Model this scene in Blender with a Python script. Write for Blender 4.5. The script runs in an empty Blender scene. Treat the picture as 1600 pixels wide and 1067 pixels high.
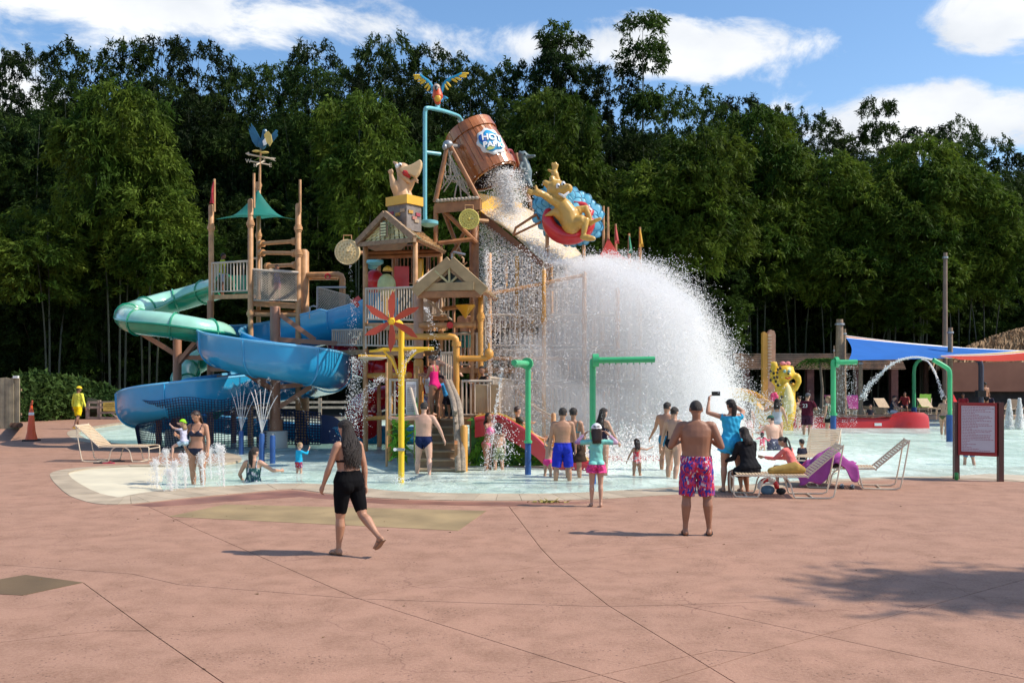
import bpy, bmesh, math, random
import numpy as np
from mathutils import Vector, Matrix, noise as mnoise
from mathutils.geometry import delaunay_2d_cdt, tessellate_polygon
random.seed(7); rng = np.random.default_rng(11)
PI = math.pi
scn = bpy.context.scene
COL = scn.collection
# ---------------------------------------------------------------- camera
CH = 2.05            # lens height in metres
F = 1500.0           # focal length in photograph pixels
HY = 592.0           # horizon row of the photograph
cam_d = bpy.data.cameras.new('camera'); cam = bpy.data.objects.new('camera', cam_d); COL.objects.link(cam)
cam.location = (0, 0, CH); cam.rotation_euler = (PI/2, 0, 0)
cam_d.sensor_width = 36; cam_d.lens = 36*F/1600; cam_d.shift_y = (HY-533.5)/1600
cam_d.clip_start = .1; cam_d.clip_end = 5000
scn.camera = cam
# ---------------------------------------------------------------- sun and sky
SUN_EL, SUN_AZ = math.radians(47), math.radians(-6)     # azimuth measured from +X towards +Y
sd = Vector((math.cos(SUN_EL)*math.cos(SUN_AZ), math.cos(SUN_EL)*math.sin(SUN_AZ), math.sin(SUN_EL)))
sun_d = bpy.data.lights.new('sun', 'SUN'); sun_d.energy = 5.0; sun_d.angle = math.radians(.5); sun_d.color = (1, .90, .77)
sun = bpy.data.objects.new('sun', sun_d); COL.objects.link(sun); sun.location = (20, 0, 40)
sun.rotation_euler = sd.to_track_quat('Z', 'Y').to_euler()
world = bpy.data.worlds.new('World'); scn.world = world; world.use_nodes = True
def build_world():
    nt = world.node_tree; nt.nodes.clear(); N = nt.nodes.new; L = nt.links.new
    out = N('ShaderNodeOutputWorld'); bg = N('ShaderNodeBackground'); L(bg.outputs[0], out.inputs[0])
    sky = N('ShaderNodeTexSky'); sky.sky_type = 'NISHITA'; sky.sun_disc = False
    sky.sun_elevation = SUN_EL; sky.sun_rotation = PI/2-SUN_AZ; sky.air_density = 1.0; sky.dust_density = .6; sky.ozone_density = 1.6
    tc = N('ShaderNodeTexCoord')
    def math_(op, a, b=None, clamp=False):
        n = N('ShaderNodeMath'); n.operation = op; n.use_clamp = clamp
        for i, v in enumerate((a, b)):
            if v is None: continue
            if isinstance(v, (int, float)): n.inputs[i].default_value = v
            else: L(v, n.inputs[i])
        return n.outputs[0]
    def vm(op, a, b):
        n = N('ShaderNodeVectorMath'); n.operation = op
        L(a, n.inputs[0])
        if isinstance(b, (tuple, list, Vector)): n.inputs[1].default_value = b
        elif b is not None: L(b, n.inputs[1])
        return n
    d = tc.outputs['Generated']
    # cloud banks: soft lobes round fixed directions of the sky, broken up by noise
    banks = [((-640, 600), .30, .075, 1.0), ((-360, 575), .16, .05, .7), ((230, 515), .22, .042, 1.0), ((40, 520), .16, .035, .85), ((790, 575), .13, .05, 1.0),
             ((720, 405), .26, .05, 1.0), ((560, 395), .18, .04, .8), ((-800, 450), .1, .06, .9), ((-1500, 900), .6, .2, 1.0), ((1500, 500), .5, .12, .9), ((200, 1500), .7, .2, .8)]
    acc = None
    for (u, v), sx, sy, w in banks:
        c = Vector((u/F, 1, v/F)).normalized()
        s = vm('SUBTRACT', d, tuple(c)); m = vm('MULTIPLY', s.outputs[0], (1/sx, 1/sx, 1/sy)); ln = N('ShaderNodeVectorMath'); ln.operation = 'LENGTH'; L(m.outputs[0], ln.inputs[0])
        f = math_('MULTIPLY', math_('SUBTRACT', 1.0, ln.outputs['Value'], True), w)
        acc = f if acc is None else math_('MAXIMUM', acc, f)
    mp = vm('MULTIPLY', d, (1, 1, 1.9))
    n1 = N('ShaderNodeTexNoise'); n1.inputs['Scale'].default_value = 8.5; n1.inputs['Detail'].default_value = 9; n1.inputs['Roughness'].default_value = .62; n1.inputs['Distortion'].default_value = .4
    L(mp.outputs[0], n1.inputs['Vector'])
    val = math_('ADD', math_('MULTIPLY', acc, .62), math_('MULTIPLY', math_('SUBTRACT', n1.outputs[0], .5), 1.25))
    ramp = N('ShaderNodeMapRange'); ramp.interpolation_type = 'SMOOTHSTEP'; ramp.inputs[1].default_value = .16; ramp.inputs[2].default_value = .42
    L(val, ramp.inputs[0])
    n2 = N('ShaderNodeTexNoise'); n2.inputs['Scale'].default_value = 9; n2.inputs['Detail'].default_value = 6; L(mp.outputs[0], n2.inputs['Vector'])
    cl = N('ShaderNodeMix'); cl.data_type = 'RGBA'; cl.inputs[6].default_value = (6.6, 7.0, 7.6, 1); cl.inputs[7].default_value = (9.2, 9.3, 9.4, 1)
    L(math_('MULTIPLY', math_('SUBTRACT', n2.outputs[0], .3), 2.5, True), cl.inputs[0])
    hs = N('ShaderNodeHueSaturation'); hs.inputs['Saturation'].default_value = 1.16; hs.inputs['Value'].default_value = 1.6; L(sky.outputs[0], hs.inputs['Color'])
    mx = N('ShaderNodeMix'); mx.data_type = 'RGBA'; L(ramp.outputs[0], mx.inputs[0]); L(hs.outputs[0], mx.inputs[6]); L(cl.outputs[2], mx.inputs[7])
    L(mx.outputs[2], bg.inputs[0]); bg.inputs[1].default_value = .115
build_world()
vs = scn.view_settings
scn.display_settings.display_device = 'sRGB'
vs.view_transform = 'Standard'; vs.look = 'None'; vs.exposure = .06; vs.gamma = 1; vs.use_curve_mapping = False
scn.render.engine = 'CYCLES'
cy = scn.cycles
cy.max_bounces = 8; cy.diffuse_bounces = 3; cy.glossy_bounces = 2; cy.transmission_bounces = 4; cy.transparent_max_bounces = 16; cy.volume_bounces = 2
cy.use_adaptive_sampling = True; cy.adaptive_threshold = .02; cy.caustics_reflective = False; cy.caustics_refractive = False
try: cy.use_denoising = True; cy.denoiser = 'OPENIMAGEDENOISE'
except Exception: pass
# ---------------------------------------------------------------- helpers
def P(px, py, Y): return Vector(((px-800)/F*Y, Y, CH-(py-HY)/F*Y))      # photograph pixel + distance -> place
def G(px, py, z=0.0):
    Y = (CH-z)*F/(py-HY); return Vector(((px-800)/F*Y, Y, z))
V = Vector
MATS = {}
def M(name, rgb, rough=.6, var=.12, scale=6.0, bump=.0, bscale=40., metal=0, spec=None, transl=0, coat=0, rnd=0, detail=3):
    if name in MATS: return MATS[name]
    m = bpy.data.materials.new(name); m.use_nodes = True; nt = m.node_tree; N = nt.nodes.new; L = nt.links.new
    b = nt.nodes['Principled BSDF']; b.inputs['Roughness'].default_value = rough; b.inputs['Metallic'].default_value = metal
    if spec is not None: b.inputs['Specular IOR Level'].default_value = spec
    if coat: b.inputs['Coat Weight'].default_value = coat; b.inputs['Coat Roughness'].default_value = .12
    tc = N('ShaderNodeTexCoord'); ns = N('ShaderNodeTexNoise'); ns.inputs['Scale'].default_value = scale; ns.inputs['Detail'].default_value = detail
    L(tc.outputs['Object'], ns.inputs['Vector'])
    mr = N('ShaderNodeMapRange'); mr.inputs[1].default_value = .3; mr.inputs[2].default_value = .7; mr.inputs[3].default_value = 1-var; mr.inputs[4].default_value = 1+var
    L(ns.outputs[0], mr.inputs[0])
    hs = N('ShaderNodeHueSaturation'); hs.inputs['Color'].default_value = (*rgb, 1); L(mr.outputs[0], hs.inputs['Value'])
    src = hs.outputs[0]
    if rnd:
        oi = N('ShaderNodeObjectInfo'); r2 = N('ShaderNodeMapRange'); r2.inputs[3].default_value = 1-rnd; r2.inputs[4].default_value = 1+rnd; L(oi.outputs['Random'], r2.inputs[0])
        mu = N('ShaderNodeMath'); mu.operation = 'MULTIPLY'; L(mr.outputs[0], mu.inputs[0]); L(r2.outputs[0], mu.inputs[1]); L(mu.outputs[0], hs.inputs['Value'])
    L(src, b.inputs['Base Color'])
    if bump:
        n2 = N('ShaderNodeTexNoise'); n2.inputs['Scale'].default_value = bscale; n2.inputs['Detail'].default_value = 4; L(tc.outputs['Object'], n2.inputs['Vector'])
        bp = N('ShaderNodeBump'); bp.inputs['Strength'].default_value = bump; bp.inputs['Distance'].default_value = .02; L(n2.outputs[0], bp.inputs['Height']); L(bp.outputs[0], b.inputs['Normal'])
    if transl:
        out = nt.nodes['Material Output']; t = N('ShaderNodeBsdfTranslucent'); L(src, t.inputs[0]); mx = N('ShaderNodeMixShader'); mx.inputs[0].default_value = transl
        L(b.outputs[0], mx.inputs[1]); L(t.outputs[0], mx.inputs[2]); L(mx.outputs[0], out.inputs[0])
    MATS[name] = m; return m
def tag(o, label=None, cat=None, group=None, kind=None):
    if label: o['label'] = label
    if cat: o['category'] = cat
    if group: o['group'] = group
    if kind: o['kind'] = kind
    return o
def thing(name, label, cat, loc=(0, 0, 0), rz=0, group=None):
    o = bpy.data.objects.new(name, None); COL.objects.link(o); o.location = loc; o.rotation_euler = (0, 0, rz); o.empty_display_size = .2
    return tag(o, label, cat, group)
def rootloc(p):
    v = V((0, 0, 0))
    while p is not None: v = v+p.location; p = p.parent
    return v
def link_mesh(me, name, mat, parent=None, smooth=False):
    o = bpy.data.objects.new(name, me); COL.objects.link(o)
    if mat and not me.materials: me.materials.append(mat)
    if smooth: me.shade_smooth()
    if parent is not None: o.parent = parent
    return o
class MB:
    def __init__(s): s.v = []; s.f = []; s.n = 0
    def add(s, vs, fs):
        k = s.n; s.v += [tuple(v) for v in vs]; s.f += [tuple(i+k for i in f) for f in fs]; s.n += len(vs); return s
    def box(s, c, d, rot=None):      # centre, full sizes
        c = V(c); hx, hy, hz = d[0]/2, d[1]/2, d[2]/2
        vs = [V((x, y, z)) for x in (-hx, hx) for y in (-hy, hy) for z in (-hz, hz)]
        if rot is not None: vs = [rot @ v for v in vs]
        return s.add([v+c for v in vs], [(0, 1, 3, 2), (4, 6, 7, 5), (0, 4, 5, 1), (2, 3, 7, 6), (0, 2, 6, 4), (1, 5, 7, 3)])
    def beam(s, a, b, w, h, up=(0, 0, 1)):   # rectangular bar from a to b
        a, b = V(a), V(b); d = b-a; L = d.length; d.normalize(); up = V(up)
        x = d.cross(up)
        if x.length < 1e-4: x = d.cross(V((1, 0, 0)))
        x.normalize(); u = x.cross(d)
        vs = [p+x*sx*w/2+u*sz*h/2 for p in (a, b) for sx, sz in ((-1, -1), (1, -1), (1, 1), (-1, 1))]
        return s.add(vs, [(0, 1, 2, 3), (7, 6, 5, 4), (0, 4, 5, 1), (1, 5, 6, 2), (2, 6, 7, 3), (3, 7, 4, 0)])
    def tube(s, pts, r, n=8, caps=True, closed=False):
        pts = [V(p) for p in pts]; m = len(pts); rs = r if isinstance(r, (list, tuple)) else [r]*m
        up = None; vs = []
        for i, p in enumerate(pts):
            a = pts[(i-1) % m] if closed else pts[max(i-1, 0)]; b = pts[(i+1) % m] if closed else pts[min(i+1, m-1)]
            t = (b-a); t = t.normalized() if t.length > 1e-9 else V((0, 0, 1))
            if up is None: up = t.orthogonal().normalized()
            up = up-t*up.dot(t); up = up.normalized() if up.length > 1e-6 else t.orthogonal().normalized()
            w = t.cross(up)
            for k in range(n):
                an = 2*PI*k/n; vs.append(p+(up*math.cos(an)+w*math.sin(an))*rs[i])
        fs = []
        for i in range(m if closed else m-1):
            j = (i+1) % m
            for k in range(n): fs.append((i*n+k, i*n+(k+1) % n, j*n+(k+1) % n, j*n+k))
        if caps and not closed: fs.append(tuple(range(n-1, -1, -1))); fs.append(tuple((m-1)*n+k for k in range(n)))
        return s.add(vs, fs)
    def cyl(s, a, b, r, r2=None, n=12): return s.tube([a, b], [r, r if r2 is None else r2], n)
    def limb(s, pts, rs, n=10):     # round-ended tapered tube
        pts = [V(p) for p in pts]; d0 = (pts[0]-pts[1]).normalized(); d1 = (pts[-1]-pts[-2]).normalized()
        P2 = [pts[0]+d0*rs[0]*.95, pts[0]+d0*rs[0]*.6]+pts+[pts[-1]+d1*rs[-1]*.6, pts[-1]+d1*rs[-1]*.95]
        R2 = [rs[0]*.25, rs[0]*.78]+list(rs)+[rs[-1]*.78, rs[-1]*.25]
        return s.tube(P2, R2, n)
    def ell(s, c, r, n=12, m=8, rot=None):
        c = V(c); r = (r, r, r) if isinstance(r, (int, float)) else r; vs = []
        for i in range(1, m):
            ph = PI*i/m
            for k in range(n):
                a = 2*PI*k/n; vs.append(V((r[0]*math.sin(ph)*math.cos(a), r[1]*math.sin(ph)*math.sin(a), r[2]*math.cos(ph))))
        vs += [V((0, 0, r[2])), V((0, 0, -r[2]))]
        if rot is not None: vs = [rot @ v for v in vs]
        T, B = (m-1)*n, (m-1)*n+1
        fs = [(i*n+k, (i+1)*n+k, (i+1)*n+(k+1) % n, i*n+(k+1) % n) for i in range(m-2) for k in range(n)]
        fs += [(T, k, (k+1) % n) for k in range(n)]+[(B, (m-2)*n+(k+1) % n, (m-2)*n+k) for k in range(n)]
        return s.add([v+c for v in vs], fs)
    def loft(s, rings, caps=True, closed=True):  # rings: equal-length point lists
        n = len(rings[0]); vs = [p for r in rings for p in r]; fs = []
        for i in range(len(rings)-1):
            for k in range(n if closed else n-1): fs.append((i*n+k, i*n+(k+1) % n, (i+1)*n+(k+1) % n, (i+1)*n+k))
        if caps and closed: fs.append(tuple(range(n-1, -1, -1))); fs.append(tuple((len(rings)-1)*n+k for k in range(n)))
        return s.add(vs, fs)
    def slab(s, poly, nrm, t):       # polygon (3D pts) thickened along nrm
        nrm = V(nrm)*t; a = [V(p) for p in poly]; b = [p+nrm for p in a]; n = len(a)
        nn = V((0, 0, 0))
        for i in range(n): nn += a[i].cross(a[(i+1) % n])
        if nn.dot(nrm) > 0: a, b = b, a
        return s.add(a+b, [tuple(range(n)), tuple(range(2*n-1, n-1, -1))]+[(i, n+i, n+(i+1) % n, (i+1) % n) for i in range(n)])
    def build(s, name, mat, parent=None, smooth=False, world=True, fix=True):
        o0 = rootloc(parent) if (parent is not None and world) else V((0, 0, 0))
        me = bpy.data.meshes.new(name)
        vs = [(v[0]-o0.x, v[1]-o0.y, v[2]-o0.z) for v in s.v] if world else s.v
        me.from_pydata(vs, [], s.f)
        if fix and len(s.f) < 30000:
            bm = bmesh.new(); bm.from_mesh(me); bmesh.ops.recalc_face_normals(bm, faces=bm.faces); bm.to_mesh(me); bm.free()
        o = link_mesh(me, name, mat, parent)
        if smooth: me.set_sharp_from_angle(angle=math.radians(40)) if hasattr(me, 'set_sharp_from_angle') else me.shade_smooth()
        return o
def smooth_path(pts, k=6):          # Catmull-Rom
    pts = [V(p) for p in pts]; q = [pts[0]*2-pts[1]]+pts+[pts[-1]*2-pts[-2]]; out = []
    for i in range(1, len(q)-2):
        for j in range(k):
            t = j/k; a, b, c, d = q[i-1], q[i], q[i+1], q[i+2]
            out.append(.5*((2*b)+(c-a)*t+(2*a-5*b+4*c-d)*t*t+(3*b-a-3*c+d)*t**3))
    out.append(pts[-1]); return out
def soup(name, tris, mat, parent=None):   # numpy triangle soup (n,3,3)
    n = len(tris); me = bpy.data.meshes.new(name)
    me.vertices.add(n*3); me.vertices.foreach_set('co', tris.astype(np.float32).ravel())
    me.loops.add(n*3); me.loops.foreach_set('vertex_index', np.arange(n*3, dtype=np.int32))
    me.polygons.add(n); me.polygons.foreach_set('loop_start', np.arange(0, n*3, 3, dtype=np.int32)); me.polygons.foreach_set('loop_total', np.full(n, 3, np.int32))
    me.update(); return link_mesh(me, name, mat, parent)
def copy_thing(o, loc, rz=None, label=None, scale=None, group=None):
    c = o.copy(); COL.objects.link(c); c.location = loc
    if rz is not None: c.rotation_euler = (0, 0, rz)
    if scale is not None: c.scale = (scale,)*3 if isinstance(scale, (int, float)) else scale
    if label: c['label'] = label
    if group: c['group'] = group
    def rec(src, dst):
        for ch in src.children:
            k = ch.copy(); COL.objects.link(k); k.parent = dst; rec(ch, k)
    rec(o, c); return c
def text_mesh(s, size, name, mat, parent, loc, rot, extrude=.002, align='CENTER', world=True):
    cu = bpy.data.curves.new(name, 'FONT'); cu.body = s; cu.size = size; cu.align_x = align; cu.align_y = 'CENTER'; cu.extrude = extrude; cu.resolution_u = 2
    t = bpy.data.objects.new('tmp', cu); COL.objects.link(t)
    me = bpy.data.meshes.new_from_object(t.evaluated_get(bpy.context.evaluated_depsgraph_get())); bpy.data.objects.remove(t)
    me.materials.clear(); o = link_mesh(me, name, mat, parent); o.location = V(loc)-(rootloc(parent) if (parent and world) else V((0, 0, 0))); o.rotation_euler = rot; return o
# ---------------------------------------------------------------- common materials
TAN = M('tan_painted_steel', (.50, .265, .115), .5, .25, 5, detail=6)
BROWN = M('brown_painted_steel', (.34, .145, .055), .5, .25, 5, detail=6)
RAIL = M('pale_rail_paint', (.55, .46, .36), .5, .1, 4)
ORANGE = M('ochre_painted_pipe', (.62, .30, .055), .42, .1, 3)
YELLOW = M('yellow_painted_pipe', (.84, .52, .02), .38, .07, 3)
GREEN = M('green_painted_pipe', (.05, .42, .17), .38, .1, 3)
BLUEP = M('dark_blue_sleeve', (.02, .08, .26), .45, .15, 4)
TEAL = M('turquoise_painted_pipe', (.16, .47, .53), .4, .1, 3)
WOOD = M('weathered_wood', (.30, .20, .12), .8, .25, 9, .4, 30)
DARKW = M('dark_wood', (.12, .065, .04), .8, .25, 9)
GREYM = M('grey_metal', (.35, .36, .37), .4, .1, 5, metal=.6)
WHITE = M('white_paint', (.78, .78, .76), .5, .05, 3)
CREAM = M('cream_plastic', (.72, .60, .40), .5, .1, 5)
RED = M('red_fibreglass', (.55, .02, .025), .3, .1, 3, coat=.3)
YGLASS = M('yellow_fibreglass', (.75, .42, .03), .3, .1, 3, coat=.3)
ROPE = M('rope', (.42, .36, .28), .9, .2, 20)
BLACK = M('black_cloth', (.012, .012, .014), .85, .2, 20)
# ================================================================ GROUND, DECK, POOL
POOL_OUT = [(78,741),(84,753),(108,774),(150,787),(205,787),(300,777),(380,770),(455,764),(505,770),(560,776),(640,780),(740,782),(850,782),(950,779),(1050,773),(1130,768),(1190,765),(1260,757),(1330,751),(1420,747),(1500,748),(1580,751),(1680,755),
            (1900,700),(1900,655),(1700,652),(1520,651.5),(1440,651),(1250,650),(1000,651),(800,651),(600,651),(400,652),(240,655),(180,661),(112,672),(106,680),(125,689),(180,695),(250,699),(300,704),(345,711),(352,718),(330,723),(200,726),(120,731),(88,736)]
def _smooth_outline(pts, k=3):
    n = len(pts); out = []
    for i in range(n):
        a, b, c, d = [np.array(pts[(i+j) % n], float) for j in (-1, 0, 1, 2)]
        for j in range(k):
            t = j/k; q = .5*((2*b)+(c-a)*t*.8+(-.8*a*-2.5+0*b)*0+((2*.8*a)+(.8-6)*b+(6-2*.8)*c-.8*d)*t*t+(-.8*a+(4-.8)*b+(.8-4)*c+.8*d)*t**3)
            out.append((float(q[0]), float(q[1])))
    return out
POOL_OUT = _smooth_outline(POOL_OUT)
def ground():
    gz = -.035
    outer = [G(x, y) for x, y in POOL_OUT]
    out2 = [V((p.x, p.y)) for p in outer]
    big = [V((-900, -60)), V((900, -60)), V((900, 1500)), V((-900, 1500))]
    # --- joint sheet / far terrain: one sheet to the horizon with the pool cut out
    def region(vs, edges, faces_keep):
        r = delaunay_2d_cdt(vs, edges, [], 0, 1e-5); return r
    def inside(p, poly):
        c = False; n = len(poly)
        for i in range(n):
            a, b = poly[i], poly[i-1]
            if (a.y > p.y) != (b.y > p.y) and p.x < (b.x-a.x)*(p.y-a.y)/(b.y-a.y)+a.x: c = not c
        return c
    vs = big+out2; ed = [(i, (i+1) % 4) for i in range(4)]+[(4+i, 4+(i+1) % len(out2)) for i in range(len(out2))]
    r = delaunay_2d_cdt(vs, ed, [], 0, 1e-5)
    fs = [f for f in r[2] if not inside(sum((r[0][i] for i in f), V((0, 0)))/len(f), out2)]
    me = bpy.data.meshes.new('ground'); me.from_pydata([(v.x, v.y, gz) for v in r[0]], [], fs)
    bm = bmesh.new(); bm.from_mesh(me); bmesh.ops.recalc_face_normals(bm, faces=bm.faces)
    if sum(f.normal.z for f in bm.faces) < 0: bmesh.ops.reverse_faces(bm, faces=bm.faces)
    bm.to_mesh(me); bm.free()
    g = link_mesh(me, 'ground', M('joint_dirt', (.10, .065, .045), .9, .3, 2)); g['kind'] = 'structure'
    # --- terracotta concrete deck: slabs between saw joints
    dk = [V((-40, .5)), V((40, .5)), V((40, 52)), V((-40, 52))]
    joints = [[(-600,835),(0,882),(205,896),(280,913),(560,935),(760,942),(945,947),(1060,944.5),(1290,936)],
              [(225,788),(300,823),(420,875),(555,933),(800,1010),(1100,1105)],
              [(130,910),(232,985),(350,1067),(420,1110)],
              [(790,784),(845,856),(870,882),(950,945),(1150,1067),(1210,1100)],
              [(1900,862),(1600,905),(1400,960),(1180,1020),(1000,1075),(960,1090)],
              [(-900,745),(-500,757),(108,776)], [(560,932),(700,905),(870,880)], [(870,882),(1010,860),(1250,835)], [(-200,1012),(0,1003),(160,985),(232,985)], [(420,1110),(900,1062),(1120,1015),(1180,1020)], [(1060,944),(1250,985),(1500,1040),(1700,1080)],
              [(1600,751),(2100,790)]]
    def toG(l): return [G(x, y).to_2d() for x, y in l]
    w = .005
    strips = []
    for j in joints:
        q = toG(j)
        for a, b in zip(q[:-1], q[1:]):
            d = (b-a).normalized(); n = V((-d.y, d.x))*w; a2 = a-d*w*.6; b2 = b+d*w*.6
            strips.append([a2+n, b2+n, b2-n, a2-n])
    vs = dk+out2; ed = [(i, (i+1) % 4) for i in range(4)]+[(4+i, 4+(i+1) % len(out2)) for i in range(len(out2))]
    for s_ in strips:
        k = len(vs); vs += s_; ed += [(k, k+1), (k+1, k+2), (k+2, k+3), (k+3, k)]
    r = delaunay_2d_cdt(vs, ed, [], 0, 1e-5); VV, FF = r[0], r[2]
    keep = []
    for f in FF:
        c = sum((VV[i] for i in f), V((0, 0)))/len(f)
        if not (abs(c.x) < 40 and .5 < c.y < 52) or inside(c, out2): continue
        if any(inside(c, s_) for s_ in strips): continue
        keep.append(f)
    emap = {}
    for k, f in enumerate(keep):
        for i in range(len(f)): emap.setdefault(frozenset((f[i], f[i-1])), []).append(k)
    lab = [-1]*len(keep); nl = 0
    for k in range(len(keep)):
        if lab[k] >= 0: continue
        st = [k]; lab[k] = nl
        while st:
            a = st.pop(); f = keep[a]
            for i in range(len(f)):
                for b in emap[frozenset((f[i], f[i-1]))]:
                    if lab[b] < 0: lab[b] = nl; st.append(b)
        nl += 1
    m = deck_mat()
    root = None
    deck = bpy.data.objects.new('concrete_deck', None); COL.objects.link(deck); deck['kind'] = 'structure'
    for l in range(nl):
        fs = [keep[k] for k in range(len(keep)) if lab[k] == l]
        used = sorted({i for f in fs for i in f}); mp = {u: i for i, u in enumerate(used)}; n = len(used)
        area = 0
        vv = [(VV[u].x, VV[u].y, 0) for u in used]+[(VV[u].x, VV[u].y, -.06) for u in used]
        ff = [tuple(mp[i] for i in f) for f in fs]
        cnt = {}
        for f in ff:
            for i in range(len(f)): cnt.setdefault(frozenset((f[i], f[i-1])), []).append((f[i-1], f[i]))
        side = [(e[0][1], e[0][0], e[0][0]+n, e[0][1]+n) for e in cnt.values() if len(e) == 1]
        me = bpy.data.meshes.new('deck_slab'); me.from_pydata(vv, [], ff+side)
        bm = bmesh.new(); bm.from_mesh(me); bmesh.ops.recalc_face_normals(bm, faces=bm.faces)
        if sum(f.normal.z*f.calc_area() for f in bm.faces) < 0: bmesh.ops.reverse_faces(bm, faces=bm.faces)
        bm.to_mesh(me); bm.free()
        link_mesh(me, 'deck_slab', m, deck)
    # --- coping stones
    N_ = len(outer); cen = [None]*N_; inner = []
    def widths(i):
        x, y = POOL_OUT[i]
        if x < 500 and y > 736: return float(np.interp(x, [78, 110, 150, 220, 330, 420, 500], [.36, .5, .72, 1.05, 1.5, 1.2, 1.0])) if y > 745 else .36
        if y > 752: return float(np.interp(x, [500, 1130, 1260, 1330], [1.0, .95, .6, .3]))
        return .3 if x > 1250 and y > 740 else .4
    for i in range(N_):
        a, b, c = outer[i-1], outer[i], outer[(i+1) % N_]
        d = ((b-a).normalized()+(c-b).normalized()); d = d.normalized(); n = V((-d.y, d.x, 0))
        inner.append(b+n*widths(i))
    inner = [inner[i] for i in range(N_)]
    nv_ = [(inner[i]-outer[i]) for i in range(N_)]
    for _ in range(3): nv_ = [(nv_[i-1]+nv_[i]*2+nv_[(i+1) % N_])/4 for i in range(N_)]
    inner = [outer[i]+nv_[i] for i in range(N_)]
    for _ in range(40):
        for i in range(N_):
            j = (i+1) % N_
            if (inner[j]-inner[i]).dot(outer[j]-outer[i]) < .12*(outer[j]-outer[i]).length_squared: inner[i-1], inner[i], inner[j], inner[(j+1) % N_] = inner[i-1].lerp(inner[i-2], .2), inner[i].lerp(inner[i-1], .45), inner[j].lerp(inner[(j+1) % N_], .45), inner[(j+1) % N_].lerp(inner[(j+2) % N_], .2)
    # orientation check: inner must lie inside
    if not inside(inner[3].to_2d(), out2):
        inner = [2*outer[i]-inner[i] for i in range(N_)]
    cop = bpy.data.objects.new('pool_coping', None); COL.objects.link(cop); cop['kind'] = 'structure'
    cm = M('coping_concrete', (.42, .34, .24), .75, .22, 1.7, .3, 60, rnd=.08, detail=6)
    for i in range(N_):
        a, b, c, d = outer[i], outer[(i+1) % N_], inner[(i+1) % N_], inner[i]
        L = (b-a).length; n = max(1, min(12, round(L/1.6)))
        for k in range(n):
            t0, t1 = k/n+.004/L*1.0, (k+1)/n-.004/L
            q = [a.lerp(b, t0), a.lerp(b, t1), d.lerp(c, t1), d.lerp(c, t0)]
            mb = MB(); mb.slab([V((p.x, p.y, -.30)) for p in q], (0, 0, 1), .30+.006+.0007*((i*7+k*3) % 6))
            mb.build('coping_stone', cm, cop)
    # --- pool floor and water
    IN = [p.to_2d() for p in inner]
    wide = [outer[i].to_2d().lerp(inner[i].to_2d(), .5) for i in range(N_)]
    def fill(poly, z, name, mat, sub=0):
        r = delaunay_2d_cdt(poly, [(i, (i+1) % len(poly)) for i in range(len(poly))], [], 1, 1e-5)
        me = bpy.data.meshes.new(name); me.from_pydata([(v.x, v.y, z) for v in r[0]], [], r[2])
        bm = bmesh.new(); bm.from_mesh(me); bmesh.ops.recalc_face_normals(bm, faces=bm.faces)
        if sum(f.normal.z*f.calc_area() for f in bm.faces) < 0: bmesh.ops.reverse_faces(bm, faces=bm.faces)
        bm.to_mesh(me); bm.free()
        return link_mesh(me, name, mat)
    fl = fill(wide, -.27, 'pool_floor', M('pool_plaster', (.68, .74, .66), .7, .1, .5)); fl['kind'] = 'structure'
    wt = fill(wide, -.045, 'pool_water', water_mat()); wt['kind'] = 'structure'
    # dry sloping beach at the left lobe and thin beach at the right
    mb = MB(); bpts = [(94,742),(100,752),(120,765),(165,780),(345,768),(345,757),(345,742),(345,726),(200,730),(115,734)]
    q = [G(x, y, -.02) for x, y in bpts]
    dep = [-.012,-.012,-.012,-.012,-.075,-.07,-.07,-.075,-.012,-.012]
    top = [V((p.x, p.y, dz)) for p, dz in zip(q, dep)]; bot = [V((p.x, p.y, -.28)) for p in q]
    c = sum(top, V((0,0,0)))/len(top); c.z = -.035; n = len(top)
    mb.add([c]+top+bot, [(0, 1+i, 1+(i+1) % n) for i in range(n)]+[(1+i, 1+n+i, 1+n+(i+1) % n, 1+(i+1) % n) for i in range(n)])
    o = mb.build('pool_beach', M('cream_plaster', (.66, .60, .44), .6, .12, 1.2, rnd=0)); o['kind'] = 'structure'
    mb = MB(); near = [(1240,762),(1330,753),(1420,749),(1500,750),(1580,753),(1680,757)]; far = [(1700,722),(1600,724),(1520,726),(1420,729),(1340,733),(1250,742)]
    q = [G(x, y, -.01) for x, y in near]+[G(x, y, -.05) for x, y in far]; n = len(q)
    for i in range(n): q[i].z = .003 if i < 6 else -.12
    mb.add(q+[V((p.x, p.y, -.3)) for p in q], [tuple(range(n))]+[(i, n+i, n+(i+1) % n, (i+1) % n) for i in range(n)])
    me = mb.build('pool_beach', M('beach_concrete', (.52, .44, .32), .6, .2, 1.5, rnd=0)); me['kind'] = 'structure'
    # --- olive repair patches in the deck
    for k, poly in enumerate([[(263,807),(352,788),(760,798),(716,829)], [(0,905),(40,898),(130,910),(36,930),(-60,925),(-60,912)]]):
        mb = MB(); mb.slab([G(x, y, 0) for x, y in poly], (0, 0, 1), .004)
        o = mb.build('ground_patch', M('olive_patch', (.30, .215, .105), .85, .25, 1.3, .25, 50) if k == 0 else M('dark_olive_patch', (.13, .085, .042), .85, .25, 1.3, .25, 50)); o['kind'] = 'structure'
    # wet terracotta band by the coping
    mb = MB()
    for poly in [[(205,789),(300,779),(380,772),(455,766),(560,778),(700,784),(900,784),(960,784),(800,791),(600,787),(470,776),(380,782),(240,792)]]:
        mb.slab([G(x, y, .0) for x, y in poly], (0, 0, 1), .0015)
    o = mb.build('wet_band', M('wet_concrete', (.25, .11, .075), .5, .3, 1.5)); o['kind'] = 'structure'
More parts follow.
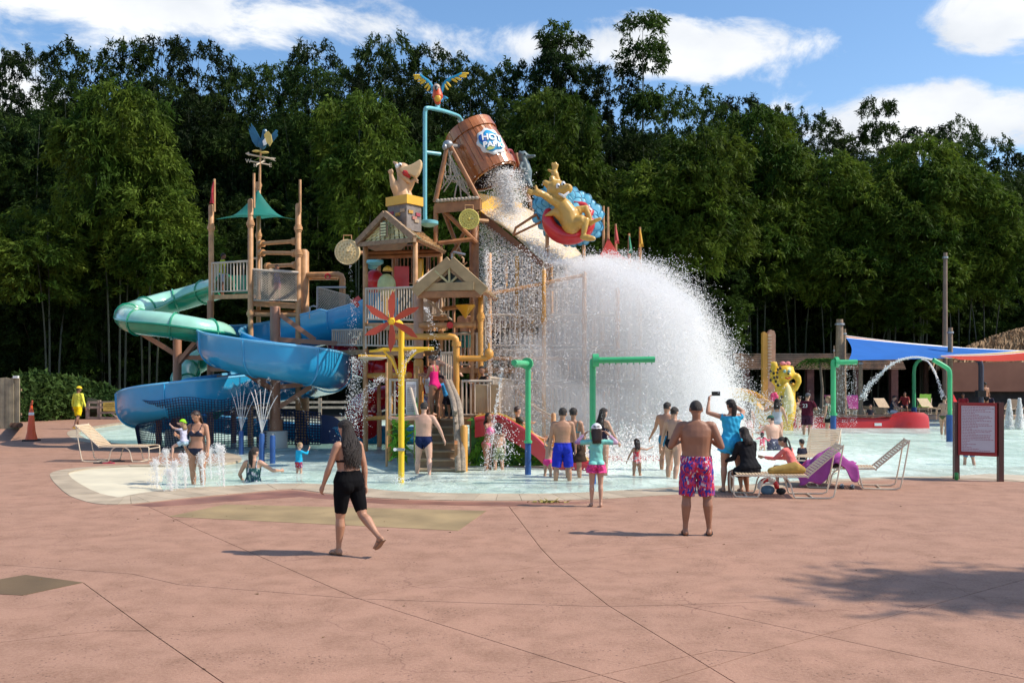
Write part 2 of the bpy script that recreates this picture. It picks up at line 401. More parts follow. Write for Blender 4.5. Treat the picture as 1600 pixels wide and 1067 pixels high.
def deck_mat():
    m = bpy.data.materials.new('terracotta_concrete'); m.use_nodes = True; nt = m.node_tree; N = nt.nodes.new; L = nt.links.new; b = nt.nodes['Principled BSDF']
    b.inputs['Roughness'].default_value = .82; b.inputs['Specular IOR Level'].default_value = .3
    g = N('ShaderNodeNewGeometry'); pos = g.outputs['Position']
    def noise(sc, det=4, ro=.55):
        n = N('ShaderNodeTexNoise'); n.inputs['Scale'].default_value = sc; n.inputs['Detail'].default_value = det; n.inputs['Roughness'].default_value = ro; L(pos, n.inputs['Vector']); return n.outputs[0]
    def mix(f, a, c, mode='MIX'):
        x = N('ShaderNodeMix'); x.data_type = 'RGBA'; x.blend_type = mode
        for i, v in ((0, f), (6, a), (7, c)):
            if isinstance(v, (int, float)): x.inputs[i].default_value = v
            elif isinstance(v, tuple): x.inputs[i].default_value = (*v, 1)
            else: L(v, x.inputs[i])
        return x.outputs[2]
    def mr(v, a, b_, c=0, d=1):
        x = N('ShaderNodeMapRange'); x.inputs[1].default_value = a; x.inputs[2].default_value = b_; x.inputs[3].default_value = c; x.inputs[4].default_value = d; L(v, x.inputs[0]); return x.outputs[0]
    big = noise(.35, 6, .6); mid = noise(2.2, 7, .68); fine = noise(34, 4, .75)
    c = mix(mr(big, .35, .65), (.428, .235, .162), (.36, .205, .145))
    c = mix(mr(mid, .42, .66), c, (.245, .13, .085))
    c = mix(mr(noise(90, 2, .8), .4, .62, 0, .42), c, (.22, .11, .072))
    c = mix(mr(fine, .35, .75, 0, .5), c, (.52, .33, .225))
    sp = N('ShaderNodeTexVoronoi'); sp.inputs['Scale'].default_value = 21; L(pos, sp.inputs['Vector'])
    dots = mr(sp.outputs['Distance'], .13, .24, 1, 0)
    gate = mr(noise(1.6, 5), .46, .6, 0, .85)
    mu = N('ShaderNodeMath'); mu.operation = 'MULTIPLY'; L(dots, mu.inputs[0]); L(gate, mu.inputs[1])
    c = mix(mu.outputs[0], c, (.10, .055, .045))
    # hairline cracks, only here and there
    wv = N('ShaderNodeTexVoronoi'); wv.feature = 'DISTANCE_TO_EDGE'; wv.inputs['Scale'].default_value = .42
    ds = N('ShaderNodeTexNoise'); ds.inputs['Scale'].default_value = 1.2; ds.inputs['Detail'].default_value = 5; L(pos, ds.inputs['Vector'])
    va = N('ShaderNodeVectorMath'); va.operation = 'ADD'; L(pos, va.inputs[0]); L(ds.outputs['Color'], va.inputs[1]); L(va.outputs[0], wv.inputs['Vector'])
    ck = mr(wv.outputs['Distance'], .0, .006, 1, 0); gk = mr(noise(.5, 2), .44, .54, 0, .5)
    m2 = N('ShaderNodeMath'); m2.operation = 'MULTIPLY'; L(ck, m2.inputs[0]); L(gk, m2.inputs[1])
    c = mix(m2.outputs[0], c, (.16, .075, .055))
    L(c, b.inputs['Base Color'])
    bp = N('ShaderNodeBump'); bp.inputs['Strength'].default_value = .5; bp.inputs['Distance'].default_value = .01; L(fine, bp.inputs['Height']); L(bp.outputs[0], b.inputs['Normal'])
    return m
def water_mat():
    m = bpy.data.materials.new('pool_water_surface'); m.use_nodes = True; nt = m.node_tree; N = nt.nodes.new; L = nt.links.new
    b = nt.nodes['Principled BSDF']; out = nt.nodes['Material Output']
    g = N('ShaderNodeNewGeometry'); mp = N('ShaderNodeMapping'); mp.inputs['Scale'].default_value = (1, .6, 1); L(g.outputs['Position'], mp.inputs[0])
    n1 = N('ShaderNodeTexNoise'); n1.inputs['Scale'].default_value = 3.2; n1.inputs['Detail'].default_value = 6; n1.inputs['Roughness'].default_value = .62; n1.inputs['Distortion'].default_value = .6; L(mp.outputs[0], n1.inputs['Vector'])
    bp = N('ShaderNodeBump'); bp.inputs['Strength'].default_value = 1; bp.inputs['Distance'].default_value = .09; L(n1.outputs[0], bp.inputs['Height'])
    tr = N('ShaderNodeBsdfTransparent'); tr.inputs[0].default_value = (.80, .96, .92, 1)
    gl = N('ShaderNodeBsdfGlossy'); gl.inputs['Roughness'].default_value = .08; L(bp.outputs[0], gl.inputs['Normal'])
    fr = N('ShaderNodeFresnel'); fr.inputs[0].default_value = 1.33; L(bp.outputs[0], fr.inputs['Normal'])
    fm = N('ShaderNodeMath'); fm.operation = 'MULTIPLY'; fm.inputs[1].default_value = .42; L(fr.outputs[0], fm.inputs[0])
    mx = N('ShaderNodeMixShader'); L(fm.outputs[0], mx.inputs[0]); L(tr.outputs[0], mx.inputs[1]); L(gl.outputs[0], mx.inputs[2])
    # aerated, milky churn: stronger where the bucket empties
    b.inputs['Base Color'].default_value = (.78, .93, .84, 1); b.inputs['Roughness'].default_value = .5
    n2 = N('ShaderNodeTexNoise'); n2.inputs['Scale'].default_value = 1.1; n2.inputs['Detail'].default_value = 8; n2.inputs['Roughness'].default_value = .7; L(mp.outputs[0], n2.inputs['Vector'])
    sb = N('ShaderNodeVectorMath'); sb.operation = 'SUBTRACT'; sb.inputs[1].default_value = (4.0, 25.5, 0); L(g.outputs['Position'], sb.inputs[0])
    sc = N('ShaderNodeVectorMath'); sc.operation = 'MULTIPLY'; sc.inputs[1].default_value = (.11, .14, 0); L(sb.outputs[0], sc.inputs[0])
    ln = N('ShaderNodeVectorMath'); ln.operation = 'LENGTH'; L(sc.outputs[0], ln.inputs[0])
    mr = N('ShaderNodeMapRange'); mr.inputs[1].default_value = 0; mr.inputs[2].default_value = 1; mr.inputs[3].default_value = .50; mr.inputs[4].default_value = .06; L(ln.outputs['Value'], mr.inputs[0])
    ad = N('ShaderNodeMath'); ad.operation = 'ADD'; L(mr.outputs[0], ad.inputs[0]); L(n2.outputs[0], ad.inputs[1])
    m3 = N('ShaderNodeMapRange'); m3.interpolation_type = 'SMOOTHSTEP'; m3.inputs[1].default_value = .42; m3.inputs[2].default_value = .95; m3.inputs[3].default_value = .36; m3.inputs[4].default_value = .92; L(ad.outputs[0], m3.inputs[0])
    L(bp.outputs[0], b.inputs['Normal'])
    m4 = N('ShaderNodeMixShader'); L(m3.outputs[0], m4.inputs[0]); L(mx.outputs[0], m4.inputs[1]); L(b.outputs[0], m4.inputs[2]); L(m4.outputs[0], out.inputs[0])
    return m
ground()
# ================================================================ BAMBOO GROVE
def leaf_mat(name, c1, c2, rnd=.35):
    m = bpy.data.materials.new(name); m.use_nodes = True; nt = m.node_tree; N = nt.nodes.new; L = nt.links.new; b = nt.nodes['Principled BSDF']; out = nt.nodes['Material Output']
    g = N('ShaderNodeNewGeometry'); n = N('ShaderNodeTexNoise'); n.inputs['Scale'].default_value = .3; n.inputs['Detail'].default_value = 4; L(g.outputs['Position'], n.inputs['Vector'])
    mr = N('ShaderNodeMapRange'); mr.inputs[1].default_value = .35; mr.inputs[2].default_value = .65; L(n.outputs[0], mr.inputs[0])
    mx = N('ShaderNodeMix'); mx.data_type = 'RGBA'; mx.inputs[6].default_value = (*c1, 1); mx.inputs[7].default_value = (*c2, 1); L(mr.outputs[0], mx.inputs[0])
    oi = N('ShaderNodeObjectInfo'); r2 = N('ShaderNodeMapRange'); r2.inputs[3].default_value = 1-rnd; r2.inputs[4].default_value = 1+rnd; L(oi.outputs['Random'], r2.inputs[0])
    ri = N('ShaderNodeMapRange'); ri.inputs[3].default_value = .6; ri.inputs[4].default_value = 1.4; L(g.outputs['Random Per Island'], ri.inputs[0])
    mu = N('ShaderNodeMath'); mu.operation = 'MULTIPLY'; L(r2.outputs[0], mu.inputs[0]); L(ri.outputs[0], mu.inputs[1])
    hs = N('ShaderNodeHueSaturation'); L(mx.outputs[2], hs.inputs['Color']); L(mu.outputs[0], hs.inputs['Value'])
    L(hs.outputs[0], b.inputs['Base Color']); b.inputs['Roughness'].default_value = .6; b.inputs['Specular IOR Level'].default_value = .08
    t = N('ShaderNodeBsdfTranslucent'); L(hs.outputs[0], t.inputs[0]); ms = N('ShaderNodeMixShader'); ms.inputs[0].default_value = .35
    L(b.outputs[0], ms.inputs[1]); L(t.outputs[0], ms.inputs[2]); L(ms.outputs[0], out.inputs[0]); return m
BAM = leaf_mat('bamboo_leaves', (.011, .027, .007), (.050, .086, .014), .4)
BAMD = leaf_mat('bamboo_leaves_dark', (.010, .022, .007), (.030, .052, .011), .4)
BAMH = leaf_mat('bamboo_leaves_sunlit', (.035, .075, .010), (.115, .165, .020), .25)  # sunlit look of the heads is put into this leaf colour
CULM = M('bamboo_culm', (.035, .042, .018), .5, .3, 2, rnd=.3)
def leaves(centers, dirs, ln, wd, r):   # pointed leaf = one triangle, blunt base
    n = len(centers); d = dirs/np.linalg.norm(dirs, axis=1, keepdims=True)
    rv = r.normal(size=(n, 3)); s = np.cross(d, rv); s /= np.linalg.norm(s, axis=1, keepdims=True)+1e-9
    L = ln*(.6+.8*r.random((n, 1))); W = wd*(.6+.8*r.random((n, 1)))
    return np.stack([centers-s*W/2, centers+s*W/2, centers+d*L], 1)
def bamboo_proto(seed, H, R, mounds, nleaf, mat, lo=.12, mound_r=(1.5, 2.5)):
    r = np.random.default_rng(seed); tris = []; culms = MB()
    for k in range(mounds):
        if mounds == 1: a, rad, h = 0, 0, H
        else:
            a = r.random()*2*PI; rad = R*math.sqrt(r.random())*.85; h = H*(1-.35*(rad/R)**1.3)*(1 if k == 0 else r.uniform(.45, 1.0))
        if k == 0: rad *= .2; h = H
        if mounds > 8: h = H if k == 0 else H*(.24+.70*((k+r.random()*.8)/mounds))*(1-.12*(rad/R)); rad = max(rad, R*.45*(h < H*.8))
        if mounds == 3 and k: h = H*r.uniform(.8, .97); rad = R*.8
        mr_ = r.uniform(*mound_r); cx, cy_ = rad*math.cos(a), rad*math.sin(a)
        bx, by = cx*.25, cy_*.25
        path = smooth_path([(bx, by, 0), (bx+(cx-bx)*.15, by+(cy_-by)*.15, h*.45), (bx+(cx-bx)*.6, by+(cy_-by)*.6, h*.8), (cx, cy_, h*.97)], 3)
        culms.tube(path, [.06-.045*i/(len(path)-1) for i in range(len(path))], 5, caps=False)
        n = int(nleaf/mounds); curtain = h*r.uniform(.45, .75) if 3 < mounds <= 8 else r.uniform(2.6, 4.6)
        # sprigs: clusters of leaves on the head and in the hanging skirt
        ns = n//24; u = r.random(ns); th = r.random(ns)*2*PI
        dome = u < .5; ph = np.arccos(r.random(ns))
        rr = mr_*(.86+.16*r.random(ns))*(1+.10*np.sin(th*5+k)+.08*np.sin(ph*7+seed))
        px = np.where(dome, rr*np.sin(ph)*np.cos(th), 0); py = np.where(dome, rr*np.sin(ph)*np.sin(th), 0); pz = np.where(dome, rr*np.cos(ph)*.85, 0)
        t = r.random(ns)**.8; sk = mr_*(1.0-.42*t)*(.62+.40*r.random(ns)); sk *= 1+.25*np.sin(th*3+seed+k)+.15*np.sin(t*9+th*2)
        px = np.where(dome, px, sk*np.cos(th)); py = np.where(dome, py, sk*np.sin(th)); pz = np.where(dome, pz, -t*curtain)
        c = np.stack([px+cx, py+cy_, pz+h-mr_*.85], 1); c = c[c[:, 2] > H*lo]
        nn = np.array([mnoise.noise(V(p)*.8+V((seed*7., k, 0))) for p in c]); c = c[nn > -.24]
        outd = np.stack([c[:, 0]-cx, c[:, 1]-cy_, np.zeros(len(c))], 1); outd /= np.linalg.norm(outd, axis=1, keepdims=True)+1e-6
        m = len(c); sd_ = outd*.9+r.normal(size=(m, 3))*.35+np.array([0, 0, -.55])
        cc = np.repeat(c, 26, 0); dd = np.repeat(sd_, 26, 0)
        tt = r.random((len(cc), 1))*.75
        cc = cc+dd*tt*.5+r.normal(size=cc.shape)*.10
        tris.append(leaves(cc, dd*.6+r.normal(size=cc.shape)*.6+np.array([0, 0, -.25]), .30, .10, r))
    # understorey fill low down
    return np.concatenate(tris), culms
def grove():
    protos = []
    specs = [(1, 22, 4.0, 15, 62000, BAM), (2, 20, 4.4, 16, 66000, BAM), (3, 23, 3.6, 15, 60000, BAMD), (4, 18, 4.2, 14, 58000, BAM), (5, 21, 4.6, 17, 70000, BAMD), (6, 16, 3.4, 11, 46000, BAM)]
    for s_, H, R, mo, nl, mt in specs:
        t, cu = bamboo_proto(s_, H, R, mo, nl, mt)
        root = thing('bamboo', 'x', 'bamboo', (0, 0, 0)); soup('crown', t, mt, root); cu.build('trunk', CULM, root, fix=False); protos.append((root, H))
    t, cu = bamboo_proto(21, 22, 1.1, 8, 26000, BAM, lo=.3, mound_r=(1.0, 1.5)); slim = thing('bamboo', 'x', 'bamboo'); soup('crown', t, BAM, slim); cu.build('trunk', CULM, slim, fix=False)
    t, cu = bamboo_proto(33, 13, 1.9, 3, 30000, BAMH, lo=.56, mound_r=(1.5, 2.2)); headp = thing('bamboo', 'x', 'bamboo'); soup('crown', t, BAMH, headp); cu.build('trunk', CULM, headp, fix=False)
    used = set()
    def put(pk, px, top, Y, wide, label, group=None):
        top += 8 if pk != "head" else 0
        if px > 1120: Y += 9 if pk != "head" else 8
        root, H = protos[pk] if isinstance(pk, int) else (slim, 22) if pk == 'slim' else (headp, 13)
        z = CH-(top-HY)/F*Y; s_ = z/H; key = id(root); loc = V(((px-800)/F*Y, Y, 0)); rz = random.random()*6.28
        sc = (wide, wide, s_)
        if key not in used:
            used.add(key); root.location = loc; root.rotation_euler = (0, 0, rz); root.scale = sc; root['label'] = label; o = root
        else: o = copy_thing(root, loc, rz, label, sc)
        o['group'] = group or 'bamboo clumps of the grove behind the playground'
    sky = [(-60,80),(0,70),(60,62),(120,62),(170,66),(215,52),(265,50),(310,46),(350,80),(400,90),(440,88),(480,52),(525,90),(570,62),(620,36),(665,62),(715,82),(760,96),(805,92),(850,78),(880,40),(915,92),(955,94),(1040,135),(1085,116),(1130,150),(1165,140),(1205,152),(1245,165),(1290,172),(1330,200),(1400,215),(1445,186),(1490,172),(1540,196),(1580,225),(1630,235),(1690,225)]
    nm = ['leftmost', 'second', 'third', 'fourth', 'fifth', 'sixth', 'seventh', 'eighth', 'ninth', 'tenth', 'eleventh', 'twelfth', 'thirteenth', 'fourteenth', 'fifteenth', 'sixteenth', 'seventeenth', 'eighteenth', 'nineteenth', 'twentieth']
    for i, (px, top) in enumerate(sky):
        side = 'left edge' if px < 800 else 'right edge'
        k = i if px < 800 else len(sky)-1-i
        put([0, 4, 2, 1, 3][i % 5], px, top+4, 74+random.uniform(-3, 3), .95, f'tall dark bamboo on the skyline, {nm[k]} counting from the {side} of the back row')
    put('slim', 1003, 8, 72, 1.15, 'tallest slender bamboo plume standing clear against the sky right of the bucket')
    put('slim', 1372, 142, 70, .95, 'slender bamboo plume leaning alone against the white cloud on the right')
    put('slim', 872, 28, 72, 1.0, 'feathery bamboo plume rising over the skyline behind the grey statue')
    # nearer rows, their tops lower down
    mid = [(-20,150),(50,170),(115,120),(180,150),(235,110),(300,140),(360,115),(420,150),(480,100),(540,140),(600,90),(660,120),(730,130),(790,150),(850,140),(905,160),(960,190),(1020,200),(1080,190),(1130,200),(1180,165),(1240,215),(1290,205),(1350,235),(1400,260),(1450,235),(1510,215),(1570,260),(1630,270)]
    for i, (px, top) in enumerate(mid):
        side = 'left edge' if px < 800 else 'right edge'
        k = i if px < 800 else len(mid)-1-i
        put([1, 3, 0, 5, 2, 4][i % 6], px, top, 66+random.uniform(-2.5, 2.5), 1.0, f'dense arching bamboo, {nm[k]} counting from the {side} of the middle row')
    low = [(-10,330),(75,300),(160,240),(250,290),(330,330),(420,300),(500,320),(580,300),(640,260),(700,300),(1010,330),(1070,360),(1130,310),(1190,420),(1250,330),(1310,450),(1370,350),(1430,460),(1490,330),(1560,350),(1620,300)]
    for i, (px, top) in enumerate(low):
        side = 'left edge' if px < 800 else 'right edge'
        k = i if px < 800 else len(low)-1-i
        put([5, 3, 1][i % 3], px, top, 59+random.uniform(-1.5, 1.5), .85, f'shorter bamboo at the foot of the grove, {nm[k]} counting from the {side}')
    heads = [(1245,310,'small bright bamboo head between the waterfall edge head and the drooping head'),(965,315,'small bright bamboo head over the flag rods'),(1390,262,'bright bamboo head left of the slender leaning plume foot'),(740,205,'bamboo head close behind the tipping bucket top'),(1100,205,'bright bamboo head right of the tallest slender plume'),(1500,255,'bamboo head right of the utility pole, high up'),(1360,420,'low bamboo head above the blue sail'),(1300,240,'bright rounded bamboo head above the drooping head over the cat statue'),(1040,250,'bright bamboo head just right of the flag rods'),(1540,330,'bright bamboo head above the thatched roof'),(560,150,'pale bamboo head left of the parrot statue'),(80,330,'drooping bamboo head above the plank fence'),(1165,305,'bright green rounded bamboo head right of the waterfall, the one nearest to the spray'),(1318,345,'bright green drooping bamboo head over the yellow spotted statue'),(1438,362,'bright green bamboo head overhanging the utility pole'),(860,145,'bright bamboo head above the reclining animal sculpture'),(1185,170,'broad bright bamboo head high up right of the tallest plume'),(1440,215,'bright rounded bamboo head below the right hand clouds'),(232,290,'drooping green bamboo head left of the green canopy'),(185,130,'pale tapering bamboo spray high on the left')]
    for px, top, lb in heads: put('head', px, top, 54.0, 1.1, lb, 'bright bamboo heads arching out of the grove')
    # dark wood behind, one mass
    r = np.random.default_rng(5); n = 42000
    c = np.stack([r.uniform(-62, 62, n), r.uniform(80, 84, n), r.uniform(0, 20, n)], 1)
    prof = np.interp(c[:, 0], [(-60-800)/F*80, 0, 20, 45, 62], [26, 24, 21, 17, 15])
    c[:, 2] *= prof/21
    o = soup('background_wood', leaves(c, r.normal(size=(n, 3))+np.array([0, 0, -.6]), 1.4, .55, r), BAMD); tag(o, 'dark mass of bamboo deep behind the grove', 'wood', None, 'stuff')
    # added dark bank under and behind the grove, blocks horizon light
    mb = MB(); rows = []
    for j, (y, z) in enumerate([(56, -.1), (60, .8), (66, 1.6), (78, 3), (86, 9), (92, 15), (104, 16), (200, 10), (420, 4)]):
        rows.append([V((x, y+random.uniform(-.6, .6), z*(1 if x < 20 else .85)+random.uniform(-.2, .2))) for x in range(-130, 131, 6)])
    mb.loft(rows, caps=False, closed=False); o = mb.build('added_bank', M('added_bank_dark', (.035, .03, .018), .95, .4, .6), None, True); o['kind'] = 'structure'
grove()
def hedge():
    r = np.random.default_rng(9); a = P(28, 640, 46); b = P(190, 640, 52)
    n = 7000; t = r.random(n); ph = r.random(n)*PI; rad = 1.05+.22*np.sin(t*23)+.1*r.normal(size=n)
    h = np.interp(t, [0, .15, .5, .8, 1], [2.1, 2.3, 2.0, 1.7, 1.1])
    c = np.stack([a.x+(b.x-a.x)*t+r.normal(size=n)*.1, a.y+(b.y-a.y)*t-np.cos(ph)*rad, np.sin(ph)**.6*h*(.75+.35*r.random(n))], 1)
    low = r.random(n) < .35; c[low, 2] = r.random(low.sum())*1.2
    root = thing('hedge', 'rounded green hedge behind the yellow dressed lifeguard on the left', 'hedge', ((a.x+b.x)/2, (a.y+b.y)/2, 0)); o0 = np.array(root.location)
    soup('foliage', leaves(c-o0, r.normal(size=(n, 3)), .26, .16, r), leaf_mat('hedge_leaves', (.03, .07, .02), (.07, .12, .03), .1), root)
    mb = MB()
    for i in range(14):
        p = a.lerp(b, i/13); mb.limb([V((p.x, p.y, -.03)), V((p.x+.1, p.y, .6)), V((p.x-.2, p.y-.2, 1.3))], [.05, .04, .02], 6)
    mb.build('stem', DARKW, root)
    mb = MB(); mb.ell(((a.x+b.x)/2-.3, (a.y+b.y)/2+.3, .6), (1.9, .5, .6), 14, 8); mb.build('inner_shade', M('hedge_shade_core', (.015, .02, .008), .95, .3, 8), root)  # dark core, the hedge's inner shade put in as colour
hedge()
def shade_tree():   # the tree off to the right whose shadow falls on the foreground
    r = np.random.default_rng(14); L0 = V((20.0, 8.0, 0))
    root = thing('shade_tree', 'leafy tree beside the deck, outside the right edge of the frame', 'tree', L0)
    mb = MB(); mb.limb([L0+V((0, 0, -.1)), L0+V((.1, 0, 4.5)), L0+V((-.3, .1, 9)), L0+V((-.5, .1, 13.5))], [.34, .27, .2, .08], 9)
    for a in range(6): mb.limb([L0+V((-.1, 0, 8.8+.5*a)), L0+V((2.2*math.cos(a*1.3), 1.0*math.sin(a*1.3), 11.6+.3*a)), L0+V((3.9*math.cos(a*1.3), 1.5*math.sin(a*1.3), 13+.2*a))], [.09, .06, .03], 6)
    mb.build('trunk', DARKW, root)
    cs = []
    for k in range(25):
        a, rr = r.random()*6.28, r.random()**.6; c0 = np.array([4.3*rr*math.cos(a)-.2, 1.15*rr*math.sin(a), 13+r.uniform(-.9, .9)])
        cs.append(c0+r.normal(size=(620, 3))*np.array([.55, .4, .35]))
    c = np.concatenate(cs); soup('crown', leaves(c, r.normal(size=(len(c), 3)), .24, .12, r), leaf_mat('tree_leaves', (.04, .08, .02), (.07, .12, .03), .1), root)
shade_tree()
# ================================================================ SCULPTING HELPER
def remesh(mb, voxel=.02, smooth=3, name='body'):
    me = bpy.data.meshes.new(name); me.from_pydata(mb.v, [], mb.f)
    bm = bmesh.new(); bm.from_mesh(me); bmesh.ops.recalc_face_normals(bm, faces=bm.faces); bm.to_mesh(me); bm.free()
    t = bpy.data.objects.new('tmp', me); COL.objects.link(t)
    m = t.modifiers.new('r', 'REMESH'); m.mode = 'VOXEL'; m.voxel_size = voxel
    if smooth: s = t.modifiers.new('s', 'SMOOTH'); s.factor = .5; s.iterations = smooth
    out = bpy.data.meshes.new_from_object(t.evaluated_get(bpy.context.evaluated_depsgraph_get()))
    bpy.data.objects.remove(t); bpy.data.meshes.remove(me); out.name = name; out.shade_smooth(); return out
def sculpt(mb, name, mat, parent, voxel=.03, smooth=3):     # mb in world coordinates
    o0 = rootloc(parent) if parent is not None else V((0, 0, 0))
    mb.v = [(v[0]-o0.x, v[1]-o0.y, v[2]-o0.z) for v in mb.v]
    me = remesh(mb, voxel, smooth, name); me.materials.clear(); return link_mesh(me, name, mat, parent)
def T(root, name, mat, pts, r, n=8, caps=True): return MB().tube(pts, r, n, caps).build(name, mat, root, True)
def post(root, px, top, Y, r, mat=TAN, bot=None, name='post', collars=()):
    a = P(px, top, Y); b = V((a.x, a.y, -.28)) if bot is None else P(px, bot, Y)
    mb = MB(); mb.tube([b, a-V((0, 0, r*.5)), a], [r, r, r*.6], 10)
    for c in collars:
        p = P(px, c, Y); mb.cyl(p-V((0, 0, .05)), p+V((0, 0, .05)), r*1.5, n=10); mb.cyl(p-V((0, 0, .11)), p+V((0, 0, .11)), r*1.2, n=10)
    return mb.build(name, mat, root, True)
def railing(root, a, b, h, mat=RAIL, step=.13, r=.022, mid=False, rr=.035):
    a, b = V(a), V(b); mb = MB(); up = V((0, 0, 1)); L = (b-a).length; n = max(2, round(L/step))
    mb.tube([a+up*h, b+up*h], rr, 7); mb.tube([a+up*.1, b+up*.1], rr*.8, 6)
    for i in range(n+1): p = a.lerp(b, i/n); mb.tube([p+up*.1, p+up*h], r, 5, False)
    for p in (a, b): mb.tube([p, p+up*(h+.03)], rr, 7)
    return mb.build('railing', mat, root)
def net(root, q, nx, ny, r=.012, mat=ROPE, diag=True, name='net', sag=0):
    a, b, c, d = [V(p) for p in q]; mb = MB()       # a-b bottom, d-c top
    nrm = (b-a).cross(d-a).normalized()
    def pt(u, v): return (a.lerp(b, u)).lerp(d.lerp(c, u), v)+nrm*sag*math.sin(u*PI)*math.sin(v*PI)
    if diag:
        for i in range(-ny, nx+1):
            for sgn in (0, 1):
                pp = []
                for j in range(ny+1):
                    u = (i+j)/nx if not sgn else (i+ny-j)/nx
                    if 0 <= u <= 1: pp.append(pt(u, j/ny))
                if len(pp) > 1: mb.tube(pp, r, 4, False)
    else:
        for i in range(nx+1): mb.tube([pt(i/nx, j/6) for j in range(7)], r, 4, False)
        for j in range(ny+1): mb.tube([pt(i/6, j/ny) for i in range(7)], r, 4, False)
    mb.tube([pt(0, 0), pt(.25, 0), pt(.5, 0), pt(.75, 0), pt(1, 0)], r*2, 5); mb.tube([pt(0, 1), pt(.25, 1), pt(.5, 1), pt(.75, 1), pt(1, 1)], r*2, 5)
    o = mb.build(name, mat, root, fix=False); return o
def deck(root, corners, th=.12, mat=TAN, name='platform'):   # corners on top surface
    return MB().slab([V(c)-V((0, 0, th)) for c in corners], (0, 0, 1), th).build(name, mat, root)
# ================================================================ SLIDES
def flume(root, path, sect, mat, lip, seg, wall=.03, name='chute_section', k=5):
    """sect(i,t)->list of (side, up) from one rim round the bottom to the other"""
    pts = smooth_path(path, k); n = len(pts); rings = []; outer = []
    for i, p in enumerate(pts):
        t = (pts[min(i+1, n-1)]-pts[max(i-1, 0)]); t.z = 0; t.normalize(); s_ = V((t.y, -t.x, 0)); up = V((0, 0, 1))
        prof = sect(i/(n-1)); rings.append([p+s_*a+up*b for a, b in prof])
        m = len(prof); of = []
        for j in range(m):
            a0, a1 = prof[max(j-1, 0)], prof[min(j+1, m-1)]; dx, dz = a1[0]-a0[0], a1[1]-a0[1]; l = math.hypot(dx, dz) or 1
            of.append((prof[j][0]+dz/l*wall*-1*-1, prof[j][1]-dx/l*wall))
        outer.append([p+s_*a+up*b for a, b in of])
    m = len(rings[0]); i = 0
    while i < n-1:
        e = min(i+seg, n-1); mb = MB()
        full = [rings[j]+outer[j][::-1] for j in range(i, e+1)]
        mb.loft(full, True, True); o = mb.build(name, mat, root, True)
        i = e
    if lip:
        for side in (0, -1): T(root, 'rim', lip, [q[side] for q in rings], .045, 6)
        for i in range(0, n, seg):
            T(root, 'flange', mat, outer[i], .035, 5)
    return rings
BLUE = M('blue_fibreglass', (.025, .33, .62), .2, .1, 1.2, coat=.6)
BLUEL = M('blue_fibreglass_rim', (.16, .50, .76), .25, .06, 2, coat=.4)
